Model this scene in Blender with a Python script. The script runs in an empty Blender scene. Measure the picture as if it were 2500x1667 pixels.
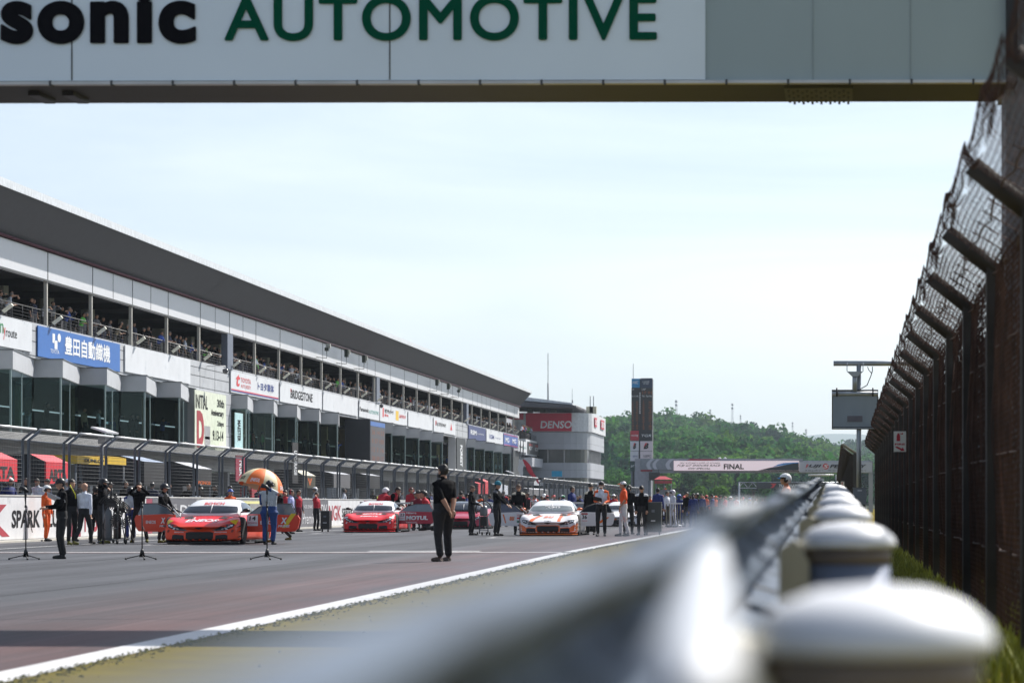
import bpy, bmesh, math, random
import numpy as np
from mathutils import Vector, Matrix, noise
from mathutils.bvhtree import BVHTree
random.seed(7); rng = np.random.default_rng(7)
R = math.radians
S = bpy.context.scene
col = S.collection
# ---------------------------------------------------------------- camera
F, VX, VY = 6500.0, 1990.0, 1232.0          # focal length and vanishing point in photo pixels (2500 wide)
cam = bpy.data.cameras.new('camera'); co = bpy.data.objects.new('camera', cam); col.objects.link(co)
cam.sensor_width = 36; cam.lens = F/2500*36
cam.shift_x = -(VX-1250)/2500; cam.shift_y = (VY-833.5)/2500
co.location = (0, 0, 1.0); co.rotation_euler = (R(90), 0, 0)
cam.clip_start = 0.05; cam.clip_end = 20000
cam.dof.use_dof = True; cam.dof.focus_distance = 74; cam.dof.aperture_fstop = 3.6; cam.dof.aperture_blades = 9
S.camera = co
# ---------------------------------------------------------------- light
SUN_EL, SUN_AZ = R(45), R(36)               # azimuth from +Y towards +X
w = bpy.data.worlds.new('World'); S.world = w; w.use_nodes = True
nt = w.node_tree; nt.nodes.clear(); N = nt.nodes.new; L = nt.links.new
sky = N('ShaderNodeTexSky'); sky.sky_type = 'NISHITA'; sky.sun_disc = False
sky.sun_elevation = SUN_EL; sky.sun_rotation = SUN_AZ; sky.altitude = 500; sky.air_density = 1.0; sky.dust_density = 1.6; sky.ozone_density = 3.5
tc = N('ShaderNodeTexCoord'); mp = N('ShaderNodeMapping'); mp.inputs['Scale'].default_value = (1.3, 1.3, 9)
nz = N('ShaderNodeTexNoise'); nz.inputs['Scale'].default_value = 2.2; nz.inputs['Detail'].default_value = 7; nz.inputs['Distortion'].default_value = .6
cr = N('ShaderNodeMapRange'); cr.inputs['From Min'].default_value = .34; cr.inputs['From Max'].default_value = .74; cr.inputs['To Min'].default_value = .3; cr.inputs['To Max'].default_value = .85
mx = N('ShaderNodeMix'); mx.data_type = 'RGBA'; hs = N('ShaderNodeHueSaturation'); hs.inputs['Saturation'].default_value = .36; hs.inputs['Value'].default_value = 1.56; L(sky.outputs[0], hs.inputs['Color']); L(hs.outputs[0], mx.inputs['B'])
bg = N('ShaderNodeBackground'); bg.inputs['Strength'].default_value = .080; wo = N('ShaderNodeOutputWorld')
L(tc.outputs['Generated'], mp.inputs[0]); L(mp.outputs[0], nz.inputs['Vector']); L(nz.outputs[0], cr.inputs['Value'])
L(cr.outputs[0], mx.inputs['Factor']); L(sky.outputs[0], mx.inputs['A']); L(mx.outputs['Result'], bg.inputs[0]); L(bg.outputs[0], wo.inputs[0])
sl = bpy.data.lights.new('sun', 'SUN'); sl.energy = 5.0; sl.angle = R(.6); sl.color = (1, .95, .88)
so = bpy.data.objects.new('sun', sl); col.objects.link(so)
sd = Vector((math.sin(SUN_AZ)*math.cos(SUN_EL), math.cos(SUN_AZ)*math.cos(SUN_EL), math.sin(SUN_EL)))
so.rotation_euler = sd.to_track_quat('Z', 'Y').to_euler(); so.location = (20, 20, 60)
S.view_settings.view_transform = 'Standard'; S.view_settings.look = 'None'; S.view_settings.gamma = 1; S.view_settings.exposure = 0.55
S.cycles.max_bounces = 7; S.cycles.transparent_max_bounces = 16; S.cycles.volume_bounces = 0
S.cycles.sample_clamp_indirect = 6
# ---------------------------------------------------------------- helpers
def P(px, py, Y): return Vector(((px-VX)/F*Y, Y, 1+(VY-py)/F*Y))
def GX(px, Y): return (px-VX)/F*Y
def GZ(py, Y): return 1+(VY-py)/F*Y
def YW(px, X): return X*F/(px-VX)
def YG(py): return F/(py-VY)
def srgb(r, g, b):
    f = lambda c: (c/255/12.92) if c/255 <= .04045 else ((c/255+.055)/1.055)**2.4
    return (f(r), f(g), f(b))
_m = {}
def M(name, c=(.5, .5, .5), rough=.6, metal=0., var=.12, scale=3., bump=0., emit=0., spec=.5, coat=0., stretch=None, dirt_or_shade=None, bscale=None):
    if name in _m: return _m[name]
    m = bpy.data.materials.new(name); _m[name] = m; m.use_nodes = True
    t = m.node_tree; b = t.nodes['Principled BSDF']
    b.inputs['Roughness'].default_value = rough; b.inputs['Metallic'].default_value = metal
    b.inputs['Specular IOR Level'].default_value = spec; b.inputs['Coat Weight'].default_value = coat
    c4 = (*c, 1)
    if var > 0 or bump > 0:
        tc = t.nodes.new('ShaderNodeTexCoord'); mp = t.nodes.new('ShaderNodeMapping')
        if stretch: mp.inputs['Scale'].default_value = stretch
        n = t.nodes.new('ShaderNodeTexNoise'); n.inputs['Scale'].default_value = scale; n.inputs['Detail'].default_value = 6
        t.links.new(tc.outputs['Object'], mp.inputs[0]); t.links.new(mp.outputs[0], n.inputs['Vector'])
        mr = t.nodes.new('ShaderNodeMapRange'); mr.inputs['From Min'].default_value = .3; mr.inputs['From Max'].default_value = .7
        mr.inputs['To Min'].default_value = 1-var; mr.inputs['To Max'].default_value = 1+var
        t.links.new(n.outputs[0], mr.inputs['Value'])
        mm = t.nodes.new('ShaderNodeMix'); mm.data_type = 'RGBA'; mm.blend_type = 'MULTIPLY'; mm.inputs['Factor'].default_value = 1
        mm.inputs['A'].default_value = c4
        t.links.new(mr.outputs[0], mm.inputs['B']); out = mm.outputs['Result']
        if dirt_or_shade:
            n2 = t.nodes.new('ShaderNodeTexNoise'); n2.inputs['Scale'].default_value = dirt_or_shade[1]; n2.inputs['Detail'].default_value = 8; n2.inputs['Roughness'].default_value = .65
            t.links.new(mp.outputs[0], n2.inputs['Vector'])
            r2 = t.nodes.new('ShaderNodeMapRange'); r2.inputs['From Min'].default_value = dirt_or_shade[2]; r2.inputs['From Max'].default_value = dirt_or_shade[2]+.15
            t.links.new(n2.outputs[0], r2.inputs['Value'])
            m2 = t.nodes.new('ShaderNodeMix'); m2.data_type = 'RGBA'; m2.inputs['B'].default_value = (*dirt_or_shade[0], 1)
            t.links.new(r2.outputs[0], m2.inputs['Factor']); t.links.new(out, m2.inputs['A']); out = m2.outputs['Result']
        t.links.new(out, b.inputs['Base Color'])
        if bump > 0:
            n3 = n
            if bscale:
                n3 = t.nodes.new('ShaderNodeTexNoise'); n3.inputs['Scale'].default_value = bscale; n3.inputs['Detail'].default_value = 4
                t.links.new(mp.outputs[0], n3.inputs['Vector'])
            bp = t.nodes.new('ShaderNodeBump'); bp.inputs['Strength'].default_value = bump; bp.inputs['Distance'].default_value = .02
            t.links.new(n3.outputs[0], bp.inputs['Height']); t.links.new(bp.outputs[0], b.inputs['Normal'])
    else:
        b.inputs['Base Color'].default_value = c4
    if emit > 0:
        b.inputs['Emission Color'].default_value = c4; b.inputs['Emission Strength'].default_value = emit
    return m
def glass(name, c, alpha, rough=.05):
    if name in _m: return _m[name]
    m = bpy.data.materials.new(name); _m[name] = m; m.use_nodes = True; t = m.node_tree; t.nodes.clear()
    o = t.nodes.new('ShaderNodeOutputMaterial'); tr = t.nodes.new('ShaderNodeBsdfTransparent'); tr.inputs[0].default_value = (*c, 1)
    g = t.nodes.new('ShaderNodeBsdfGlossy'); g.inputs['Roughness'].default_value = rough; g.inputs[0].default_value = (.72, .84, .86, 1)
    fr = t.nodes.new('ShaderNodeFresnel'); fr.inputs[0].default_value = 1.5
    a = t.nodes.new('ShaderNodeMath'); a.operation = 'ADD'; a.inputs[1].default_value = alpha
    x = t.nodes.new('ShaderNodeMixShader')
    t.links.new(fr.outputs[0], a.inputs[0]); t.links.new(a.outputs[0], x.inputs[0]); t.links.new(tr.outputs[0], x.inputs[1]); t.links.new(g.outputs[0], x.inputs[2]); t.links.new(x.outputs[0], o.inputs[0])
    return m
def meta(o, label=None, cat=None, group=None, kind=None):
    if label: o['label'] = label
    if cat: o['category'] = cat
    if group: o['group'] = group
    if kind: o['kind'] = kind
    return o
def empty(name, loc, label, cat, group=None, rz=0., sc=1.):
    o = bpy.data.objects.new(name, None); col.objects.link(o); o.location = loc; o.rotation_euler = (0, 0, rz); o.scale = (sc,)*3
    o.empty_display_size = .1
    return meta(o, label, cat, group)
def link(name, me, parent=None):
    o = bpy.data.objects.new(name, me); col.objects.link(o)
    if parent: o.parent = parent
    return o
def dup(o, parent=None):
    c = o.copy(); col.objects.link(c)
    if parent is not None: c.parent = parent
    for ch in o.children: dup(ch, c)
    return c
class MB:
    def __init__(s): s.v = []; s.f = []; s.m = []; s.mats = []; s.sm = []
    def mi(s, m):
        if m not in s.mats: s.mats.append(m)
        return s.mats.index(m)
    def add(s, vs, fs, m, smooth=False):
        b = len(s.v); i = s.mi(m); s.v += [tuple(v) for v in vs]
        for f in fs: s.f.append(tuple(b+k for k in f)); s.m.append(i); s.sm.append(smooth)
        return s
    def box(s, x0, x1, y0, y1, z0, z1, m, T=None):
        v = [(x, y, z) for z in (z0, z1) for y in (y0, y1) for x in (x0, x1)]
        if T is not None: v = [T @ Vector(p) for p in v]
        return s.add(v, [(0, 2, 3, 1), (4, 5, 7, 6), (0, 1, 5, 4), (2, 6, 7, 3), (0, 4, 6, 2), (1, 3, 7, 5)], m)
    def quad(s, a, b, c, d, m): return s.add([a, b, c, d], [(0, 1, 2, 3)], m)
    def loft(s, rings, m, smooth=True, caps=True, closed=True):
        n = len(rings[0]); vs = [p for r in rings for p in r]; fs = []
        for i in range(len(rings)-1):
            for j in range(n if closed else n-1):
                k = (j+1) % n; fs.append((i*n+j, i*n+k, (i+1)*n+k, (i+1)*n+j))
        if caps and closed: fs.append(tuple(range(n))[::-1]); fs.append(tuple((len(rings)-1)*n+j for j in range(n)))
        return s.add(vs, fs, m, smooth)
    def tube(s, pts, r, m, n=8, smooth=True, flat=1.):
        pts = [Vector(p) for p in pts]; rs = r if isinstance(r, (list, tuple)) else [r]*len(pts); rings = []; up = Vector((0, 0, 1))
        for i, p in enumerate(pts):
            d = (pts[min(i+1, len(pts)-1)]-pts[max(i-1, 0)]).normalized()
            a = d.cross(up)
            if a.length < .05: a = d.cross(Vector((0, 1, 0)))
            a.normalize(); b = a.cross(d)
            rings.append([p+(a*math.cos(t)+b*flat*math.sin(t))*rs[i] for t in [2*math.pi*k/n for k in range(n)]])
        return s.loft(rings, m, smooth)
    def lathe(s, prof, c, m, n=20, axis='z', smooth=True):
        c = Vector(c); rings = []
        for r, z in prof:
            ring = []
            for k in range(n):
                t = 2*math.pi*k/n; x, y = r*math.cos(t), r*math.sin(t)
                ring.append(c+(Vector((x, y, z)) if axis == 'z' else Vector((z, x, y)) if axis == 'x' else Vector((y, z, x))))
            rings.append(ring)
        return s.loft(rings, m, smooth)
    def prism(s, poly, a, ext, m, fn):   # poly 2d points, fn(u,v,w)->xyz
        n = len(poly); vs = [fn(u, v, a) for u, v in poly]+[fn(u, v, ext) for u, v in poly]
        return s.add(vs, [tuple(range(n))[::-1], tuple(range(n, 2*n))]+[(i, (i+1) % n, n+(i+1) % n, n+i) for i in range(n)], m)
    def mesh(s, name):
        me = bpy.data.meshes.new(name); me.from_pydata(s.v, [], s.f)
        for m in s.mats: me.materials.append(m)
        if s.f:
            me.polygons.foreach_set('material_index', s.m); me.polygons.foreach_set('use_smooth', s.sm)
        bm = bmesh.new(); bm.from_mesh(me); bmesh.ops.recalc_face_normals(bm, faces=bm.faces); bm.to_mesh(me); bm.free()
        me.update(); return me
    def build(s, name, parent=None): return link(name, s.mesh(name), parent)
# scratch scene where text and bodies are evaluated
TMP = bpy.data.scenes.new('scratch')
def bake(o):
    TMP.collection.objects.link(o); vl = TMP.view_layers[0]; vl.update(); dg = vl.depsgraph; dg.update()
    me = bpy.data.meshes.new_from_object(o.evaluated_get(dg), preserve_all_data_layers=False, depsgraph=dg)
    TMP.collection.objects.unlink(o); d = o.data; bpy.data.objects.remove(o)
    (bpy.data.curves if isinstance(d, bpy.types.Curve) else bpy.data.meshes).remove(d)
    return me
_tc = {}
def text2d(s, bold=0., shear=0., spacing=1., line=1., res=3):
    k = (s, bold, shear, spacing, line, res)
    if k in _tc: return _tc[k]
    cu = bpy.data.curves.new('t', 'FONT'); cu.body = s; cu.offset = bold; cu.shear = shear; cu.resolution_u = res; cu.space_character = spacing; cu.space_line = line; cu.align_x = 'CENTER'
    me = bake(bpy.data.objects.new('t', cu))
    v = np.array([x.co[:2] for x in me.vertices]) if len(me.vertices) else np.zeros((1, 2)); f = [tuple(p.vertices) for p in me.polygons]
    bpy.data.meshes.remove(me)
    lo, hi = v.min(0), v.max(0); v = (v-(lo+hi)/2)/np.maximum(hi-lo, 1e-6)
    _tc[k] = (v, f); return _tc[k]
def text(s, c, wd, ht, mat, parent=None, u=(1, 0, 0), v=(0, 0, 1), bold=0., shear=0., spacing=1., line=1., name='lettering', mb=None, thick=0., res=3):
    """lettering filling a wd x ht box centred on c, lying in the plane u,v"""
    V, f = text2d(s, bold, shear, spacing, line, res); c = Vector(c); u = Vector(u).normalized(); v = Vector(v).normalized()
    b = mb or MB(); n_ = u.cross(v).normalized()
    for k in range(8 if thick else 1):
        o_ = (u*math.cos(k*math.pi/4)+v*math.sin(k*math.pi/4))*thick+n_*(.0006*k if thick else 0)
        b.add([c+o_+u*(p[0]*wd)+v*(p[1]*ht) for p in V], f, mat)
    return None if mb else b.build(name, parent)
EX, EY, EZ = (1, 0, 0), (0, 1, 0), (0, 0, 1)
# ---------------------------------------------------------------- shared materials
black = M('black_fabric', (.0045, .0045, .006), .9, var=.3, scale=8, spec=.12)
blk = M('black_plastic', (.012, .012, .013), .45, var=.2)
steel = M('galvanised_steel', (.42, .44, .47), .42, .7, var=.15, scale=6)
greyst = M('grey_painted_steel', (.13, .15, .18), .55, .2, var=.15)
white = M('white_paint', (.78, .79, .8), .45, var=.05)
red = M('red_paint', (.55, .012, .02), .35)
orange = M('orange_fabric', (.75, .11, .01), .75, var=.1)
skin = M('skin', (.42, .23, .15), .55, var=.1, scale=12)
# ================================================================ GROUND, TRACK
def sheet(name, pts, z, m, kind='structure'):
    b = MB(); b.add([(x, y, z) for x, y in pts], [tuple(range(len(pts)))], m); o = b.build(name); meta(o, kind=kind); return o
gm = M('dry_ground', (.10, .12, .045), .95, spec=.05, var=.35, scale=.25, bump=.3)
b = MB(); b.quad((-3500, -60, 0), (3500, -60, 0), (3500, 9000, 0), (-3500, 9000, 0), gm); meta(b.build('ground'), kind='structure')
asm = bpy.data.materials.new('asphalt'); asm.use_nodes = True; t = asm.node_tree; pb = t.nodes['Principled BSDF']; pb.inputs['Roughness'].default_value = .68; pb.inputs['Specular IOR Level'].default_value = .3
tc = t.nodes.new('ShaderNodeTexCoord')
def tn(sc, stretch=(1, 1, 1), det=6):
    mp = t.nodes.new('ShaderNodeMapping'); mp.inputs['Scale'].default_value = stretch; n = t.nodes.new('ShaderNodeTexNoise'); n.inputs['Scale'].default_value = sc; n.inputs['Detail'].default_value = det
    t.links.new(tc.outputs['Object'], mp.inputs[0]); t.links.new(mp.outputs[0], n.inputs['Vector']); return n.outputs[0]
def mr(a, f0, f1, t0, t1):
    x = t.nodes.new('ShaderNodeMapRange'); t.links.new(a, x.inputs['Value'])
    for k, q in zip(('From Min', 'From Max', 'To Min', 'To Max'), (f0, f1, t0, t1)): x.inputs[k].default_value = q
    return x.outputs[0]
def mmul(a, bb):
    x = t.nodes.new('ShaderNodeMath'); x.operation = 'MULTIPLY'; t.links.new(a, x.inputs[0])
    if isinstance(bb, float): x.inputs[1].default_value = bb
    else: t.links.new(bb, x.inputs[1])
    return x.outputs[0]
v = mmul(mr(tn(.9, (1.2, .04, 1)), .3, .7, .60, 1.4), mr(tn(60), .3, .7, .75, 1.25)); v = mmul(v, mr(tn(.25), .3, .7, .88, 1.12)); v = mmul(v, mr(tn(5, (3, .02, 1), 3), .35, .65, .78, 1.15)); v = mmul(v, mr(tn(.5, (1.6, .04, 1), 5), .56, .66, 1.0, .72)); v = mmul(v, mr(tn(14, (1, 1, 1), 2), .68, .72, 1.0, .6))
xs = t.nodes.new('ShaderNodeSeparateXYZ'); t.links.new(tc.outputs['Object'], xs.inputs[0])
edge = mr(xs.outputs[0], -8.5, -5.3, 0, 1)      # reddish foreground blur put into the asphalt colour along the right edge
edge = mmul(edge, mr(tn(1.2, (1, .3, 1)), .3, .6, .5, 1.0))
mxx = t.nodes.new('ShaderNodeMix'); mxx.data_type = 'RGBA'; mxx.inputs['A'].default_value = (.060, .063, .072, 1); mxx.inputs['B'].default_value = (.092, .049, .048, 1); t.links.new(edge, mxx.inputs['Factor'])
m2 = t.nodes.new('ShaderNodeMix'); m2.data_type = 'RGBA'; m2.blend_type = 'MULTIPLY'; m2.inputs['Factor'].default_value = 1; t.links.new(mxx.outputs['Result'], m2.inputs['A']); t.links.new(v, m2.inputs['B']); t.links.new(m2.outputs['Result'], pb.inputs['Base Color'])
bp = t.nodes.new('ShaderNodeBump'); bp.inputs['Strength'].default_value = .35; bp.inputs['Distance'].default_value = .006; t.links.new(tn(90), bp.inputs['Height']); t.links.new(bp.outputs[0], pb.inputs['Normal'])
EDGE = [(-4.45, -10), (-4.55, 15), (-4.62, 26), (-5.02, 57), (-4.95, 110), (-4.9, 900)]
b = MB(); ys = [-10, 15, 26, 57, 110, 900]
for i in range(5):
    (x0, y0), (x1, y1) = EDGE[i], EDGE[i+1]
    b.quad((-33.4, y0, .004), (x0-.1, y0, .004), (x1-.1, y1, .004), (-33.4, y1, .004), asm)
meta(b.build('race_track'), kind='structure')
b = MB(); sm_ = M('tar_seam', (.02, .02, .022), .5)
for x_, w_ in ((-8.9, .025), (-12.9, .03), (-17.0, .025)): b.quad((x_, 12, .0062), (x_+w_, 12, .0062), (x_+w_-.4, 330, .0062), (x_-.4, 330, .0062), sm_)
for y_ in (23.5, 38.2, 61.3): b.quad((-17, y_, .0068), (-5.2, y_-.3, .0068), (-5.2, y_-.27, .0068), (-17, y_+.03, .0068), sm_)
meta(b.build('track_seams'), kind='structure')
paint = M('road_paint', (.62, .62, .62), .6, var=.12, scale=3, dirt_or_shade=((.25, .24, .24), 9, .62))
b = MB()
for i in range(5):
    (x0, y0), (x1, y1) = EDGE[i], EDGE[i+1]
    b.quad((x0-.3, y0, .009), (x0, y0, .009), (x1, y1, .009), (x1-.3, y1, .009), paint)
meta(b.build('edge_line'), kind='structure')
thin = M('worn_paint', (.5, .5, .5), .6, var=.2, scale=3, dirt_or_shade=((.16, .16, .17), 6, .5)); rthin = M('worn_red_paint', (.16, .075, .07), .6, var=.2)
b = MB()
b.quad((-20.9, 55.6, .009), (-5.1, 55.6, .009), (-5.1, 56.1, .009), (-20.9, 56.1, .009), thin)
b.quad((-20.9, 55.1, .009), (-5.1, 55.1, .009), (-5.1, 55.5, .009), (-20.9, 55.5, .009), rthin)
b.quad((-9.6, 57.0, .009), (-7.2, 57.0, .009), (-7.2, 57.5, .009), (-9.6, 57.5, .009), paint)
for i, (x, y) in enumerate([(-15.4, 65.9), (-8.58, 80.0), (-16.1, 91.5), (-8.7, 110), (-16, 120), (-8.7, 142), (-16, 148)]):
    b.box(x-1.3, x+1.3, y-.15, y+.15, .0085, .009, thin)
    b.quad((x-1.3, y, .0094), (x-1.1, y, .0094), (x-1.1, y+1.5, .0094), (x-1.3, y+1.5, .0094), thin)
b.quad((-18.0, 40, .009), (-17.85, 40, .009), (-18.6, 76, .009), (-18.75, 76, .009), thin); b.quad((-18.75, 76, .009), (-18.6, 76, .009), (-18.9, 330, .009), (-19.05, 330, .009), thin)
meta(b.build('grid_markings'), kind='structure')
# grass verge
vgm = M('verge_turf', (.150, .118, .010), .95, spec=.04, var=.12, scale=1.6, bump=.12, dirt_or_shade=((.135, .105, .025), 2.5, .5), bscale=30)
b = MB()
for i in range(5):
    (x0, y0), (x1, y1) = EDGE[i], EDGE[i+1]
    b.quad((x0-.02, y0, .006), (14, y0, .006), (14, y1, .006), (x1-.02, y1, .006), vgm)
meta(b.build('verge'), kind='structure')
def blades(name, n, fx, hmin, hmax, m, kind='stuff'):
    vs = []; fs = []
    for i in range(n):
        x, y = fx(); h = random.uniform(hmin, hmax); a = random.uniform(0, 6.28); wv = random.uniform(.006, .016)*(1+y/40); lx, ly = random.gauss(0, .3)*h, random.gauss(0, .3)*h
        k = len(vs); vs += [(x-wv*math.cos(a), y-wv*math.sin(a), .005), (x+wv*math.cos(a), y+wv*math.sin(a), .005), (x+lx, y+ly, h)]; fs.append((k, k+1, k+2))
    me = bpy.data.meshes.new(name); me.from_pydata(vs, [], fs); me.materials.append(m); o = link(name, me); meta(o, kind=kind); return o
g1 = M('short_grass', (.16, .15, .018), .95, var=.2, scale=1.5, spec=.05); g2 = M('tall_grass', (.24, .26, .03), .7, var=.5, scale=4)
def fx1():
    y = 13+(random.random()**1.5)*60; k = np.interp(y, [15, 26, 57, 110], [-4.55, -4.62, -5.02, -4.95]); return (k-.04+abs(random.gauss(0, .12)) if random.random() < .93 else random.uniform(k, k+3.2)), y
meta(blades('verge_grass', 3500, fx1, .008, .028, g1), 'short yellow green grass beside the white edge line', 'grass')
def fx2():
    y = random.uniform(14, 75); return random.uniform(.35+.006*y, 1.9+.012*y), y
meta(blades('long_grass', 26000, fx2, .05, .22, g2), 'longer green grass between the guardrail posts and the rusty fence', 'grass')
# ================================================================ PIT WALL + DEBRIS FENCE
WX = -21.5
conc = M('white_concrete', (.55, .55, .54), .8, var=.12, scale=1.5, dirt_or_shade=((.3, .29, .28), 3, .6)); concg = M('wall_grey', (.11, .11, .125), .7, var=.12)
burg = M('wall_burgundy', (.26, .03, .06), .6, var=.1); plugr = M('dark_red_letters', (.33, .02, .035), .6); dk = M('letter_black', (.01, .01, .012), .7, var=0, spec=.15); lg = M('letter_light', (.6, .6, .62), .6, var=0)
wall = empty('pit_wall', (WX, 40, 0), 'long low pit wall with white, grey and burgundy advertising panels', 'wall')
def onw(o): o.location = (-WX, -40, 0); return o    # children are modelled in world coordinates
b = MB(); b.box(WX-.35, WX, 40, 330, 0, 1.23, conc); b.box(WX-.4, WX+.03, 40, 330, 1.232, 1.27, M('wall_cap', (.5, .49, .47), .8)); b.box(WX+.002, WX+.35, 40, 330, 0, .05, M('wall_foot', (.45, .43, .38), .9)); onw(b.build('wall_body', wall))
def panel(p0, p1, mat, words):
    y0, y1 = YW(p0, WX), YW(p1, WX); b = MB(); b.box(WX+.004, WX+.012, y0, y1, .08, 1.2, mat); onw(b.build('ad_panel', wall))
    for (s_, q0, q1, z0, z1, m_, bold, sh) in words:
        a, c = YW(q0, WX), YW(q1, WX); onw(text(s_, (WX+.02, (a+c)/2, (z0+z1)/2), c-a, z1-z0, m_, wall, EY, EZ, bold, sh))
pw = M('panel_white', (.6, .6, .61), .65, var=.1, scale=2, dirt_or_shade=((.35, .35, .36), 2.2, .62))
panel(-330, 172, pw, [('NGK', -210, 22, .15, 1.02, plugr, .02, 0), ('SPARK', 27, 96, .38, .86, dk, .03, .05), ('PLUGS', 104, 168, .38, .86, dk, .03, .05)])
panel(172.5, 196, burg, [('N', 176, 192, .2, 1.0, lg, .02, 0)])
panel(196.5, 356, pw, [('NGK', 205, 252, .2, 1.02, plugr, .02, 0), ('SPARK PLUGS', 256, 350, .38, .86, dk, .02, .05)])
panel(356.5, 371, burg, [('R', 358, 370, .2, 1.0, lg, .01, 0)])
panel(371.5, 478, concg, [('NGK SPARK PLUGS', 384, 430, .88, 1.02, lg, 0, 0), ('DV', 437, 476, .6, 1.0, lg, .02, .1), ('Premium RX', 384, 470, .16, .45, lg, 0, 0)])
M('wall_planks', (.2, .2, .2), .8)
panel(478.5, 722, M('wall_bare', (.24, .24, .24), .8, var=.2, scale=2), [])
panel(722.5, 800, concg, [('NGK SPARK', 741, 762, .85, 1.0, lg, 0, 0), ('DV', 782, 797, .6, 1.02, lg, .01, .1), ('Premium RX', 738, 792, .2, .66, lg, 0, 0)])
panel(800.5, 888, pw, [('NGK', 802, 832, .3, .98, plugr, .02, 0), ('SPARK PLUG', 834, 884, .45, .85, dk, .02, .05)])
panel(888.5, 940, burg, [('NITERRA', 892, 936, .4, .8, lg, 0, 0)])
for i, q in enumerate(range(941, 1700, 60)):
    k = (pw, concg, burg)[i % 3]; panel(q, min(q+59, 1650), k, [(('NGK SPARK PLUG', 'DV Premium RX', 'NITERRA')[i % 3], q+4, q+54, .35, .9, (plugr, lg, lg)[i % 3], 0, 0)])
# fence panels, 4 m long each
PS = 4.0
wire = M('fence_wire', (.12, .125, .13), .7, 0, var=.1, spec=.2)
def pit_panel():
    r = empty('debris_fence', (0, 0, 0), 'grey steel debris fence section with a forward bent top standing on the pit wall', 'fence', 'debris fence panels on the pit wall')
    prof = [(0, 1.27), (0, 2.78), (.34, 3.06)]; L0, L1 = .28, PS-.28
    for yy in (L0, L1):
        b = MB(); b.tube([(x, yy, z) for x, z in prof], .045, greyst, 8); b.box(-.1, .1, yy-.1, yy+.1, 1.272, 1.32, greyst); b.build('post', r)
    b = MB(); b.tube([(.34, L0-.1, 3.07), (.34, L1+.1, 3.07)], .032, M('bright_galvanised', (.65, .66, .66), .35, .4), 8); b.build('top_rail', r)
    b = MB(); b.tube([(0, L0, 2.76), (0, L1, 2.76)], .018, greyst, 6)
    for i in range(13):
        z = 1.38+i*.108; b.tube([(0, L0, z), (0, L1, z)], .004, wire, 4)
    for k in range(9):
        x, z = .34*k/8, 2.78+.28*k/8; b.tube([(x, L0, z), (x, L1, z)], .006, wire, 4)
    for k in range(70):
        y = L0+(L1-L0)*k/69; b.tube([(0, y, 2.78), (.34, y, 3.06)], .0022, wire, 3)
        if k % 3 == 0: b.tube([(0, y, 1.35), (0, y, 2.78)], .003, wire, 3)
    b.build('wire_infill', r); return r
pp = pit_panel(); y = YW(-40, WX)-.0; first = True
BASE = YW(78.6, WX)
for i in range(-3, 64):
    yy = BASE+PS*i
    if abs(yy-205) < 3.0: continue          # gap in the fence
    o = pp if first else dup(pp); first = False; o.location = (WX-.18, yy, 0)
# ================================================================ PIT BUILDING
BX = -33.0; MOD = 7.1
panelw = M('metal_cladding', (.62, .63, .66), .5, .15, var=.08, scale=6, stretch=(1, 6, .25)); panelg = M('grey_cladding', (.44, .455, .48), .55, .1, var=.07, scale=1.5)
soff = M('roof_soffit', (.085, .085, .095), .7, var=.05); roofw = M('roof_edge_metal', (.62, .65, .68), .5, .2, var=.18, scale=3, stretch=(1, 3, 1)); gut = M('gutter_maroon', (.12, .045, .06), .4, .4)
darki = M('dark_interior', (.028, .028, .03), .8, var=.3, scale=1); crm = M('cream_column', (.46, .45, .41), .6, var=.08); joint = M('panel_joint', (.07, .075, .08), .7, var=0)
winT = glass('bay_glass', (.30, .40, .40), .015, .03); bluep = M('blue_grey_pillar', (.13, .15, .2), .5)
Y0, Y1 = 86.0, 296.9
bd = empty('pit_building', (BX, 200, 0), 'long white and grey three storey pit building with dark overhanging roof', 'building')
def inb(o, base=bd): o.location = tuple(-c for c in base.location); return o
def grid_mod(): 
    k = math.ceil((Y0-150)/MOD); r = []
    while 150+k*MOD < Y1-.5: r.append(150+k*MOD); k += 1
    return r
mods = grid_mod()
b = MB()   # roof wedge
EXv = -31.65
poly = [(BX, 11.98), (EXv, 13.42), (EXv, 13.68), (BX-6, 14.2), (BX-14, 13.4), (BX-14, 11.98)]
b.prism(poly, Y0, Y1+.15, soff, lambda u, v, w_: (u, w_, v)); inb(b.build('roof', bd))
b = MB(); b.box(EXv+.003, EXv+.06, Y0, Y1+.2, 13.40, 13.72, roofw)
b.add([(EXv+.05, Y0, 13.72), (EXv+.05, Y1, 13.72), (BX-5.9, Y1, 14.23), (BX-5.9, Y0, 14.23)], [(0, 1, 2, 3)], roofw); inb(b.build('eaves_flashing', bd))
b = MB(); b.tube([(BX+.1, Y0, 11.93), (BX+.1, Y1, 11.93)], .07, gut, 6); inb(b.build('gutter', bd))
b = MB()
for k in range(5):
    yy = 93+k*49.5; b.add([(BX+.05, yy, 11.99), (EXv-.01, yy+1.6, 13.40), (EXv-.01, yy+1.72, 13.40), (BX+.05, yy+.12, 11.99)], [(0, 1, 2, 3)], joint)
inb(b.build('soffit_joints', bd))
# upper white band
b = MB(); b.box(BX-.3, BX, Y0, Y1, 10.62, 11.85, panelw); inb(b.build('upper_cladding', bd))
b = MB()
for y in mods:
    b.box(BX+.002, BX+.012, y-.04, y+.04, 10.62, 11.86, joint)
b.box(BX+.003, BX+.03, Y0, Y1, 10.58, 10.66, joint)
rr = random.Random(3)
for y in mods:
    if rr.random() < .35: b.box(BX+.002, BX+.01, y+MOD/2-.025, y+MOD/2+.025, 10.66, 11.86, joint)
inb(b.build('cladding_joints', bd))
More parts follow.
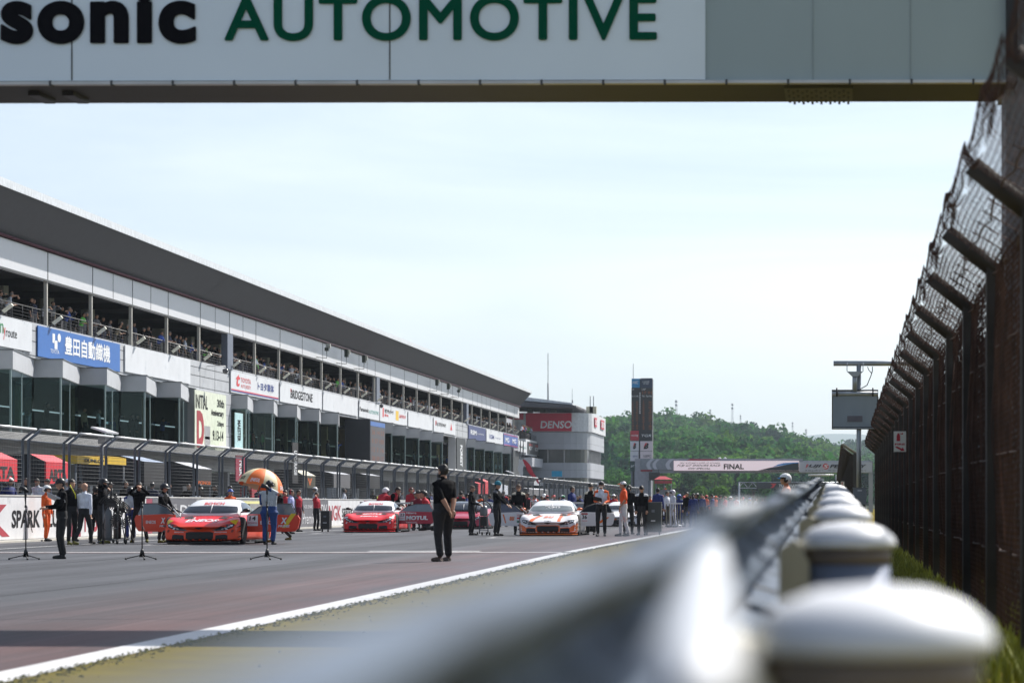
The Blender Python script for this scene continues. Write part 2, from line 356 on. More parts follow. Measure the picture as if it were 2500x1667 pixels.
# gallery: floor, back wall, ceiling, mullions, columns, rail
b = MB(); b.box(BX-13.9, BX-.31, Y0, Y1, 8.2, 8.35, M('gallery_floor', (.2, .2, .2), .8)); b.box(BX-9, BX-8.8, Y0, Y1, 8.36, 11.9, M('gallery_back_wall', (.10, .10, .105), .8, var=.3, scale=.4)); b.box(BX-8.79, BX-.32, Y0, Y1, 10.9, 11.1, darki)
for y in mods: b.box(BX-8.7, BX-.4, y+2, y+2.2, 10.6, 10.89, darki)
inb(b.build('gallery_interior', bd))
for y in mods:
    b = MB(); b.box(BX-.16, BX-.02, y-.07, y+.07, 8.7, 10.62, crm); inb(b.build('mullion', bd))
for y in mods:
    b = MB(); b.box(BX-3.4, BX-2.9, y+3.3, y+4.0, 8.36, 10.9, M('gallery_column', (.42, .42, .4), .7)); inb(b.build('column', bd))
rail = M('rail_steel', (.035, .035, .04), .6, .1)
b = MB()
for k in range(4): b.tube([(BX-.22, Y0, 8.8+k*.14), (BX-.22, Y1, 8.8+k*.14)], .010, rail, 5)
b.tube([(BX-.22, Y0, 9.35), (BX-.22, Y1, 9.35)], .026, M('rail_top', (.11, .11, .11), .5, .3), 6)
y = Y0
while y < Y1: b.tube([(BX-.22, y, 8.7), (BX-.22, y, 9.35)], .02, rail, 5); y += MOD/5
inb(b.build('gallery_railing', bd))
for p in (562, 923, 1141):
    y = YW(p, BX); b = MB(); b.box(BX-.3, BX+.05, y-.9, y+.5, 8.62, 10.6, bluep); inb(b.build('pillar', bd))
# sign fascia band
b = MB(); b.box(BX-.5, BX-.02, Y0, Y1, 7.2, 8.69, panelg); inb(b.build('fascia_wall', bd))
b = MB()
for y in mods:
    for f_ in (0, .5):
        b.box(BX-.019, BX-.012, y+f_*MOD-.02, y+f_*MOD+.02, 7.2, 8.68, joint)
for z in (8.35, 7.9, 7.3): b.box(BX-.019, BX-.010, Y0, Y1, z-.015, z+.015, joint)
inb(b.build('fascia_joints', bd))
# saw tooth bays
def teeth(corners, start_in):
    """corners: photo x of the outer corners (X=-32.1); bays run between them"""
    xo, xi = -32.1, -33.5
    yc = [YW(p, -32.1) for p in corners]
    b = MB(); gls = MB(); fr = MB(); prev = start_in
    for i, y in enumerate(yc):
        ny = yc[i+1] if i+1 < len(yc) else y+MOD*.98
        poly = [(-33.45, y), (xo, y), (xi+.2, ny), (-33.45, ny)]
        b.prism(poly, 6.44, 7.19, panelg, lambda u, v, w_: (u, v, w_))
        b.prism([(xo+.04, y-.04), (xi+.24, ny-.04), (xi+.2, ny), (-33.44, ny), (-33.44, y-.04)], 7.192, 7.235, M('bay_capping', (.12, .13, .14), .5), lambda u, v, w_: (u, v, w_))
        xg = xo-.12
        gls.quad((xg, y+.1, 3.85), (xi+.1, ny-.02, 3.85), (xi+.1, ny-.02, 6.42), (xg, y+.1, 6.42), winT)
        gls.quad((xg, y+.1, 3.85), (-33.45, y+.1, 3.85), (-33.45, y+.1, 6.42), (xg, y+.1, 6.42), winT)
        for (fx, fy, wd) in ((xg, y+.1, .035), ((xg+xi+.1)/2, (y+ny)/2, .025)):
            fr = MB(); fr.box(fx-wd, fx+wd, fy-wd, fy+wd, 3.845, 6.435, M('window_mullion', (.20, .27, .27), .4, .3)); inb(fr.build('glazing_bar', bd))
    inb(b.build('bay_canopy', bd)); inb(gls.build('bay_glazing', bd))
teeth([-220, -116, -35, 31.4, 153.4, 261.3, 357.7, 441.8][1:-1]+[441.8], 0)
teeth([604.6, 668.6, 725.5, 779.7, 827, 873.8][:-1], 0)
teeth([959.4, 992.3, 1025.3, 1054.7, 1082.8, 1110.3][:-1], 0)
teeth([1161, 1185, 1207, 1228, 1248], 0)
# 2nd floor room
b = MB(); b.box(-45, -31.2, Y0, Y1, 3.55, 3.84, M('slab_white', (.46, .46, .45), .7, var=.1, scale=.8)); inb(b.build('terrace_slab', bd))
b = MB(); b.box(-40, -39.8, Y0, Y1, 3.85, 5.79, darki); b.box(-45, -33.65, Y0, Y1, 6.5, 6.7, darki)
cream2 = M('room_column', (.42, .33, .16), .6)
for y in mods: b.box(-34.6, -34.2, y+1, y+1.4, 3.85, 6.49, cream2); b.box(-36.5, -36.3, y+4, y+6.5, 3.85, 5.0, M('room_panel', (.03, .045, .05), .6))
inb(b.build('lounge_interior', bd))
# garage level
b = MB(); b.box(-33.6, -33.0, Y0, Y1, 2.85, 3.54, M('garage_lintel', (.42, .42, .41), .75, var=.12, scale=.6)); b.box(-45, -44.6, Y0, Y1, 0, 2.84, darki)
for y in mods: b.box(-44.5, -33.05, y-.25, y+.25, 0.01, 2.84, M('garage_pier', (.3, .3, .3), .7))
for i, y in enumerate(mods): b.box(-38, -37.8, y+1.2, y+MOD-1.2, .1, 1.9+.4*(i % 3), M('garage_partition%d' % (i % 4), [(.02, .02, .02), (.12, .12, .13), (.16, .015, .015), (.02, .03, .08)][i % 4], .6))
inb(b.build('garage_front', bd))
b = MB()
for y in mods[::2]: b.box(-34.5, -34.1, y+1.6, y+4.9, 2.70, 2.83, M('garage_lamp', (.9, .9, .85), .4, var=0, emit=.35))
inb(b.build('garage_lights', bd))
# solid parts between the bays
for y0, y1, x1 in ((YW(441.8, -32.1)+MOD-.1, YW(562, BX), -32.95), (YW(1110, BX), YW(1141, BX)+.2, -32.95), (YW(1252, BX), YW(1268, BX), -32.9)):
    b = MB(); b.box(-33.6, x1, y0, y1, 3.85, 7.19, panelg); o = inb(b.build('infill_wall', bd))
    for k in range(5): b = MB(); b.box(x1+.001, x1+.005, y0+.01, y1-.01, 4.2+k*.6, 4.22+k*.6, joint); b.build('panel_seam', o)
# ---- signs on the fascia
def sign(p0, p1, z0, z1, mat, words, label, X=BX+.06, name='sign_board'):
    y0, y1 = YW(p0, X), YW(p1, X); c = Vector((X, (y0+y1)/2, z0)); r = empty(name, c, label, 'sign')
    b = MB(); b.box(-.05, 0, -(y1-y0)/2, (y1-y0)/2, 0, z1-z0, mat); b.build('panel', r)
    for wd in words:
        s_, q0, q1, a0, a1, m_ = wd[:6]; bold = wd[6] if len(wd) > 6 else 0; sh = wd[7] if len(wd) > 7 else 0
        if s_ == '#':    # coloured block
            bb = MB(); bb.box(.002, .006, YW(q0, X)-c.y, YW(q1, X)-c.y, a0-z0, a1-z0, m_); bb.build('graphic', r)
        elif s_ == 'o':
            bb = MB(); cy = (YW(q0, X)+YW(q1, X))/2-c.y; ry = (YW(q1, X)-YW(q0, X))/2; cz = (a0+a1)/2-z0; rz = (a1-a0)/2
            bb.add([(.012, cy+ry*math.cos(k/12*math.pi), cz+rz*math.sin(k/12*math.pi)) for k in range(24)], [tuple(range(24))], m_); bb.build('graphic', r)
        else:
            a, d = YW(q0, X), YW(q1, X); text(s_, (.01, (a+d)/2-c.y, (a0+a1)/2-z0), d-a, a1-a0, m_, r, EY, EZ, bold, sh, thick=.022 if ord(s_[0]) > 12000 else 0)
    return r
sw = M('sign_white', (.62, .64, .67), .5, var=.06, scale=1, dirt_or_shade=((.42, .46, .5), 1.2, .6)); sblue = M('sign_blue', (.025, .13, .42), .5, var=.05); lred = M('letter_red', (.6, .03, .04), .5, var=0); lgrn = M('letter_green', (.01, .22, .06), .5, var=0); lblu = M('letter_blue', (.03, .05, .22), .5, var=0); lwh = M('letter_white', (.78, .8, .82), .5, var=0); navy = M('navy_panel', (.035, .05, .16), .5)
lteal = M('letter_teal', (.02, .3, .25), .5, var=0); lyel = M('letter_yellow', (.7, .45, .03), .5, var=0)
sign(-60, 78, 7.42, 8.62, sw, [('m', -6, 8, 7.95, 8.35, lgrn, .0), ('y', 8, 13, 7.7, 8.2, lred, 0), ('route', 14, 41, 7.85, 8.15, dk, 0)], 'white sign reading my route at the left end of the pit building')
sign(93, 293, 7.30, 8.60, sblue, [('#', 128, 134, 8.0, 8.4, lwh), ('o', 140, 148, 8.08, 8.45, lwh), ('#', 133, 140, 7.75, 8.12, lwh), ('TOYOTA', 123, 144, 7.55, 7.72, lwh, 0), ('豊田自動織機', 158, 268, 7.62, 8.40, lwh, 0)], 'wide blue sign with white characters on the pit building')
sign(306, 465, 7.36, 8.62, sw, [], 'blank white sign board right of the wide blue sign')
sign(564, 680, 7.36, 8.55, sw, [('t', 576, 586, 7.75, 8.45, lred, .03, .2), ('TOYOTA', 588, 612, 8.02, 8.3, lred, .01), ('AUTO BODY', 588, 612, 7.72, 7.92, lred, 0), ('トヨタ車体', 629, 668, 7.8, 8.25, lblu, 0), ('#', 564.5, 679.5, 7.50, 7.56, lred), ('#', 564.5, 679.5, 7.42, 7.495, lblu)], 'white sign with red and blue lettering above a red and blue stripe')
sign(684, 786, 7.36, 8.55, sw, [('BRIDGESTONE', 709, 763, 7.7, 8.25, dk, .02, .1), ('#', 709, 712, 8.1, 8.3, lred)], 'white sign with large black lettering of a tyre maker')
sign(789, 873, 7.36, 8.55, sw, [], 'blank white board between the two lettered fascia signs')
sign(877, 926, 7.36, 8.55, sw, [('Panasonic', 878, 900, 7.8, 8.1, dk, .02), ('AUTOMOTIVE', 901, 924, 7.75, 8.02, lteal, 0)], 'white sign with black and teal words beside the dark timing board')
sign(928, 994, 7.36, 8.55, sw, [('#', 934, 937, 7.7, 8.4, lred), ('モビリティパーク', 939, 960, 8.05, 8.35, dk, 0), ('富士', 939, 948, 7.8, 7.95, lred, 0), ('#', 966, 973, 7.65, 8.4, lyel), ('よみうりランド', 975, 990, 7.9, 8.15, lred, 0)], 'white sign with a red bar and an orange block')
sign(997, 1056, 7.36, 8.55, sw, [], 'blank white board right of the sign with the orange block')
sign(1059, 1112, 7.36, 8.55, sw, [('FUJI SPEEDWAY', 1064, 1089, 7.8, 8.2, dk, .01, .1), ('F', 1063, 1066, 7.9, 8.3, lred, .02), ('▲', 1099, 1104, 7.75, 8.4, lred, 0)], 'white sign with small black words and a red emblem')
sign(1144, 1186, 7.30, 8.60, navy, [('RSM', 1149, 1163, 7.75, 8.2, lwh, .02), ('for your best care', 1165, 1181, 7.85, 8.05, lwh, 0)], 'navy blue sign with white letters')
sign(1188, 1228, 7.36, 8.55, sw, [('RSM', 1195, 1206, 7.7, 8.15, lblu, .02), ('for your best', 1208, 1222, 7.8, 8.0, lblu, 0)], 'white sign with navy letters right of the navy sign')
sign(1230, 1264, 7.30, 8.60, M('sign_mid_blue', (.07, .12, .35), .5), [('MG', 1234, 1243, 7.7, 8.2, lwh, .02), ('MG', 1251, 1260, 7.7, 8.2, lwh, .02), ('#', 1230.5, 1263.5, 7.36, 7.42, lred), ('#', 1230.5, 1263.5, 8.48, 8.54, lred)], 'blue sign with red edges and two white logos')
# poster wall and banners
_pz = lambda z: 4.0+(z-3.95)*1.476
_w = [('INITIAL', 477.5, 507, 5.4, 5.9, dk, .015), ('D', 480, 498, 3.98, 5.32, M('poster_red', (.3, .02, .03), .6), .06), ('30th', 530, 547, 5.55, 5.85, dk, .03), ('Anniversary', 515, 546, 5.15, 5.45, dk, .03), ('2days', 530, 546, 4.8, 5.05, dk, .03), ('9.13-14', 519, 545, 4.3, 4.68, dk, .03), ('#', 499, 513, 4.1, 4.8, M('poster_grey', (.3, .3, .31), .6)), ('#', 500, 512, 4.32, 4.42, lred)]
sign(476, 552, 4.0, 7.1, M('poster_cream', (.62, .66, .54), .6), [(w_[0], w_[1], w_[2], _pz(w_[3]), _pz(w_[4]), *w_[5:]) for w_ in _w], 'tall cream poster with black and red lettering on the pit building', X=-32.88, name='poster')
def vbanner(p0, p1, z0, z1, X, mat, s_, lm, label, tw=.5):
    y0, y1 = YW(p0, X), YW(p1, X); r = empty('banner', (X, (y0+y1)/2, z0), label, 'banner'); b = MB(); h = z1-z0
    b.box(-.04, 0, -(y1-y0)/2, (y1-y0)/2, 0, h, mat); b.build('panel', r)
    text(s_, (.012, 0, h*.5), h*.6, (y1-y0)*tw, lm, r, (0, 0, -1), EY, .03); return r
vbanner(574, 593, 4.1, 6.05, -31.7, M('pale_banner', (.40, .60, .62), .6), 'MAESTER', dk, 'pale blue vertical banner with black letters in front of the bay windows', .4)
vbanner(1115, 1137, 3.9, 7.2, -32.85, M('charcoal_banner', (.035, .04, .045), .6), 'FOREST', lwh, 'dark charcoal banner with small white lettering between glazed bays', .25)
b = MB(); y0, y1 = YW(1253, -32.5), YW(1268, -32.5); r = empty('banner', (-32.5, y0, 0), 'plain dark wall banner behind the red feather flags', 'banner'); b.box(-.1, 0, 0, y1-y0, 3.0, 6.9, M('charcoal_banner'), ); b.build('panel', r)
# timing board box
y0, y1 = 189.0, 196.0; r = empty('timing_board', (-32.5, y0, 3.85), 'tall dark timing board with dim orange rows between the bay windows', 'display board')
b = MB(); b.box(-.9, .9, 0, y1-y0-.4, 0, 3.25, M('board_casing', (.012, .014, .022), .5)); b.build('casing', r)
b = MB(); b.box(.903, .92, .15, y1-y0-.5, 2.78, 3.1, M('board_header', (.03, .12, .4), .4)); b.build('header', r)
b = MB(); b.box(.903, .915, .15, y1-y0-.5, .05, 2.76, M('board_screen', (.04, .035, .045), .4)); b.build('screen', r)
am = M('amber_dots', (.16, .045, .02), .5, var=0, emit=.35)
for k, s_ in enumerate(['36 14 23', '8 37 100', '12 3 16', '38 39 17']): text(s_, (.925, 3.3, 2.35-k*.62), 5.2, .33, am, r, EY, EZ)
# gallery flood lamps, fascia cameras
def lamp_proto():
    r = empty('flood_lamp', (0, 0, 0), 'slanted white tube lamp at the foot of a gallery mullion', 'lamp', 'slanted lamps along the gallery railing')
    b = MB(); T = Matrix.Rotation(R(-38), 4, 'Y'); b.box(-.05, .42, -.09, .09, -.06, .06, M('lamp_shell', (.8, .79, .68), .4), T @ Matrix.Identity(4)); b.build('shell', r)
    b = MB(); b.tube([(-.2, 0, -.2), (0, 0, 0)], .02, greyst, 5); b.build('bracket', r); return r
lp = lamp_proto(); first = True
for y in mods:
    o = lp if first else dup(lp); first = False; o.location = (BX+.15, y+.45, 8.85)
def camera_bracket(px, k):
    y = YW(px, BX+.7); r = empty('bracket_light', (BX+.02, y, 10.75), ('%s black bracket fitting standing out in front of the white cladding' % k), 'light fitting')
    b = MB(); b.tube([(0, 0, 0), (.7, 0, -.05), (.7, 0, .5)], .03, M('dark_olive', (.02, .03, .02), .6), 6); b.build('arm', r)
    b = MB(); b.box(.58, .82, -.16, .22, .42, .62 if k in ('leftmost', 'sixth') else .95, M('dark_olive')); b.box(.6, .9, .16, .34, .6, .9, M('lamp_face', (.5, .5, .45), .5)); b.build('head', r)
for p, k in zip((797, 845, 888, 1066, 1094, 1119), ('leftmost', 'second', 'third', 'fourth', 'fifth', 'sixth')): camera_bracket(p, k)
for px, py, k in ((550, 905, 'beside the tall cream poster'), (931, 990, 'in front of the sign with the orange block')):
    X = -32; y = YW(px, X); r = empty('dome_camera', (X, y, GZ(py, y)), 'dome security camera on a long arm '+k, 'camera')
    b = MB(); b.tube([(-1, 0, .25), (0, 0, .25), (0, 0, .1)], .03, white, 6); b.build('arm', r)
    b = MB(); b.lathe([(.02, .12), (.14, .08), (.16, 0), (.12, -.12), (.02, -.18)], (0, 0, 0), M('camera_dome', (.1, .1, .11), .2), 12); b.build('dome', r)
# ================================================================ CONTROL TOWER BUILDING
ct = empty('control_tower', (-28, 315, 0), 'white and grey race control building with a red lettered band and flat roof canopy', 'building')
ca = M('tower_cladding', (.42, .44, .48), .5, .15, var=.08, scale=.6); cg = M('tower_glass', (.03, .04, .045), .15, 0, var=.2, spec=.8); redb = M('tower_red', (.52, .012, .05), .5, var=.05)
def rplan(off, x0=-44, x1=-26.6, y0=310, y1=331, r=2.6):
    pts = [(x0, y0-off)]
    for k in range(7): a = R(-90+k*15); pts.append((x1-r+(r+off)*math.cos(a), y0+r+(r+off)*math.sin(a)))
    pts += [(x1+off, y1), (x0, y1)]; return pts
def floor_(z0, z1, off, m, name): b = MB(); b.prism(rplan(off), z0, z1, m, lambda u, v, w_: (u, v, w_)); return inb(b.build(name, ct), ct)
floor_(0, 11.2, 0, cg, 'glazed_core')
for z0, z1 in ((8.15, 9.45), (7.45, 8.13), (4.15, 5.05), (5.07, 5.9), (1.0, 2.2), (2.22, 2.9)): floor_(z0, z1, .35, ca, 'floor_band')
floor_(9.5, 11.7, .55, M('tower_parapet', (.6, .62, .65), .5), 'parapet')
b = MB(); b.box(-33.6, -28.3, 309.35, 309.42, 9.55, 11.65, redb); b.box(-36.5, -33.9, 309.36, 309.42, 10.9, 11.65, redb); inb(b.build('red_band', ct), ct)
inb(text('DENSO', (GX(1357, 309), 309.3, GZ(1036, 309)), 3.65, .85, lwh, ct, EX, EZ, .02, .12), ct)
b = MB()
for y in (313.6, 322.6): b.box(-25.98, -25.93, y, y+(3.0 if y < 320 else 5), 10.2, 11.3, redb); 
inb(b.build('side_sign', ct), ct)
inb(text('DENSO', (-25.9, 315.1, 10.75), 2.6, .6, lwh, ct, EY, EZ, .02), ct); inb(text('DENSO', (-25.9, 325.1, 10.75), 4.2, .7, lwh, ct, EY, EZ, .02), ct)
b = MB()
for z0, z1 in ((5.95, 7.4), (2.95, 4.1)):
    for k in range(8): x = -29.2-k*1.9; b = MB(); b.box(x-.05, x+.05, 309.88, 309.97, z0, z1, M('tower_mullion', (.5, .5, .5), .5)); inb(b.build('window_bar', ct), ct)
    for k in range(9): y = 313.5+k*1.9; b = MB(); b.box(-26.58, -26.5, y-.08, y+.08, z0, z1, M('tower_mullion')); inb(b.build('window_bar', ct), ct)
# roof canopy of the tower
b = MB(); z = GZ(1000, 308); poly = [(-41, 15.0), (-27.6, GZ(994, 308)), (-27.6, GZ(1000, 308)), (-40, 12.4)]
b.prism([(-41, 14.4), (-27.9, GZ(986, 309)), (-27.9, GZ(990, 309)), (-41, 13.6)], 306, 325, roofw, lambda u, v, w_: (u, w_, v))
b.prism([(-41, 13.45), (-27.4, GZ(993, 309)), (-27.4, GZ(997, 309)), (-30, GZ(998, 309)), (-41, 12.5)], 305, 325, soff, lambda u, v, w_: (u, w_, v)); inb(b.build('canopy_roof', ct), ct)
b = MB()
for x in (-33.4, -31.9, -30.6): b.tube([(x, 312, 11.6), (x, 312, 12.6)], .35, M('vent_grey', (.2, .2, .19), .6), 10)
b.tube([(-28.3, 310.5, 11.6), (-28.3, 310.5, GZ(976, 310))], .08, greyst, 6); inb(b.build('roof_vents', ct), ct)
for px, t_, w2, lab in ((1338, 862, .09, 'tall thin radio mast rising behind the control building roof'), (1397, 949, .06, 'short thin mast right of the tall radio mast')):
    Y = 330; r = empty('radio_mast', (GX(px, Y), Y, 11.6), lab, 'mast'); b = MB(); b.tube([(0, 0, 0), (0, 0, (GZ(t_, Y)-11.6)*.55)], w2, greyst, 6); b.build('lower_pole', r); b = MB(); b.tube([(0, 0, (GZ(t_, Y)-11.6)*.55), (0, 0, GZ(t_, Y)-11.6)], w2*.5, greyst, 5); b.build('whip', r)
for k, px in enumerate((1449, 1441)):
    Y = 316; r = empty('floodlight', (GX(px, Y), Y, 11.7), ('cream rooftop floodlight at the %s corner of the control building' % ('outer', 'inner')[k]), 'floodlight')
    b = MB(); b.tube([(0, 0, 0), (0, 0, 2.2)], .05, greyst, 6); b.build('pole', r); b = MB(); b.box(-.45, .35, -.3, .3, .1, .95, M('floodlight_cream', (.5, .48, .36), .5)); b.build('lamp_head', r)
# terrace link between the pit building and the tower
tl = empty('terrace_wing', (-33, 303, 0), 'low grey terrace wing joining the pit building to the control tower', 'building')
b = MB(); b.box(-44, -32.3, 297.2, 309.3, 6.6, 8.35, sw); b.box(-44, -31.6, 297.3, 309.2, 5.3, 6.3, ca); b.box(-44, -33, 297.4, 309.1, 3.84, 5.29, cg); b.box(-44, -31.4, 297.3, 309.2, 3.2, 3.82, ca); b.box(-44, -33.2, 297.5, 309, 0, 3.19, darki); b.box(-44, -34.5, 297.3, 309.2, 8.4, 10.7, ca); inb(b.build('wing_body', tl), tl)
b = MB()
for k in range(4): b.tube([(-32.4, 297.3, 8.5+k*.16), (-32.4, 309, 8.5+k*.16)], .02, rail, 5)
for k in range(9): b.tube([(-32.4, 297.4+k*1.45, 8.35), (-32.4, 297.4+k*1.45, 9)], .025, rail, 5)
inb(b.build('terrace_railing', tl), tl)
sign(1289, 1332, 6.75, 8.1, M('sign_dark', (.05, .055, .06), .5), [(s_, a, c, z_, z2, m_, .02) for a, c in ((1292, 1300), (1306, 1314), (1320, 1328)) for s_, z_, z2, m_ in (('GT', 7.2, 7.6, lwh), ('WR', 7.65, 7.9, lred))], 'dark sign with three red and white logos under the terrace', X=-32.2)
sign(1266, 1287, 6.8, 8.0, sw, [('Panasonic', 1268, 1276, 7.25, 7.5, dk, .01), ('AUTO', 1277, 1285, 7.2, 7.4, lteal, 0)], 'small white sign at the near end of the terrace wing', X=-32.2)
# ================================================================ NEAR BRIDGE
br = empty('gantry_bridge', (1.7, 23.75, 0), 'pale grey bridge over the track carrying large black and green lettering', 'bridge', rz=-R(.7))
# local frame: +x points right, children span from x=-34 to x=0 (right end)
bw = M('bridge_panel', (.36, .44, .46), .55, var=.07, scale=.7, stretch=(1, 1, .3)); bs = M('bridge_sign_white', (.80, .90, .98), .5, var=.05, scale=.5); bb_ = M('bridge_beam', (.03, .03, .026), .6, var=.1)
zb = 4.785
b = MB(); b.box(-34, 0, 0, 1.10, zb, 6.25, bw); b.build('deck', br)
b = MB(); b.box(-34, .02, .12, 1.10, zb-.018, zb-.004, bb_); b.box(-34, -.03, 1.102, 1.2, zb-.01, zb+.3, M('bridge_lower_beam', (.035, .033, .04), .5)); b.build('lower_beam', br)
b = MB(); b.box(-34, .0, -.05, .04, zb-.03, zb-.003, M('bridge_lip', (.5, .5, .5), .4, .4)); 
for k in range(60): b.box(-.3-k*.55, -.28-k*.55, -.055, .05, zb-.04, zb+.004, joint)
b.build('drip_rail', br)
b = MB(); b.box(-13, -2.68, -.03, -.004, zb+.005, 6.2, bs); b.build('sign_panel', br)
b = MB()
for x in (-5.5, -8.35, -11.2): b = MB(); b.box(x-.006, x+.006, -.034, -.03, zb+.01, 6.2, joint); b.build('panel_joint', br)
for x in (-1.72, -.85): b = MB(); b.box(x-.004, x+.004, -.006, 0, zb+.01, 6.2, M('joint_soft', (.30, .36, .38), .6)); b.build('panel_joint', br)
b = MB(); b.box(.0, .10, -.1, 1.3, zb-.03, 6.3, M('bridge_edge_black', (.01, .01, .012), .5)); b.build('end_trim', br)
def BXp(px): return GX(px, 23.75)-1.7
gl = M('bridge_green', (.0, .085, .045), .8, var=0, spec=.1)
text('AUTOMOTIVE', ((BXp(548)+BXp(1601))/2, -.045, GZ(49, 23.85)), BXp(1601)-BXp(548), .385, gl, br, thick=.011, spacing=1.1, res=12)
text('Panasonic', ((BXp(-425)+BXp(473))/2, -.045, GZ(37, 23.85)), BXp(473)-BXp(-425), .52, M('bridge_black', (.006, .006, .009), .8, var=0, spec=.1), br, bold=.035, thick=.010, spacing=1.14, res=12)
b = MB(); b.box(BXp(1913), BXp(2082), .2, 1.0, zb-.04, zb-.0185, M('perforated_box', (.11, .11, .085), .6)); 
for k in range(14):
    for j in range(3): b.box(BXp(1920+k*11.4)+.0, BXp(1926+k*11.4), .3+j*.3+(k % 2)*.1, .42+j*.3+(k % 2)*.1, zb-.046, zb-.0405, joint)
b.build('vent_box', br)
b = MB()
for px in (40, 125): b.box(BXp(px-14), BXp(px+14), .4, .9, zb-.06, zb-.0185, M('bridge_lower_beam'))
b.build('hanging_bracket', br)
b = MB(); b.box(.102, .75, .3, 1.0, 0, 6.3, M('bridge_column', (.16, .18, .22), .55)); b.box(.02, .101, .3, 1.0, 0, 4.75, M('bridge_column')); b.build('column', br); b = MB(); b.box(-34.8, -34.01, .3, 1.0, 0, 6.3, M('bridge_column')); b.build('column', br)
# ================================================================ FAR GANTRY with screen
GY = 350
fg = empty('screen_gantry', (GX(1577, GY), GY, 0), 'distant grey gantry across the track with a lit screen reading FINAL', 'gantry')
gb = M('gantry_grey', (.30, .32, .36), .5, var=.05); gsc = M('screen_pink', (.80, .66, .70), .5, var=.05, scale=30, emit=.35)
def pxbox(b, p0, p1, q0, q1, Y, m, dy=.3): b.box(GX(p0, Y), GX(p1, Y), Y, Y+dy, GZ(q1, Y), GZ(q0, Y), m)
b = MB(); pxbox(b, 1590, 2130, 1124, 1154, GY, gb, 1.4); inb(b.build('beam', fg), fg)
b = MB(); pxbox(b, 1550, 1590, 1119, 1232+18, GY-.1, M('gantry_leg', (.36, .37, .42), .5), 1.6); inb(b.build('leg', fg), fg)
b = MB(); pxbox(b, 2121, 2131, 1126, 1250, GY, gb, 1.0); inb(b.build('leg', fg), fg)
b = MB(); pxbox(b, 1563, 1645, 1119, 1146, GY-.25, M('gantry_sign_grey', (.26, .29, .33), .5), .1); pxbox(b, 1645, 1960, 1119, 1126, GY-.2, M('gantry_sign_grey'), .1); inb(b.build('graphic_panel', fg), fg)
b = MB()
def arc(x0, w_, m):   # crescent stripes
    l = [(x0-8*math.sin(k/8*math.pi)-(6*k/8), 1120+k*25.5/8) for k in range(9)]; r_ = [(x+w_, y) for x, y in l]
    pts = l+r_[::-1]; b.add([P(x, y, GY-.3) for x, y in pts], [tuple(range(18))], m)
lg2 = M('gantry_light', (.55, .57, .64), .5, var=0); 
arc(1575+14, 9, lg2); arc(1604, 8, lg2); arc(1636, 10, lg2)
b.add([P(x, y, GY-.3) for x, y in ((1686, 1120), (1762, 1120.5), (1735, 1123.5), (1676, 1123.5))], [(0, 1, 2, 3)], M('gantry_red', (.35, .01, .03), .5))
pxbox(b, 1564, 1592, 1146.5, 1150, GY-.3, M('gantry_red'), .1); inb(b.build('graphic', fg), fg)
b = MB(); pxbox(b, 1645, 1951, 1124.5, 1148.5, GY-.5, gsc, .2); inb(b.build('screen', fg), fg)
b = MB(); pts = [(1851, 1148), (1880, 1141), (1900, 1138), (1920, 1134), (1935, 1131), (1950, 1130), (1950.5, 1148.3)]; b.add([P(x, y, GY-.53) for x, y in pts], [tuple(range(7))], M('screen_forest', (.006, .012, .02), .5, var=0)); inb(b.build('screen_trees', fg), fg)
b = MB(); pts = [(1886, 1139.5), (1900, 1133), (1912, 1130), (1925, 1129), (1950, 1128), (1950, 1130), (1935, 1131), (1920, 1134)]; b.add([P(x, y, GY-.52) for x, y in pts], [tuple(range(8))], M('screen_sky', (.05, .18, .42), .5, var=.3, scale=2, emit=.2)); inb(b.build('screen_sky_image', fg), fg)
b = MB(); pxbox(b, 1645, 1951, 1148.6, 1150.5, GY-.45, dk, .3); inb(b.build('screen_shadow_trim', fg), fg)
def gtext(s_, p0, p1, q0, q1, m, dy=.54, **k): c = P((p0+p1)/2, (q0+q1)/2, GY-dy); inb(text(s_, c, (p1-p0)/F*GY, (q1-q0)/F*GY, m, fg, EX, EZ, **k), fg)
gtext('FINAL', 1767, 1816, 1132, 1145, dk, bold=.03); gtext('2025 AUTOBACS SUPER GT ROUND2', 1660, 1758, 1128, 1131.5, dk); gtext('FUJI GT 3HOURS RACE', 1653, 1760, 1133.5, 1139.5, dk, shear=.4, bold=.015); gtext('GW SPECIAL', 1680, 1734, 1141, 1145.5, dk, shear=.4, bold=.015)
b = MB(); pxbox(b, 1951.5, 2129, 1127.5, 1152.5, GY-.45, M('gantry_name_board', (.46, .48, .55), .5, var=.03), .2); inb(b.build('name_board', fg), fg)
gtext('F', 1967, 1974, 1133, 1142, lred, shear=.3, bold=.04); gtext('UJI', 1975, 2006, 1133.5, 1142, dk, shear=.3, bold=.03); gtext('PEEDWAY', 2026, 2115, 1133.5, 1142, dk, shear=.3, bold=.03); gtext('ENJOY!  MOTORSPORTS', 1967, 2114, 1146.5, 1150.5, dk, spacing=1.6)
b = MB(); c = P(2016, 1138, GY-.5); b.lathe([(0, .02), (.39, .02), (.39, 0), (0, 0)], c, lred, 24, 'y', False); inb(b.build('emblem', fg), fg); gtext('S', 2010, 2022, 1133.5, 1142.5, lwh, .6, shear=.2, bold=.02)
for k, px in enumerate((1757, 1770)):
    r = empty('gantry_camera', (GX(px, GY), GY+.3, GZ(1124, GY)), ('white dome camera on top of the screen gantry, %s of two' % ('left', 'right')[k]), 'camera'); b = MB(); b.lathe([(.04, 0), (.05, .12), (.2, .14), (.22, .3), (.12, .42), (0, .45)], (0, 0, 0), white, 12); b.build('housing', r)
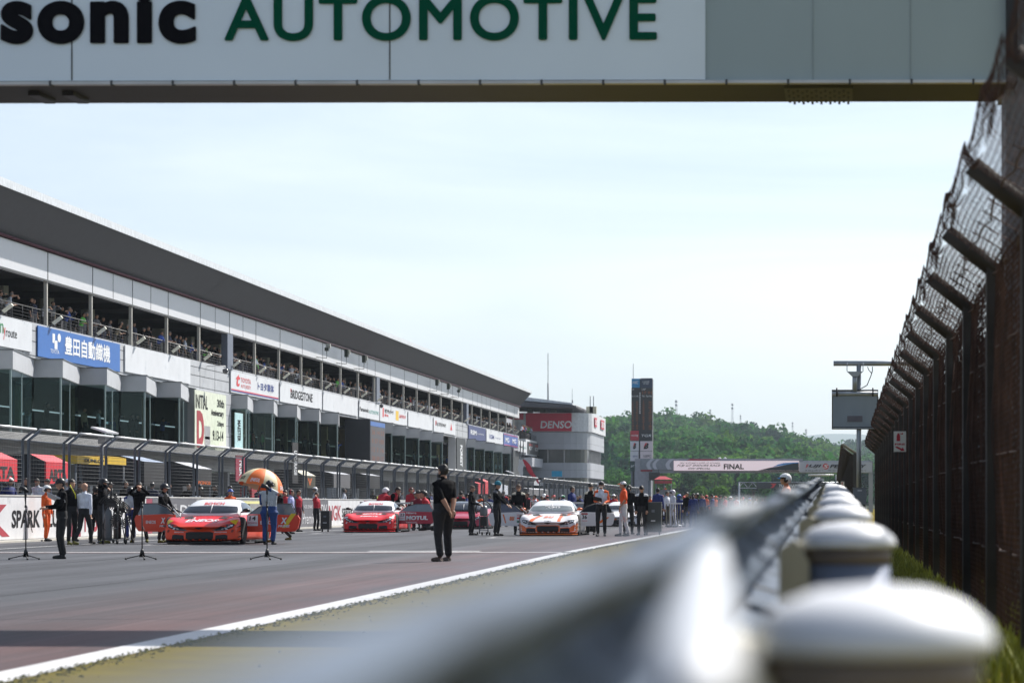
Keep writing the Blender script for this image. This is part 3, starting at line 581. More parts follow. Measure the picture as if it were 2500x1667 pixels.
# small signal board under the gantry
r = empty('signal_board', (GX(1599, GY), GY-1, 0), 'dark signal board on posts beneath the left end of the gantry', 'display board')
b = MB(); b.box(-.72, .72, -.15, .15, GZ(1172, GY), GZ(1153, GY), M('board_black', (.01, .012, .014), .4)); b.build('panel', r)
b = MB()
for x in (-.55, .55): b.tube([(x, 0, GZ(1153, GY)), (x, 0, GZ(1147, GY))], .05, greyst, 6)
b.tube([(-.72, .2, 0), (-.72, .2, GZ(1172, GY))], .1, greyst, 6); b.build('posts', r)
# marshal post with red roof
Y = 340; r = empty('marshal_post', (GX(1622, Y), Y, 0), 'small marshal hut with a red pitched roof beside the gantry leg', 'hut')
b = MB(); z0, z1 = GZ(1170, Y), GZ(1162, Y); b.add([(-1.25, -1, z0), (1.05, -1, z0), (1.05, 1.2, z0), (-1.25, 1.2, z0), (-.6, 0, z1), (.1, 0, z1)], [(0, 1, 5, 4), (1, 2, 5), (2, 3, 4, 5), (3, 0, 4), (0, 3, 2, 1)], M('hut_red', (.42, .03, .04), .5)); b.build('roof', r)
b = MB()
for x in (-1, 0, .9): b.tube([(x, -.8, 0), (x, -.8, z0)], .06, greyst, 6)
b.box(-1.2, 1, -.9, -.8, GZ(1180, Y), GZ(1173, Y), M('hut_red')); b.box(-1.1, .95, -.85, 1, 0, GZ(1195, Y), M('hut_grey', (.2, .2, .21), .6)); b.build('frame', r)
# ================================================================ TIMING TOWER
TY = 362; tt = empty('timing_tower', (GX(1566, TY), TY, 0), 'tall dark timing tower with amber figures above white and red advert panels', 'tower')
tdk = M('tower_black', (.012, .014, .02), .4); tsc = M('tower_screen', (.02, .018, .02), .4)
def tface(p0, p1, q0, q1, m, nm, Y=TY): 
    b = MB(); pxbox(b, p0, p1, q0, q1, Y, m, .08); inb(b.build(nm, tt), tt)
b = MB(); pxbox(b, 1542, 1592, 924, 1232+17, TY+.1, tdk, 2.6); inb(b.build('core', tt), tt)
tface(1542, 1562, 924, 946, M('tower_blue', (.01, .22, .5), .4), 'header'); tface(1565, 1593, 923, 947, M('tower_navy', (.02, .035, .08), .4), 'header')
tface(1541.5, 1561, 948, 1050, tsc, 'number_screen'); tface(1564.5, 1593, 948, 1050, tsc, 'number_screen')
tface(1539, 1559.5, 1051, 1075, M('tower_ad_red', (.45, .03, .05), .5), 'advert_panel'); tface(1563, 1592.5, 1051, 1076, M('tower_ad_black', (.02, .02, .025), .5), 'advert_panel')
tface(1538.5, 1559.5, 1076.5, 1100, M('tower_ad_white', (.60, .60, .66), .5, var=.04), 'advert_panel'); tface(1563, 1592.5, 1076.5, 1100.5, M('tower_ad_pale', (.66, .58, .63), .5, var=.04), 'advert_panel')
tface(1538.5, 1559, 1101, 1125, M('tower_ad_white'), 'advert_panel'); tface(1563, 1592.5, 1101.5, 1119, M('tower_ad_pale'), 'advert_panel'); tface(1538, 1549.5, 1126, 1149, M('tower_ad_green', (.02, .05, .05), .5), 'advert_panel')
def ttext(s_, p0, p1, q0, q1, m, **k): inb(text(s_, P((p0+p1)/2, (q0+q1)/2, TY-.03), (p1-p0)/F*TY, (q1-q0)/F*TY, m, tt, EX, EZ, **k), tt)
tam = M('tower_amber', (.20, .06, .02), .5, var=0, emit=.12)
ttext('WEC', 1545, 1559, 930, 937, lwh, shear=.4, bold=.01); ttext('6 HOURS\nOF FUJI', 1569, 1585, 930, 939, lwh); ttext('LAP', 1567, 1576, 948, 952, lwh); ttext('LAP', 1542.5, 1548, 949, 952, lwh); ttext('Pos  Car No.', 1568, 1592, 964.5, 968.5, lwh); ttext('Pos  Car No.', 1542, 1559, 964.5, 968.5, lwh)
ttext('17 91', 1568, 1591, 955, 962, tam, bold=.02)
ttext('\n'.join('1234567890123')[:25].replace('\n', '\n'), 1568, 1574, 978, 1048, tam, bold=.02); ttext('36\n14\n23\n 8\n37\n12\n39\n17\n 3\n38\n19', 1583, 1591, 979, 1049, tam, bold=.02); ttext('1\n2\n3\n4\n5\n6\n7\n8\n9\n10\n11', 1543, 1548, 979, 1048, tam, bold=.02); ttext('36\n14\n23\n 8\n37\n12\n39\n17\n 3\n38\n19', 1552, 1558, 979, 1048, tam, bold=.02)
for x, w_ in ((1549, 8), (1577, 13)):
    ttext('B', x-w_*.45, x+w_*.5, 1081, 1095.5, dk, shear=.3, bold=.06); 
    b = MB(); b.add([P(px_, py_, TY-.05) for px_, py_ in ((x-w_*.12, 1081), (x+w_*.3, 1081), (x-w_*.45, 1092))], [(0, 1, 2)], lred); inb(b.build('emblem', tt), tt)
ttext('NIPPO', 1545, 1557, 1111, 1116, lblu); ttext('NIPPO', 1571, 1590, 1110, 1117, dk); ttext('TGR', 1566, 1590, 1060, 1066, lwh, shear=.2); ttext('racing', 1541, 1558, 1060, 1066, lwh, shear=.2); ttext('BIT', 1540, 1549, 1135, 1140, lwh, shear=.3)
b = MB()
for k in range(12): pxbox(b, 1561, 1563.6, 958+k*4.4, 960.5+k*4.4, TY-.02, lwh, .05)
inb(b.build('vertical_lettering', tt), tt)
b = MB(); b.tube([P(1546, 924, TY+1), P(1546, 888, TY+1)], .04, greyst, 5); inb(b.build('whip_aerial', tt), tt)
b = MB(); pxbox(b, 1540, 1544, 1150, 1250, TY, greyst, .3); pxbox(b, 1548, 1550, 1150, 1250, TY, greyst, .3); inb(b.build('leg', tt), tt)
# overhead truss with dark board further off
Y = 420; r = empty('truss_gantry', (GX(1803, Y), Y, 0), 'distant lattice truss gantry carrying a dark board with a red mark', 'gantry')
b = MB()
for z_ in (GZ(1177, Y), GZ(1191, Y)): b.tube([(0, 0, z_), (GX(2100, Y)-GX(1803, Y), 0, z_)], .07, steel, 5)
for k in range(12):
    x0 = k*.75; b.tube([(x0, 0, GZ(1177 if k % 2 else 1191, Y)), (x0+.75, 0, GZ(1191 if k % 2 else 1177, Y))], .05, steel, 5)
b.tube([(.1, 0, 0), (.1, 0, GZ(1177, Y))], .14, steel, 6); b.build('truss', r)
b = MB(); b.box(GX(1847, Y)-GX(1803, Y), GX(2060, Y)-GX(1803, Y), -.4, -.3, GZ(1192, Y), GZ(1177, Y), M('truss_board', (.03, .035, .04), .5)); b.build('board', r)
b = MB(); x0 = GX(1881, Y)-GX(1803, Y); b.add([(x0, -.42, GZ(1180, Y)), (x0+.95, -.42, GZ(1180, Y)), (x0+.45, -.42, GZ(1190, Y)), (x0, -.42, GZ(1190, Y)), (x0+.4, -.42, GZ(1185, Y))], [(0, 1, 2, 3, 4)], lred); b.build('red_mark', r)
text('YOKOHAMA', (x0+3.0, -.43, GZ(1185, Y)), 3.4, .5, lwh, r, EX, EZ, .03)
Y = 300; r = empty('cantilever_light', (GX(2040, Y), Y, 0), 'thin white tube light on an arm far behind the guardrail', 'lamp'); b = MB(); b.tube([(GX(1973, Y)-GX(2040, Y), 0, GZ(1159, Y)), (GX(2036, Y)-GX(2040, Y), 0, GZ(1159, Y))], .09, white, 8); b.build('tube', r); b = MB(); b.tube([(0, 0, 0), (0, 0, GZ(1158, Y))], .08, greyst, 6); b.build('pole', r)
# ================================================================ RIGHT HAND FENCE
rust = M('rusty_wire', (.065, .032, .022), .8, .2, var=.45, scale=3); rpost = M('rusty_post', (.045, .038, .033), .75, .2, var=.3, scale=4)
FZ, ARM, DROP = 3.09, .37, .27
def fence_mesh_panel(Lp, cell=.075, seed=1):
    """chain link: zig zag ribbons running up the fence, woven sideways"""
    rr = random.Random(seed); vs = []; fs = []
    prof = [(ARM, z) for z in np.arange(.12, FZ-DROP, cell)]; n2 = int(math.hypot(ARM, DROP)/cell)+2
    prof += [(ARM*(1-k/n2), FZ-DROP+DROP*k/n2) for k in range(1, n2+1)]; prof += [(-.04, FZ+.05), (-.05, FZ+.11)]
    nc = int(Lp/cell)
    def wob(y, z): return .010*math.sin(y*1.57+z*2.1+seed)+rr.uniform(-.003, .003)
    memo = {}
    def pt(i, j):
        if (i, j) not in memo: x, z = prof[j]; y = i*cell/2; memo[i, j] = (x+wob(y, z), y+.02*math.sin(z*3+seed)+rr.uniform(-.003, .003), z+(.05*math.sin(y*2.2+seed) if j > len(prof)-4 else 0))
        return memo[i, j]
    r_ = .0018
    for i in range(nc*2-1):
        for j in range(len(prof)-1):
            if (i+j) % 2: a, c = pt(i, j), pt(i+1, j+1)
            else: a, c = pt(i+1, j), pt(i, j+1)
            k = len(vs)
            vs += [(a[0]+r_, a[1]-r_*.6, a[2]), (a[0]-r_, a[1]-r_*.6, a[2]), (a[0], a[1]+r_, a[2]), (c[0]+r_, c[1]-r_*.6, c[2]), (c[0]-r_, c[1]-r_*.6, c[2]), (c[0], c[1]+r_, c[2])]
            fs += [(k, k+1, k+4, k+3), (k+1, k+2, k+5, k+4), (k+2, k, k+3, k+5)]
    me = bpy.data.meshes.new('chain_link'); me.from_pydata(vs, [], fs); me.materials.append(rust); return me
pm = [fence_mesh_panel(4.0, .042, s_) for s_ in (1, 2, 3)]
def rfence(y0, y1, xf, label, spacing=4.0, sc=1.0):
    fe = empty('chain_link_fence', (xf(y0), y0, 0), label, 'fence'); y = y0; i = 0
    b = MB(); b.box(ARM-.065, ARM+.065, -.06, .06, 0, FZ-DROP, rpost); b.tube([(ARM, 0, FZ-DROP-.03), (0, 0, FZ)], .068, rpost, 6); b.tube([(ARM, 0, .1), (ARM, 0, .1)], .01, rpost, 4); pme = b.mesh('post')
    b = MB()
    for (dx, z, r_) in ((-.02, FZ+.02, .005), (ARM*.5, FZ-DROP*.5, .007), (ARM, FZ-DROP-.05, .008), (ARM, 2.2, .007), (ARM, 1.4, .007), (ARM, .7, .007)):
        pts = [(dx+.02*math.sin(k*2.1+z*7), k*spacing/8, z-.04*math.sin(math.pi*k/8)+.01*math.sin(k*5+z)) for k in range(9)]; b.tube(pts, r_, rust, 4)
    for k in range(1, 6): b.tube([(ARM+.03, k*.7, .3), (ARM+.05*math.sin(k), k*.7+.12, 1.6), (ARM+.02, k*.7, FZ-DROP), (ARM*.4, k*.7+.15, FZ-DROP*.4)], .006, rust, 4)
    cme = b.mesh('tension_cable')
    while y < y1:
        x = xf(y)-xf(y0); o = link('post', pme, fe); o.location = (x, y-y0, 0); an = math.atan2(xf(y+4)-xf(y), 4)
        if y+spacing <= y1+.1:
            for nm, me in (('chain_link', pm[i % 3]), ('tension_cable', cme)):
                o = link(nm, me, fe); o.location = (x, y-y0, 0); o.rotation_euler = (0, 0, -an)
            if y > 48:
                o = link('chain_link', pm[(i+1) % 3], fe); o.location = (x+.03, y-y0+.019, .03); o.rotation_euler = (0, 0, -an)
        y += spacing; i += 1
    return fe
xf1 = lambda y: GX(2372, 16.4)+.0105*(y-16.4)
rfence(16.4-12, 92.6, xf1, 'tall rusty chain link fence with bent over posts along the right edge')
xf2 = lambda y: 1.0+.0067*(y-98)
rfence(98, 230, xf2, 'second rusty fence run beyond the gap behind the signal box pole')
b = MB(); T = Matrix.Identity(4); r = empty('fence_end_frame', (1.0, 97.8, 0), 'weathered timber coloured end frame of the far fence run', 'post')
b.tube([(0, 0, 3.22), (.50, 0, 2.88)], .06, M('weathered_frame', (.16, .15, .11), .8, var=.2), 6); b.build('top_arm', r); b = MB(); b.box(.40, .58, -.08, .08, 0, 2.9, M('end_post_dark', (.035, .035, .035), .7)); b.build('upright', r)
# bushes/dark hedge seen through the fence
def fsign(px, py, pxh, Y, label):
    h = pxh/F*Y; wd = h*.60; r = empty('fire_sign', (GX(px, Y), Y, GZ(py, Y)), label, 'sign'); b = MB(); b.box(-wd/2, wd/2, 0, .01, -h/2, h/2, M('fire_sign_white', (.62, .62, .58), .5, var=.05)); b.build('plate', r)
    fr = M('fire_red', (.42, .015, .03), .5, var=0); b = MB(); s_ = h
    b.prism([(-.16*s_, .02*s_), (0.01*s_, .02*s_), (.01*s_, .30*s_), (-.03*s_, .35*s_), (-.03*s_, .38*s_), (.15*s_, .42*s_), (.15*s_, .34*s_), (-.02*s_, .40*s_), (-.12*s_, .40*s_), (-.12*s_, .35*s_), (-.16*s_, .30*s_)], -.003, -.006, fr, lambda u, v, w_: (u, w_, v))
    b.prism([(-.24*s_, -.25*s_), (-.18*s_, -.31*s_), (.05*s_, -.42*s_), (.0, -.46*s_), (.24*s_, -.45*s_), (.13*s_, -.28*s_), (.09*s_, -.35*s_), (-.12*s_, -.24*s_)][:8], -.003, -.006, fr, lambda u, v, w_: (u, w_, v)); b.build('extinguisher_symbol', r)
    text('FIRE', (0, -.005, -.13*s_), wd*.82, h*.09, fr, r, EX, EZ, .04); return r
fsign(2197, 1077.5, 50, 40, 'white and red FIRE sign with an extinguisher symbol on the near fence')
fsign(2057, 1182, 14, 96, 'small white and red fire sign low on the far fence run')
# ================================================================ SIGNAL BOX ON POLE
Y = 72; r = empty('signal_box', (GX(2097, Y), Y, 0), 'grey signal box hung from a horizontal pipe on a tall mast', 'signal'); X0 = GX(2097, Y)
gp = M('mast_galvanised', (.30, .33, .36), .45, .5, var=.15, scale=5, stretch=(1, 1, .3)); bg_ = M('box_grey', (.20, .24, .28), .5, .1, var=.08, scale=2, stretch=(1, 1, .3)); bk = M('box_trim_black', (.01, .01, .012), .5)
def Q(px, py, dy=0): return (GX(px, Y)-X0, dy, GZ(py, Y))
b = MB(); b.tube([(0, .12, 0), (0, .12, GZ(884, Y))], .065, gp, 14); b.build('mast', r)
b = MB(); b.tube([Q(2035, 886.5, .12), Q(2260, 886.5, .12)], .07, gp, 14); b.build('cross_pipe', r)
b = MB(); b.tube([Q(2087, 955), Q(2087, 907)], .068, gp, 14); b.add([Q(2068, 907, -.1), Q(2107, 907, -.1), Q(2094, 919, -.1), Q(2081, 919, -.1), Q(2068, 907, .1), Q(2107, 907, .1), Q(2094, 919, .1), Q(2081, 919, .1)], [(0, 1, 2, 3), (4, 5, 6, 7), (0, 4, 7, 3), (1, 5, 6, 2), (0, 1, 5, 4)], gp)
for px in (2068, 2107): b.tube([Q(px, 907), Q(px, 885)], .012, gp, 5)
b.build('hanger', r)
b = MB(); x0, _, z1 = Q(2031, 951); x1, _, z0 = Q(2144, 1047); b.box(x0, x1, .02, .4, z0, z1, bk); b.build('cabinet_frame', r)
b = MB(); x0, _, z1 = Q(2033.5, 962); x1, _, z0 = Q(2141, 1042); b.box(x0, x1, -.02, .019, z0, z1, bg_); b.build('back_panel', r)
b = MB(); b.tube([Q(2031.5, 961, -.02), Q(2142.5, 961, -.02)], .06, gp, 12); b.tube([Q(2033, 1045.5, -.02), Q(2142, 1045.5, -.02)], .02, gp, 8); b.build('clamp_pipe', r)
b = MB()
for px in (2043, 2131): b.tube([Q(px, 947, -.07), Q(px, 968, -.09)], .022, bk, 6)
b.build('clamp', r)
b = MB(); x0, _, z1 = Q(2068.5, 1015); x1, _, z0 = Q(2105.5, 1029.5); b.box(x0, x1, -.035, -.021, z0, z1, M('vent_plum', (.13, .11, .13), .6)); 
for k in range(16): xx = x0+(k+.5)*(x1-x0)/16; b.box(xx-.004, xx+.004, -.041, -.036, z0+.01, z1-.01, greyst)
b.build('vent', r)
b = MB(); b.tube([Q(2130, 895), Q(2130, 905), Q(2126, 918), Q(2117, 940), Q(2100, 950)], .014, bk, 6); b.tube([Q(2118, 895), Q(2121, 903), Q(2128, 911)], .012, bk, 6); b.build('cable', r)
Yc = 60; r = empty('control_cabinet', (GX(2099, Yc), Yc, 0), 'grey electrical cabinet standing at the foot of the mast', 'cabinet')
z0, z1 = GZ(1231, Yc), GZ(1191, Yc); b = MB(); b.box(-.15, .15, 0, .2, z0, z1, M('cabinet_grey', (.30, .32, .34), .5, var=.08)); b.box(-.165, .165, -.02, .22, z1, z1+.015, M('cabinet_grey')); b.build('body', r)
b = MB(); b.box(-.13, -.05, -.012, -.002, z0+.1, z0+.2, M('cabinet_plate', (.24, .26, .28), .5)); b.box(-.05, .05, -.01, -.002, z1-.07, z1-.04, white); b.build('plates', r); b = MB(); b.tube([(-.1, .1, 0), (-.1, .1, z0)], .02, greyst, 6); b.build('leg', r); b = MB(); b.tube([(.1, .1, 0), (.1, .1, z0)], .02, greyst, 6); b.build('leg', r)
# ================================================================ GUARDRAIL
gr = empty('guardrail', (.06, 0, 0), 'out of focus guardrail with white domed posts running away from the viewer', 'guardrail')
gx_ = lambda y: .040+.0062*y-(0 if y < 25 else .002*(y-25))
gz_ = lambda y: .898+.0086*y+(.00012*y*y if y < 25 else .00012*625+.0002*(y-25))
capm = M('post_cap_white', (.78, .80, .83), .5, var=.04); postm = M('rail_post', (.20, .24, .33), .4, .2, var=.1); bandm = M('post_band', (.17, .14, .12), .6, var=.3)
def rpost_(y):
    x, z = gx_(y), gz_(y); b = MB(); b.lathe([(.105, 0), (.105, z-.105)], (x-.06, y, 0), postm, 24); o = b.build('post', gr)
    b = MB(); b.lathe([(.107, z-.105), (.107, z-.07)], (x-.06, y, 0), bandm, 24); b.build('rust_band', o)
    b = MB(); b.lathe([(.112, z-.066), (.121, z-.062), (.121, z-.052), (.112, z-.036), (.09, z-.018), (.055, z-.005), (.001, z)], (x-.06, y, 0), capm, 28); b.build('cap', o)
y = 2.62; k = 0
while y < 60: rpost_(y); y += 3.98; k += 1
galv = M('beam_galvanised', (.13, .165, .22), .75, 0, var=.3, scale=5, bump=.1, spec=.15, dirt_or_shade=((.012, .012, .012), 3.2, .54)); brightm = M('sunlit_flange_white', (.50, .53, .57), .45, var=.1, scale=6); beamp = M('beam_back', (.22, .24, .27), .5, .4, var=.2)  # black patches put the shade of the beam's hollows into its colour
grl_ = M('shade_oval_black', (.006, .006, .007), .8)
def beam(dz, name):
    prof = [(-.10, -.165), (-.13, -.165), (-.165, -.13), (-.20, -.115), (-.235, -.10), (-.245, -.07), (-.235, -.04), (-.17, -.01), (-.155, 0), (-.17, .01), (-.235, .04), (-.245, .07), (-.235, .10), (-.20, .115), (-.165, .13), (-.13, .165), (-.105, .16), (-.14, .12), (-.20, .10), (-.222, .07), (-.21, .045), (-.145, .0), (-.21, -.045), (-.222, -.07), (-.20, -.1), (-.14, -.12)]
    y = -.55-3.98; k = 0
    while y < 60:      # separate 3.98 m lengths, each lapping over the next
        rings = []; L_ = 3.98
        for j in range(9):
            t_ = j/8; yy = y+t_*(L_+.18); sx = 1+.05*(1-t_); dn = .012*math.sin(yy*3+k*1.3)
            rings.append([(gx_(yy)-.06+px_*1.15*sx-.03+dn*(pz_ > 0), yy, gz_(max(yy, 0))-.105+dz+pz_) for px_, pz_ in prof])
        b = MB(); b.loft(rings, galv, True); b.build(name, gr)
        if dz == 0:     # white strip at the joint: sunlight on the top wave put in as shape
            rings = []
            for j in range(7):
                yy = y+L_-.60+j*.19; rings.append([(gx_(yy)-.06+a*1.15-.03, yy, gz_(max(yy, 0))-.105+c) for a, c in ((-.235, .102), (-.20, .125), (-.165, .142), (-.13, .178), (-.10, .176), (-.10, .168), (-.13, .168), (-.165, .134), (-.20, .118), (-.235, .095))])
            b = MB(); b.loft(rings, brightm, True); b.build('sunlit_strip', gr)
            yc = y+L_-1.65; b = MB(); b.add([(gx_(yc)-.06-.03-.18*1.15+.026*math.cos(q_), yc+.2*math.sin(q_), gz_(max(yc, 0))-.105+.137+.014*math.cos(q_)) for q_ in [k_*math.pi/10 for k_ in range(20)]], [tuple(range(20))], grl_); b.build('shade_oval', gr)  # flat black oval drawn in for a shaded hollow of the beam
        y += L_; k += 1
beam(0, 'beam'); beam(-.38, 'beam'); beam(-.76 if False else -.70, 'beam')
cream = M('spacer_cream', (.50, .47, .36), .6, var=.15); y = 2.62
while y < 60:
    b = MB(); x, z = gx_(y)-.06, gz_(y)
    b.prism([(x-.17, z-.20), (x-.095, z-.20), (x-.095, z-.10), (x-.13, z-.045), (x-.17, z-.07)], y-.07, y+.07, cream, lambda u, v, w_: (u, w_, v)); b.build('spacer_block', gr); b = MB(); b.box(x-.19, x-.09, y-.1, y+.1, z-.6, z-.42, cream); b.build('spacer_block', gr)
    b = MB()
    for q in (-.35, .35, .0): b = MB(); b.lathe([(.001, 0), (.022, 0), (.022, .03), (.001, .032)], (x-.205, y+q*.5, z+.02), M('bolt_dark', (.02, .02, .022), .6), 8); b.build('bolt', gr)
    y += 3.98
b = MB(); b.loft([[(-.046-.0108*j+dx_, .95+j*.29, .933+.0062*j+dz_) for dx_, dz_ in ((-.019, 0), (.019, .003), (.019, -.006), (-.019, -.009))] for j in range(6)], brightm, True); o = b.build('white_flange', gr); o.location = (-.06, 0, 0)
# ================================================================ HILLS AND FOREST
HY0, HY1 = 640., 1250.
rp = [(1100, 1000), (1457, 1010), (1560, 1004), (1640, 1012), (1700, 1018), (1780, 1024), (1840, 1035), (1880, 1048), (1920, 1062), (1960, 1074), (2000, 1092), (2040, 1105), (2080, 1118), (2300, 1150)]
def ridge(px): return np.interp(px, [a for a, _ in rp], [c for _, c in rp])
def hz(x, y):     # terrain of the near hill
    px = VX+x/y*F; top = (VY-ridge(px)-52)/F*HY1; t_ = min(max((y-HY0)/(HY1-HY0), 0), 1.25)
    s_ = t_**.85 if t_ < 1 else 1-(t_-1)*1.2
    return max(0, top)*s_ + (2.5*math.sin(x*.03+y*.012)+2*math.sin(x*.07-y*.02))*min(1, t_*3)*.8
hm = M('hill_undergrowth', (.012, .03, .008), .95, var=.4, scale=.05)
def terrain(name, x0, x1, y0, y1, nx, ny, fn, m):
    vs = []; fs = []
    for j in range(ny):
        for i in range(nx): x = x0+(x1-x0)*i/(nx-1); y = y0+(y1-y0)*j/(ny-1); vs.append((x, y, fn(x, y)))
    for j in range(ny-1):
        for i in range(nx-1): k = j*nx+i; fs.append((k, k+1, k+nx+1, k+nx))
    me = bpy.data.meshes.new(name); me.from_pydata(vs, [], fs); me.materials.append(m); me.polygons.foreach_set('use_smooth', [True]*len(fs)); o = link(name, me); meta(o, kind='structure'); return o
terrain('hill', -330, 130, HY0, HY1+150, 70, 60, lambda x, y: hz(x, y)-.3, hm)
r2 = [(1900, 1105), (1990, 1086), (2030, 1076), (2080, 1073), (2140, 1077), (2250, 1070), (2500, 1070)]
def hz2(x, y):
    px = VX+x/y*F; top = (VY-np.interp(px, [a for a, _ in r2], [c for _, c in r2])-28)/F*1900; t_ = min(max((y-1450)/450, 0), 1.2); return max(0, top)*(t_ if t_ < 1 else 1-(t_-1)) 
terrain('hill', -60, 260, 1450, 1990, 40, 30, lambda x, y: hz2(x, y)-.3, hm)
def hz3(x, y):
    px = VX+x/y*F; return max(0, (VY-np.interp(px, [1000, 1850, 1960, 2010, 2080, 2150, 2300], [1120, 1072, 1061, 1056, 1055, 1062, 1080]))/F*8000)*min(1, (y-6500)/1500)
terrain('far_mountain', -1300, 700, 6500, 8100, 40, 12, hz3, M('far_mountain_green', (.04, .07, .04), .95, var=.2, scale=.005))
leaf = bpy.data.materials.new('foliage'); leaf.use_nodes = True; t = leaf.node_tree; pb = t.nodes['Principled BSDF']; pb.inputs['Roughness'].default_value = .9; pb.inputs['Specular IOR Level'].default_value = .1
at = t.nodes.new('ShaderNodeAttribute'); at.attribute_name = 'tint'; t.links.new(at.outputs['Color'], pb.inputs['Base Color'])
tb = t.nodes.new('ShaderNodeBsdfTranslucent'); t.links.new(at.outputs['Color'], tb.inputs[0]); ms = t.nodes.new('ShaderNodeMixShader'); ms.inputs[0].default_value = .45
out = t.nodes['Material Output']; t.links.new(pb.outputs[0], ms.inputs[1]); t.links.new(tb.outputs[0], ms.inputs[2]); t.links.new(ms.outputs[0], out.inputs[0])
TINTS = np.array([(.030, .108, .024), (.045, .14, .026), (.017, .075, .025), (.075, .165, .03), (.007, .040, .022), (.034, .112, .036), (.055, .135, .05)])
def crowns(trees, per, seed=1):
    """trees: list of (x,y,zbase,R,H,tintindex,conifer) -> leaf quads"""
    g = np.random.default_rng(seed); V = []; C = []
    for (x, y, z, Rr, H, ti, con) in trees:
        n = per; d = g.normal(size=(n, 3)); d /= np.linalg.norm(d, axis=1)[:, None]
        if con:
            h = g.random(n)**1.3; rad = Rr*(1-h)*g.uniform(.6, 1, n); a = g.uniform(0, 6.283, n); c = np.stack([rad*np.cos(a), rad*np.sin(a), h*H], 1)
        else:
            nb = 6; bc = g.normal(size=(nb, 3))*np.array([.45, .45, .28])*Rr; br_ = g.uniform(.42, .7, nb)*Rr; k = g.integers(0, nb, n)
            c = bc[k]+d*(br_[k]*g.uniform(.75, 1.05, n))[:, None]; c[:, 2] = c[:, 2]*.85+H*.62
        s_ = Rr*g.uniform(.06, .14, n)
        nn = d+g.normal(size=(n, 3))*.5; nn /= np.linalg.norm(nn, axis=1)[:, None]
        u = np.cross(nn, g.normal(size=(n, 3))); u /= np.linalg.norm(u, axis=1)[:, None]+1e-9; v_ = np.cross(nn, u)
        u *= s_[:, None]; v_ *= (s_*g.uniform(.5, 1, n))[:, None]; c += np.array([x, y, z])
        V.append(np.stack([c-u-v_, c+u-v_*.6, c+u*.7+v_, c-u*.8+v_*.8], 1).reshape(-1, 3))
        tc_ = TINTS[ti]*g.uniform(.85, 1.2); C.append(np.repeat(tc_[None]*g.uniform(.8, 1.25, (n, 1)), 1, 0))
    V = np.concatenate(V); C = np.concatenate(C); n = len(V)//4; me = bpy.data.meshes.new('crown')
    me.vertices.add(n*4); me.vertices.foreach_set('co', V.ravel().astype(np.float32)); me.loops.add(n*4); me.loops.foreach_set('vertex_index', np.arange(n*4, dtype=np.int32)); me.polygons.add(n); me.polygons.foreach_set('loop_start', np.arange(0, n*4, 4, dtype=np.int32)); me.polygons.foreach_set('loop_total', np.full(n, 4, dtype=np.int32))
    at_ = me.attributes.new('tint', 'FLOAT_COLOR', 'FACE'); at_.data.foreach_set('color', np.concatenate([C, np.ones((n, 1))], 1).ravel().astype(np.float32)); me.materials.append(leaf); me.update(); return me
tr = []; g = random.Random(11)
for k in range(1900):
    y = HY0+(g.random()**.8)*(HY1-HY0+20); px = g.uniform(1240, 2190); x = GX(px, y); z = hz(x, y)
    con = g.random() < (.16 + .25*(y > HY1-60)); Rr = g.uniform(4.2, 7.5)*(.75 if con else 1); ti = 4 if con else int(g.choice([0, 0, 1, 1, 2, 2, 3, 5, 6]))
    if not con and noise.noise(Vector((x*.02, y*.008, 3))) > .08: ti = int(g.choice([2, 4, 4, 2])); Rr *= .8
    tr.append((x, y, z-1, Rr*(.75 if con else 1), g.uniform(8, 11) if con else g.uniform(8, 11), ti, con))
fo = link('forest', crowns(tr, 420, 3)); meta(fo, 'dense green mixed woodland covering the hillside behind the circuit', 'forest', kind='stuff')
tr = []
for k in range(420):
    y = 1450+g.random()*470; px = g.uniform(1930, 2240); x = GX(px, y); tr.append((x, y, hz2(x, y)-1, g.uniform(5, 8), g.uniform(8, 12), int(g.choice([2, 4, 0, 4])), g.random() < .3))
fo = link('forest', crowns(tr, 240, 4)); meta(fo, 'darker woodland on the second hill at the right', 'forest', kind='stuff')
bark = M('bark', (.06, .045, .03), .9, var=.3)
tl_ = [(1625, 560, 'rounded bright green'), (1662, 585, 'dark green'), (1690, 540, 'pale green rounded'), (1718, 600, 'dark pointed'), (1745, 565, 'bright green wide'), (1778, 610, 'dark pointed'), (1800, 590, 'dark pointed'), (1838, 560, 'mid green'), (1868, 600, 'dark green tall'), (1480, 560, 'yellow green'), (1510, 590, 'mid green wide'), (1905, 575, 'dark green'), (2045, 560, 'mid green'), (2110, 570, 'dark green tall'), (1640, 470, 'low bright green bushy'), (1765, 440, 'low yellow green bushy'), (1740, 455, 'low olive bushy'), (1700, 445, 'low bright green round')]
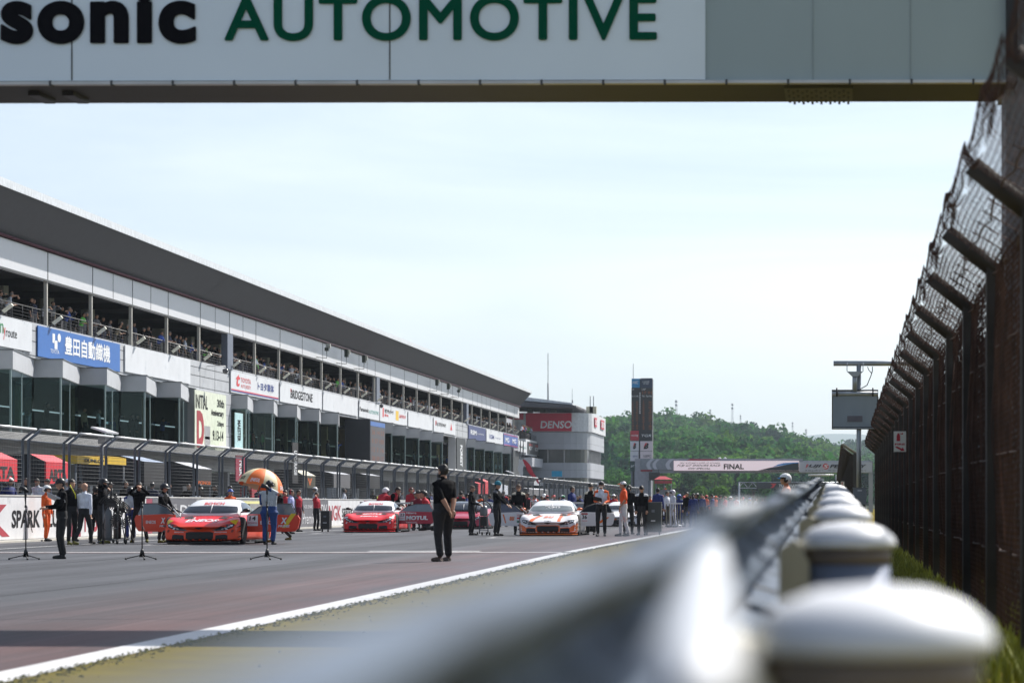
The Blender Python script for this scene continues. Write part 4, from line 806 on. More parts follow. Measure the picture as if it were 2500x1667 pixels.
for k, (px, Y, kd) in enumerate(tl_):
    con = 'pointed' in kd; low = 'low' in kd; Rr = g.uniform(2.2, 3.2)*(.7 if con else 1)*(.75 if low else 1.2); H = (3.5 if low else g.uniform(7.5, 10)); ti = 4 if 'dark' in kd else 3 if ('bright' in kd or 'yellow' in kd) else 6 if 'pale' in kd else 1
    r = empty('tree', (GX(px, Y), Y, 0), '%s tree at the hill foot, %s' % (kd, ['near the gantry leg', 'behind the marshal hut', 'left under the lit screen', 'under the lettering FINAL', 'under the middle of the screen', 'left of the lattice truss', 'behind the lattice truss end', 'above the dark board', 'behind the dark board', 'beside the control building', 'between control building and timing tower', 'behind the white helmeted marshal', 'beyond the rusty far fence', 'right of the signal mast', 'behind the crowd on the grid', 'left of the truss leg', 'beneath the rock wall line', 'just above the crowd heads'][k]), 'tree', 'trees at the foot of the hill')
    b = MB(); b.tube([(0, 0, 0), (.1, 0, H*.3), (-.1, .1, H*.7)], [.28, .2, .08], bark, 8); b.tube([(.1, 0, H*.3), (.8, .2, H*.6)], [.12, .04], bark, 6); b.tube([(0, 0, H*.4), (-.9, -.2, H*.65)], [.12, .04], bark, 6); b.build('trunk', r)
    o = link('crown', crowns([(0, 0, 0 if con else H*.1, Rr, H, ti, con)], 900, 50+k), r)
def mast(px, py0, py1, Y, wpx, label):
    r = empty('radio_mast', (GX(px, Y), Y, GZ(py1, Y)-6), label, 'mast'); w_ = wpx/F*Y/2; H = GZ(py0, Y)-GZ(py1, Y)+6; b = MB(); m = M('mast_pale', (.35, .38, .42), .6, var=0)
    for sx in (-1, 1):
        for sy in (-1, 1): b.tube([(sx*w_, sy*w_, 0), (sx*w_*.55, sy*w_*.55, H)], w_*.10, m, 4)
    n = 12
    for k in range(n):
        a = w_*(1-.45*k/n); c = w_*(1-.45*(k+1)/n); s_ = 1 if k % 2 else -1; b.tube([(-a*s_, -a, H*k/n), (c*s_, -c, H*(k+1)/n)], w_*.07, m, 4); b.tube([(a*s_, a, H*k/n), (-c*s_, c, H*(k+1)/n)], w_*.07, m, 4); b.tube([(-c, -c, H*(k+1)/n), (c, -c, H*(k+1)/n)], w_*.07, m, 4)
    b.build('lattice', r); b = MB()
    for k, z in enumerate((.8, .92)):
        b.lathe([(w_*.9, 0), (w_*1.1, H*.03), (w_*.9, H*.06)], (0, 0, H*z), M('mast_dish', (.5, .52, .55), .5, var=0), 8)
    b.build('antennas', r)
for a in ((1651, 976, 1020, 1300, 6, 'left lattice phone mast on the wooded ridge'), (1734, 999, 1024, 1300, 5, 'short lattice mast on the ridge'), (1788, 984, 1028, 1300, 5, 'tallest lattice mast on the ridge'), (1808, 1013, 1032, 1300, 4, 'small mast right of the tallest one'), (1935, 1030, 1058, 1300, 4, 'mast on the falling right end of the ridge'), (1968, 1047, 1072, 1500, 5, 'far pylon where the ridge meets the pale mountain')): mast(*a)

# brown netting tied behind the lower part of the fence
nm_ = bpy.data.materials.new('brown_netting'); nm_.use_nodes = True; t = nm_.node_tree; pb = t.nodes['Principled BSDF']; pb.inputs['Base Color'].default_value = (.034, .022, .016, 1); pb.inputs['Roughness'].default_value = .9
tc = t.nodes.new('ShaderNodeTexCoord'); mp = t.nodes.new('ShaderNodeMapping'); mp.inputs['Scale'].default_value = (1, 24, 1.0); nz = t.nodes.new('ShaderNodeTexNoise'); nz.inputs['Scale'].default_value = 1.6; nz.inputs['Detail'].default_value = 8; nz.inputs['Roughness'].default_value = .8
mr_ = t.nodes.new('ShaderNodeMapRange'); mr_.inputs['From Min'].default_value = .55; mr_.inputs['From Max'].default_value = .61; tr_ = t.nodes.new('ShaderNodeBsdfTransparent'); ms = t.nodes.new('ShaderNodeMixShader'); t.links.new(tc.outputs['Object'], mp.inputs[0]); t.links.new(mp.outputs[0], nz.inputs['Vector']); t.links.new(nz.outputs[0], mr_.inputs['Value']); t.links.new(mr_.outputs[0], ms.inputs[0]); t.links.new(pb.outputs[0], ms.inputs[1]); t.links.new(tr_.outputs[0], ms.inputs[2]); t.links.new(ms.outputs[0], t.nodes['Material Output'].inputs[0])
for k, (f_, y0, y1) in enumerate(((xf1, 20, 92), (xf2, 98, 230))):
    b = MB(); n_ = int((y1-y0)*2); b.add([(f_(y0+j*.5)+ARM+.10+.03*math.sin(j*.9), y0+j*.5, z) for j in range(n_+1) for z in (.35+.1*math.sin(j*.37), 1.4, 2.55+.08*math.sin(j*.7))], [(3*j+q, 3*j+3+q, 3*j+4+q, 3*j+1+q) for j in range(n_) for q in (0, 1)], nm_)
    meta(b.build('fence_netting'), ('brown netting tied behind the near rusty fence', 'brown netting tied behind the far rusty fence run')[k], 'netting')
# ================================================================ PEOPLE
def ik(a, t, l1, l2, pole):
    a = Vector(a); t = Vector(t); d = t-a; Ld = d.length
    if Ld > (l1+l2)*.995: t = a+d*((l1+l2)*.995/Ld); d = t-a; Ld = d.length
    Ld = max(Ld, abs(l1-l2)+.02); u = d.normalized(); x = (l1*l1-l2*l2+Ld*Ld)/(2*Ld); h = math.sqrt(max(0, l1*l1-x*x)); pl = Vector(pole); pl = pl-u*pl.dot(u)
    if pl.length < 1e-4: pl = Vector((0, 1, 0))
    return a+u*x+pl.normalized()*h, t
POSES = {
 'stand': {}, 'relaxed': dict(rf=(-.11, -.06), lf=(.13, .07)),
 'behind': dict(rh=(-.02, .20, .90), lh=(.06, .22, .88), rf=(-.17, -.08), lf=(.17, .06), rp=(-1, .5, 0), lp=(1, .5, 0)),
 'paper': dict(rh=(-.12, -.32, 1.12), lh=(.14, -.30, 1.10), hp=-18),
 'tablet': dict(rh=(-.08, -.27, 1.10), lh=(.13, -.26, 1.06), hp=-28),
 'ear': dict(rh=(-.13, -.06, 1.60), lh=(.24, -.08, .85), rp=(-.6, -.6, -.6)),
 'mouth': dict(rh=(-.04, -.16, 1.50), lh=(.10, -.24, 1.12), hp=-10),
 'camera': dict(rh=(-.07, -.20, 1.60), lh=(.09, -.22, 1.58), rf=(-.2, .05), lf=(.22, -.1), rp=(-1, -.3, -.8), lp=(1, -.3, -.8)),
 'reach': dict(rh=(-.16, -.40, 1.0), lh=(.14, -.36, .98), lean=6, hp=-20),
 'walk': dict(rf=(-.09, -.26), lf=(.09, .30), rh=(-.26, .12, .86), lh=(.26, -.2, .9), lfz=.1),
 'bend': dict(lean=48, rh=(-.14, -.62, .85), lh=(.16, -.6, .84), pel=.88),
 'crouch': dict(pel=.42, lean=22, rh=(-.12, -.42, .5), lh=(.14, -.42, .52), rf=(-.13, -.18), lf=(.15, .12)),
 'hips': dict(rh=(-.2, -.06, 1.02), lh=(.2, -.06, 1.02), rp=(-1, .6, 0), lp=(1, .6, 0)),
 'hip1': dict(lh=(.19, -.10, 1.0), lp=(1, .4, 0), rh=(-.24, -.08, .8), rf=(-.1, -.1), lf=(.1, .1)),
 'raise': dict(rh=(-.12, -.22, 1.62), lh=(.24, -.1, .85)),
 'point': dict(rh=(-.65, -.25, 1.38), lh=(.24, -.1, .85)),
 'rail': dict(lean=20, rh=(-.16, -.48, 1.12), lh=(.17, -.46, 1.12)),
 'rail2': dict(lean=28, rh=(.05, -.5, 1.1), lh=(.1, -.52, 1.12)), 'phone': dict(rh=(-.05, -.34, 1.5), lh=(.06, -.33, 1.48), lean=4),
 'board': dict(rh=(-.10, -.38, 1.02), lh=(.16, -.34, 1.0), hp=-12), 'down': dict(hp=-35, rh=(-.2, -.1, .86), lh=(.2, -.12, .86)),
}
def body(pose, build='m', voxel=.013, fingers=True, short=False, tags=None, loose=False):
    q = POSES[pose]; pel = q.get('pel', .93); le = R(q.get('lean', 0)); d = Vector((0, -math.sin(le), math.cos(le))); fw = Vector((0, -math.cos(le), -math.sin(le)))
    Pv = Vector((0, 0, pel)); X = Vector((1, 0, 0)); bw_ = {'m': 1, 's': 1.26, 'f': .88}[build]; b = MB(); sm = []; mt = 0
    def add(pts, rs, tag, flat=1., n=10):
        pts = [Vector(p) for p in pts]
        # extend round ends
        a = pts[0]-(pts[1]-pts[0]).normalized()*rs[0]*.6; e = pts[-1]+(pts[-1]-pts[-2]).normalized()*rs[-1]*.6
        b.tube([a]+pts+[e], [rs[0]*.55]+list(rs)+[rs[-1]*.55], blk, n, flat=flat)
        for i in range(len(pts)-1):
            L_ = (pts[i+1]-pts[i]).length; k = max(2, int(L_/.03))
            for j in range(k+1): t_ = j/k; sm.append((*(pts[i].lerp(pts[i+1], t_)), rs[i]*(1-t_)+rs[i+1]*t_, tag))
    def tor(rings):
        rr = []
        for (h, wx, wy, off) in rings:
            c = Pv+d*h+fw*off; rr.append([c+X*wx*bw_*math.copysign(abs(math.cos(a))**.8, math.cos(a))+fw*wy*math.sin(a)*(1.1 if build == 's' else 1) for a in [2*math.pi*k/20 for k in range(20)]])
            for sx in (-.6, 0, .6): cc = c+X*sx*wx; sm.append((*cc, wy*1.0, 'torso' if h > .06 else 'hip'))
        b.loft(rr, blk)
    belly = .035 if build == 's' else .01
    tor([(-.09, .13, .09, 0), (-.04, .168, .115, 0), (.05, .165, .115, belly*.6), (.14, .155, .108, belly), (.26, .165, .115, .012), (.38, .178, .118, .01), (.46, .182, .10, 0), (.51, .15, .08, -.005), (.545, .07, .06, 0)])
    sh = Pv+d*.475; nk = Pv+d*.53; hy, hp_ = R(q.get('hy', 0)), R(q.get('hp', 0)); hd = (Matrix.Rotation(-le*.7, 3, 'X') @ Matrix.Rotation(-hp_*1.0, 3, 'X').inverted() @ Vector((0, 0, 1)))
    Hc = nk+Vector((0, -.012, 0))+(d*.4+Vector((0, 0, .6)))*.15+fw*.02
    RH = Matrix.Rotation(-hp_ if False else 0, 3, 'X'); RH = Matrix.Rotation(R(q.get('hy', 0)), 3, 'Z') @ Matrix.Rotation(-R(q.get('hp', 0)), 3, 'X') @ Matrix.Rotation(le*.5, 3, 'X')
    add([nk-d*.03, nk+d*.04, Hc-Vector((0, 0, .05))], [.062, .055, .055], 'skin')
    def hp3(x, y, z): return Hc+RH @ Vector((x, y, z))
    def ell(c, rx, ry, rz, tag, n=12):
        rr = []
        for k in range(1, 8):
            t_ = math.pi*k/8; rr.append([hp3(c[0]+rx*math.sin(t_)*math.cos(a), c[1]+ry*math.sin(t_)*math.sin(a), c[2]-rz*math.cos(t_)) for a in [2*math.pi*j/n for j in range(n)]])
        b.loft(rr, blk); p = hp3(*c); sm.append((*p, min(rx, ry, rz), tag))
    ell((0, .012, .03), .077, .095, .098, 'skin', 16); ell((0, -.025, -.03), .060, .068, .080, 'skin'); ell((0, -.05, -.075), .035, .035, .03, 'skin'); ell((0, -.095, -.012), .012, .018, .024, 'skin', 8); ell((0, -.082, .028), .05, .018, .012, 'skin', 8)
    ell((0, -.088, -.052), .024, .012, .008, 'skin', 8)
    for s_ in (-1, 1): ell((s_*.079, .012, -.005), .011, .02, .032, 'skin', 8)
    for s_, hk, pk in ((-1, 'rh', 'rp'), (1, 'lh', 'lp')):
        S0 = sh+X*s_*.172*bw_+Vector((0, 0, -.01)); T = q.get(hk, (s_*.25, -.06, pel-.10)); pole = q.get(pk, (s_*.5, .8, -.3)); E, W = ik(S0, T, .285, .25, pole)
        add([sh+X*s_*.11*bw_, S0, S0.lerp(E, .45), E], [.07, .066, .056, .049], 'uarm'); add([E, E.lerp(W, .35), W], [.047, .046, .032 if short else .037], 'farm')
        hd_ = (W-E).normalized(); hd_ = (hd_+Vector((0, -.15 if pose not in ('behind',) else 0, -.15))).normalized(); side = hd_.cross(Vector((0, 0, 1)))
        if side.length < .3: side = hd_.cross(Vector((1, 0, 0)))
        side.normalize(); nr = side.cross(hd_).normalized(); pm_ = W+hd_*.055
        add([W+hd_*.01, pm_, W+hd_*.085], [.030, .038, .036], 'hand', .6)
        if fingers:
            for k, (o_, l_) in enumerate(((-.03, .066), (-.010, .076), (.010, .072), (.029, .058))):
                p0 = W+hd_*.085+side*o_; p1 = p0+hd_*l_*.5-nr*.008; p2 = p1+hd_*l_*.4-nr*.022; add([p0, p1, p2], [.0115, .011, .0095], 'hand', 1, 6)
            p0 = W+hd_*.03-side*.03; add([p0, p0+hd_*.03-side*.022-nr*.01, p0+hd_*.062-side*.025-nr*.02], [.014, .0125, .011], 'hand', 1, 6)
        else: add([W+hd_*.08, W+hd_*.14], [.034, .022], 'hand', .6)
    for s_, fk in ((-1, 'rf'), (1, 'lf')):
        H0 = Pv+X*s_*.092*bw_+Vector((0, 0, -.05)); fx_, fy_ = q.get(fk, (s_*.11, 0)); fz = q.get(fk+'z', 0); A = Vector((fx_, fy_+.02, .10+fz)); K, A = ik(H0, A, .402, .385, (s_*.15, -1, .1)); lo_ = 1.18 if loose or build == 's' else 1
        add([H0, H0.lerp(K, .4), K], [.094*lo_*bw_, .085*lo_, .066*lo_], 'thigh'); add([K, K.lerp(A, .35), A+Vector((0, 0, .03))], [.064*lo_, .062*lo_, .056*lo_], 'shin')
        yaw = s_*.18; fd = Vector((math.sin(yaw), -math.cos(yaw), 0)); z_ = A.z-.055
        add([A+Vector((0, 0, .0)), Vector((A.x, A.y, z_))-fd*.03, Vector((A.x, A.y, z_-.003))+fd*.09, Vector((A.x, A.y, z_-.012))+fd*.175], [.05, .048, .044, .034], 'shoe', 1.0)
    me = b.mesh('body'); o = bpy.data.objects.new('body', me)
    m1 = o.modifiers.new('r', 'REMESH'); m1.mode = 'VOXEL'; m1.voxel_size = voxel; m1.use_smooth_shade = True
    m2 = o.modifiers.new('s', 'SMOOTH'); m2.iterations = 3; m2.factor = .5
    me = bake(o); me.name = 'person'; n = len(me.vertices); vc = np.empty(n*3, np.float32); me.vertices.foreach_get('co', vc); vc = vc.reshape(-1, 3); vc[:, 2] = np.maximum(vc[:, 2], .004)
    if voxel < .02:   # cloth folds
        for i in range(0, n): 
            p = vc[i]
            if p[2] < pel+.5: f_ = noise.noise(Vector((p[0]*9, p[1]*9, p[2]*16)))*.006; vc[i, 0] += f_; vc[i, 1] += f_*.7
    me.vertices.foreach_set('co', vc.ravel())
    S_ = np.array([s_[:4] for s_ in sm], np.float32); tg = [s_[4] for s_ in sm]; names = ['torso', 'hip', 'uarm', 'farm', 'hand', 'skin', 'thigh', 'shin', 'shoe', 'hair', 'shoulder']; tid = np.array([names.index(t_) for t_ in tg])
    nf = len(me.polygons); fc = np.empty(nf*3, np.float32); me.polygons.foreach_get('center', fc); fc = fc.reshape(-1, 3); res = np.empty(nf, np.int32)
    for i in range(0, nf, 4000):
        dd = np.linalg.norm(fc[i:i+4000, None]-S_[None, :, :3], axis=2)/S_[None, :, 3]; res[i:i+4000] = tid[dd.argmin(1)]
    sk = names.index('skin'); iv = RH.inverted(); 
    loc_ = (fc-np.array(Hc)) @ np.array(iv).T
    hair = (res == sk) & ((loc_[:, 2] > .062) | ((loc_[:, 1] > .015) & (loc_[:, 2] > -.055) & (np.abs(loc_[:, 0]) < .079)) | ((loc_[:, 1] > -.02) & (loc_[:, 2] > .02))); res[hair] = names.index('hair')
    shp = np.array(sh); rel = fc-shp; up_ = rel @ np.array(d); shd = (up_ > -.03) & ((res == 0) | (res == 2)) & (np.abs(rel[:, 0]) > .09); res[shd] = names.index('shoulder')
    for _ in names: me.materials.append(blk)
    me.polygons.foreach_set('material_index', res); me.polygons.foreach_set('use_smooth', [True]*nf); me.update()
    return me, names, Hc, RH
_bc = {}
def getbody(pose, build, voxel, fingers, short):
    k = (pose, build, voxel, fingers, short)
    if k not in _bc: _bc[k] = body(pose, build, voxel, fingers, short)
    return _bc[k]
def C(n, c=(.5, .5, .5), **k): return M(n, c, k.pop('rough', .8), var=k.pop('var', .18), scale=9, **k)
shoe = C('shoe_black', (.012, .012, .013)); hairb = C('hair_black', (.012, .01, .009), rough=.6); hairbr = C('hair_brown', (.05, .028, .015), rough=.6); hairg = C('hair_grey', (.2, .19, .18)); shaved = C('hair_cropped', (.10, .065, .05))
def person(px, fy, ty, ang, pose, top, pants, label, cat='person', build='m', sleeves=None, hair=hairb, head=None, shoes=shoe, shoulder=None, group=None, Y=None, short=False, hy=0, voxel=.014, fingers=True, pos=None, hips=None, stretch=1.0):
    me, names, Hc, RH = getbody(pose, build, voxel, fingers, short)
    Y = Y or YG(fy); H = (VY-ty)/F*Y+1.0 if ty else 1.7; nat = {'crouch': 1.28, 'bend': 1.35}.get(pose, 1.76); sc = H/nat
    if pos: loc = pos
    else: loc = (GX(px, Y), Y, 0)
    o = link('person', me); o.location = loc; o.rotation_euler = (0, 0, R(ang)); o.scale = (sc*stretch, sc*stretch, sc); meta(o, label, cat, group)
    def setm(nm, m):
        i = names.index(nm); o.material_slots[i].link = 'OBJECT'; o.material_slots[i].material = m
    sl_ = sleeves or top
    for nm, m in (('torso', top), ('hip', hips or pants), ('uarm', sl_), ('farm', skin if short else sl_), ('hand', skin), ('skin', skin), ('thigh', pants), ('shin', pants), ('shoe', shoes), ('hair', hair or skin), ('shoulder', shoulder or sl_)): setm(nm, m)
    for hd_ in ([head] if isinstance(head, str) else head or []): headgear(o, hd_, Hc, RH)
    if hair and head not in ('helmet',) and not (head and any('helmet' in h_ for h_ in ([head] if isinstance(head, str) else head))) and voxel < .02 and hair is not shaved: headgear(o, 'hair', Hc, RH, hair)
    return o
hgc = {}
def headgear(o, kind, Hc, RH, hm_=None):
    T = Matrix.Translation(Hc) @ RH.to_4x4(); key = (kind, tuple(round(c, 3) for r_ in T for c in r_), hm_.name if hm_ else '')
    if key not in hgc:
        b = MB(); nm = kind.split('_')[0]
        def dome(rx, ry, rz, m, cut, cy=.01, cz=.03, nz=0, n=22, mm=12):
            vs = []; 
            for i in range(mm+1):
                for j in range(n):
                    t_ = math.pi*i/mm; a = 2*math.pi*j/n; p = Vector((rx*math.sin(t_)*math.cos(a), cy+ry*math.sin(t_)*math.sin(a), cz+rz*math.cos(t_)))
                    if nz: p += (p-Vector((0, cy, cz)))*nz*noise.noise(p*38)
                    vs.append(p)
            fs = []
            for i in range(mm):
                for j in range(n):
                    q = [i*n+j, i*n+(j+1) % n, (i+1)*n+(j+1) % n, (i+1)*n+j]; c = sum((vs[k] for k in q), Vector())/4
                    if cut(c): fs.append(tuple(q))
            b.add([T @ v for v in vs], fs, m, True)
        colr = {'black': C('headwear_black', (.012, .012, .014), rough=.35), 'white': C('headwear_white', (.72, .73, .74), rough=.3), 'blue': C('headwear_blue', (.03, .10, .4), rough=.5), 'teal': C('knit_teal', (.01, .16, .22)), 'red': C('headwear_red', (.45, .02, .03), rough=.5), 'green': C('headwear_green', (.02, .3, .12), rough=.5), 'orange': C('headwear_orange', (.75, .12, .01), rough=.6), 'pattern': M('helmet_pattern', (.5, .48, .52), .25, var=.5, scale=16, dirt_or_shade=((.03, .03, .06), 14, .55))}
        c_ = colr.get(kind.split('_')[-1], blk)
        if nm == 'hair': dome(.089, .107, .108, hm_, lambda c: c.z > .055+.5*max(0, -c.y-.03)*0 and (c.y > -.085 or c.z > .085) or (c.y > .0 and c.z > -.05), nz=.22); nm = 'hair'
        elif nm == 'longhair': dome(.092, .11, .11, hairb, lambda c: c.z > .055 or c.y > 0, nz=.15); b.tube([T @ Vector((0, .09, .02)), T @ Vector((0, .13, -.1)), T @ Vector((0, .11, -.26))], [.06, .05, .025], hairb); nm = 'hair'
        elif nm == 'cap': 
            dome(.093, .112, .10, c_, lambda c: c.z > .04, cz=.035)
            b.add([T @ Vector(p) for p in [(-.075, -.07, .05), (-.05, -.165, .035), (0, -.185, .03), (.05, -.165, .035), (.075, -.07, .05), (0, -.08, .075)]], [(0, 1, 2, 5), (5, 2, 3, 4)], colr['orange'] if kind == 'cap_white' else c_)
        elif nm == 'beanie': dome(.105, .122, .135, c_, lambda c: c.z > .03, cz=.035, nz=.04)
        elif nm == 'helmet':
            dome(.122, .142, .13, c_, lambda c: c.z > .045 or (c.y > .005 and c.z > -.06), cz=.025)
            b.tube([T @ Vector((.118*math.cos(a), .01+.142*math.sin(a), .05)) for a in [R(k) for k in range(195, 350, 15)]], .018, blk, 6)
            for s_ in (-1, 1): b.lathe([(.001, -.02), (.045, -.018), (.048, .015), (.001, .02)], T @ Vector((s_*.10, .01, -.01)), blk, 12, 'x')
        elif nm == 'visor': b.box(-.08, .08, -.16, -.09, .03, .055, M('visor_blue', (.03, .25, .7), .2), T)
        elif nm == 'racing': 
            dome(.135, .155, .15, colr['pattern' if kind.endswith('pattern') else 'blue'], lambda c: True, cz=.01)
            dome(.1375, .158, .15, blk, lambda c: c.y < -.06 and -.01 < c.z < .06, cz=.01); nm = 'helmet'
        elif nm == 'headset':
            b.tube([T @ Vector((.096*math.cos(a), .01, .03+.105*math.sin(a))) for a in [R(k) for k in range(-10, 195, 15)]], .012, c_, 6)
            for s_ in (-1, 1): b.lathe([(.001, -.02), (.038, -.018), (.04, .015), (.001, .02)], T @ Vector((s_*.095, .01, -.0)), c_, 12, 'x')
        elif nm == 'glasses': b.box(-.066, .066, -.118, -.098, .0, .028, M('dark_lens', (.005, .005, .006), .1), T); nm = 'sunglasses'
        elif nm == 'beard': 
            dome(.066, .08, .07, hairb, lambda c: c.z < -.045 and c.y < .02, cy=-.035, cz=-.045, nz=.3)
        hgc[key] = (nm, b.mesh(nm))
    nm, me = hgc[key]; return link(nm, me, o)
K_ = dict
cblk = black; cpant = C('black_trousers', (.010, .010, .012)); cor = C('orange_overalls', (.72, .10, .008)); cwh = C('white_shirt', (.62, .66, .74)); cred = C('red_shirt', (.45, .012, .03)); cblu = C('blue_jacket', (.012, .025, .15)); csil = C('silver_vest', (.36, .40, .43), rough=.5); cnavy = C('navy_suit', (.012, .018, .05)); cream_ = C('cream_patch', (.5, .47, .38)); cgry = C('grey_clothes', (.12, .12, .13)); yshoe = C('yellow_trim_shoe', (.10, .10, .01)); cwo = M('white_orange_trousers', (.62, .62, .64), .7, var=.05, scale=3, dirt_or_shade=((.72, .10, .01), 4.5, .55)); cpur = C('lilac_shirt', (.4, .42, .7)); cteam = C('black_red_suit', (.02, .012, .016)); credtr = C('dark_red_trousers', (.16, .01, .03))
def at_person(px, py, Y): return (GX(px, Y), Y, GZ(py, Y))
# front left group
p = person(151, 1364, 1165, -62, 'paper', cblk, cpant, 'man in black cap and black clothes reading papers near the leftmost microphone stand', head='cap_black', voxel=.011)
Y = YG(1364); r = empty('papers', at_person(136, 1216, Y-.1), 'white sheets of paper held by the man in the black cap', 'papers'); b = MB(); T = Matrix.Rotation(R(24), 4, 'Y') @ Matrix.Rotation(R(-28), 4, 'X'); b.box(-.17, .17, -.11, .11, -.004, .004, M('paper', (.7, .7, .72), .7), T); b.build('top_sheet', r); b = MB(); T2 = Matrix.Translation((.02, .01, -.014)) @ T; b.box(-.17, .17, -.11, .11, -.003, .003, M('paper'), T2); b.build('lower_sheet', r)
person(113, 1321, 1184, 75, 'relaxed', cor, cor, 'marshal in orange overalls and white helmet behind the man with papers', head='helmet_white')
person(174, 1330, 1168, 50, 'relaxed', cblk, cpant, 'crewman in black with a yellow lanyard and ear defenders, head bowed', head='headset_black', shoes=yshoe)
Y = YG(1330)-.25; r = empty('lanyard', (GX(176, Y), Y, GZ(1195, Y)), 'yellow lanyard strap on the chest of the crewman in black', 'lanyard'); b = MB(); b.tube([(-.05, 0, .12), (.02, -.02, 0), (.08, 0, -.12), (.09, 0, -.22)], .012, M('lanyard_yellow', (.6, .6, .02), .6), 5); b.build('strap', r)
person(206, 1330, 1178, 168, 'walk', cwh, cpant, 'bald man in a long sleeved white shirt and black trousers seen from behind', hair=skin, build='m')
person(233, 1326, 1186, 150, 'relaxed', cblk, cpant, 'dark dressed man partly hidden behind the man in the white shirt')
person(250, 1326.5, 1167, 80, 'mouth', cblk, cpant, 'crewman in black helmet and black suit with a hand to his mouth', head='helmet_black', shoes=yshoe)
person(319, 1318, 1189, 0, 'tablet', csil, cblu, 'man in a grey vest over blue clothes and a dark helmet behind the gas trolley', head='helmet_black', sleeves=cblu)
person(340, 1325, 1176, 10, 'camera', cblk, cpant, 'cameraman in black holding a camera to his face between two stands', head='headset_black', shoes=yshoe, voxel=.012)
person(395, 1325, 1179, 70, 'reach', cblk, cpant, 'crewman in black helmet leaning to the bonnet of the orange red car', head='helmet_black', shoes=yshoe, shoulder=C('grey_shoulder', (.12, .12, .13)))
cblud = C('deep_blue_suit', (.012, .045, .17))
person(657, 1326, 1171, 176, 'mouth', csil, cblud, 'man in silver vest and blue suit filming beside the orange umbrella', head=['cap_black', 'headset_black'], sleeves=cblud, shoulder=csil, hips=cblud, voxel=.011, Y=66.7, build='s')
text('78', at_person(659, 1228, 66.5), .16, .14, M('vest_print', (.52, .55, .58), .6, var=0), None, EX, EZ).name = 'vest_number'
bpy.data.objects['vest_number']['label'] = 'faint number 78 printed on the back of the silver vest'; bpy.data.objects['vest_number']['category'] = 'lettering'
person(683, 1325, 1190, -60, 'walk', cblk, cpant, 'umbrella holder in black with yellow trimmed shoes behind the man in the silver vest', shoes=yshoe, Y=69.2)
person(562, 1312, 1191.7, 40, 'relaxed', cor, cor, 'man in orange with a blue cap standing beyond the orange red car', head='cap_blue')
person(696, 1302, 1195, 30, 'raise', cred, credtr, 'woman in red jacket at the right edge of the umbrella', head='headset_black')
person(710, 1303, 1194, 80, 'relaxed', cpur, cpant, 'man in a lilac shirt with red ear defenders near the umbrella', head='headset_red')
person(728, 1298, 1194, 60, 'relaxed', cred, credtr, 'man in red team suit and sunglasses beside the wall', head='glasses', sleeves=cgry)
person(772, 1295, 1200, 60, 'ear', cred, cpant, 'crew member in red T-shirt and black trousers touching a headset by the grey wall', head='headset_black', short=True)
# around the red car
person(921, 1288, 1200, 150, 'bend', cred, cpant, 'crewman in white helmet bending behind the roof of the red car', head='helmet_white', Y=103)
person(942, 1288, 1198, 70, 'bend', cred, cpant, 'crewman in red and black leaning over behind the red car', Y=103.5, sleeves=cblk)
for (px, ty, an, pose, tp, hd_, lab) in ((970, 1200, 90, 'relaxed', cblk, 'helmet_black', 'black helmeted crewman between the red car and its open door'), (1004, 1189, 30, 'relaxed', cred, 'headset_red', 'crewman in red with red ear defenders behind the dark car'), (1016, 1200, -40, 'relaxed', cgry, 'helmet_white', 'white helmeted crewman behind the open red door'), (1038, 1198, 0, 'relaxed', cblk, 'helmet_black', 'dark helmeted crewman just left of the bearded man')):
    person(px, 1290, ty, an, pose, tp, cpant, lab, head=hd_, Y=111)
person(1021, 1294, None, 10, 'crouch', credtr, credtr, 'crouching mechanic in dark red under the open red door', Y=104)
person(1053, 1295, None, -70, 'crouch', cred, cpant, 'kneeling mechanic in red with dark boots left of the bearded man', Y=103)
person(1125, 1284, 1198, 170, 'relaxed', cteam, cpant, 'man in black with a red collar just right of the bearded man', Y=125, shoulder=cred)
# the bearded man
man = person(1084, 1370.5, 1131, -128, 'behind', cblk, cpant, 'large bearded man in black shirt and trousers standing with hands clasped behind his back', build='s', short=True, hair=hairb, head='beard', voxel=.0095, shoes=C('brown_shoe', (.05, .025, .015)))
# centre group
person(1151, 1306.5, 1183, 78, 'tablet', cblk, cpant, 'crewman in black suit with cropped hair left of the fuel trolley', hair=shaved)
person(1213, 1308, 1174, 72, 'board', cblk, cpant, 'crewman in a teal knitted hat and black suit holding a brown board', head='beanie_teal', shoulder=C('grey_shoulder'))
person(1266, 1305, 1180.5, 8, 'stand', cblk, cpant, 'man with wavy brown hair and sunglasses in black suit with cream shoulders', hair=hairbr, head='glasses', shoulder=cream_)
person(1229, 1284, 1196, 175, 'relaxed', cnavy, cpant, 'grey haired man in dark jacket seen from behind, left of the wavy haired man', hair=hairg, shoulder=cred, Y=122)
person(1289, 1284, 1201, -60, 'relaxed', cteam, cpant, 'man in black and red right behind the wavy haired man', shoulder=cred, Y=124)
person(1307, 1284, 1206, -80, 'point', cred, cwh, 'man in red and white pointing left with an outstretched arm', Y=126, sleeves=cwh)
person(1396, 1300, 1186, 60, 'relaxed', cblu, cblu, 'crewman in blue with black ear defenders behind the white and orange car', head='headset_black', Y=104)
person(1424, 1300, 1201, 60, 'crouch', cgry, cpant, 'small crouching figure behind the white and orange car', Y=97)
person(1443, 1309, 1178, -15, 'down', cblk, cpant, 'tall dark haired man in black looking down beside the white and orange car', shoulder=cream_, Y=88.5)
person(1468, 1309, 1173, 0, 'tablet', cwh, cpant, 'man in white and orange jacket with sunglasses and headset reading a tablet', head=['headset_white', 'glasses'], sleeves=cor, shoulder=cor, voxel=.012)
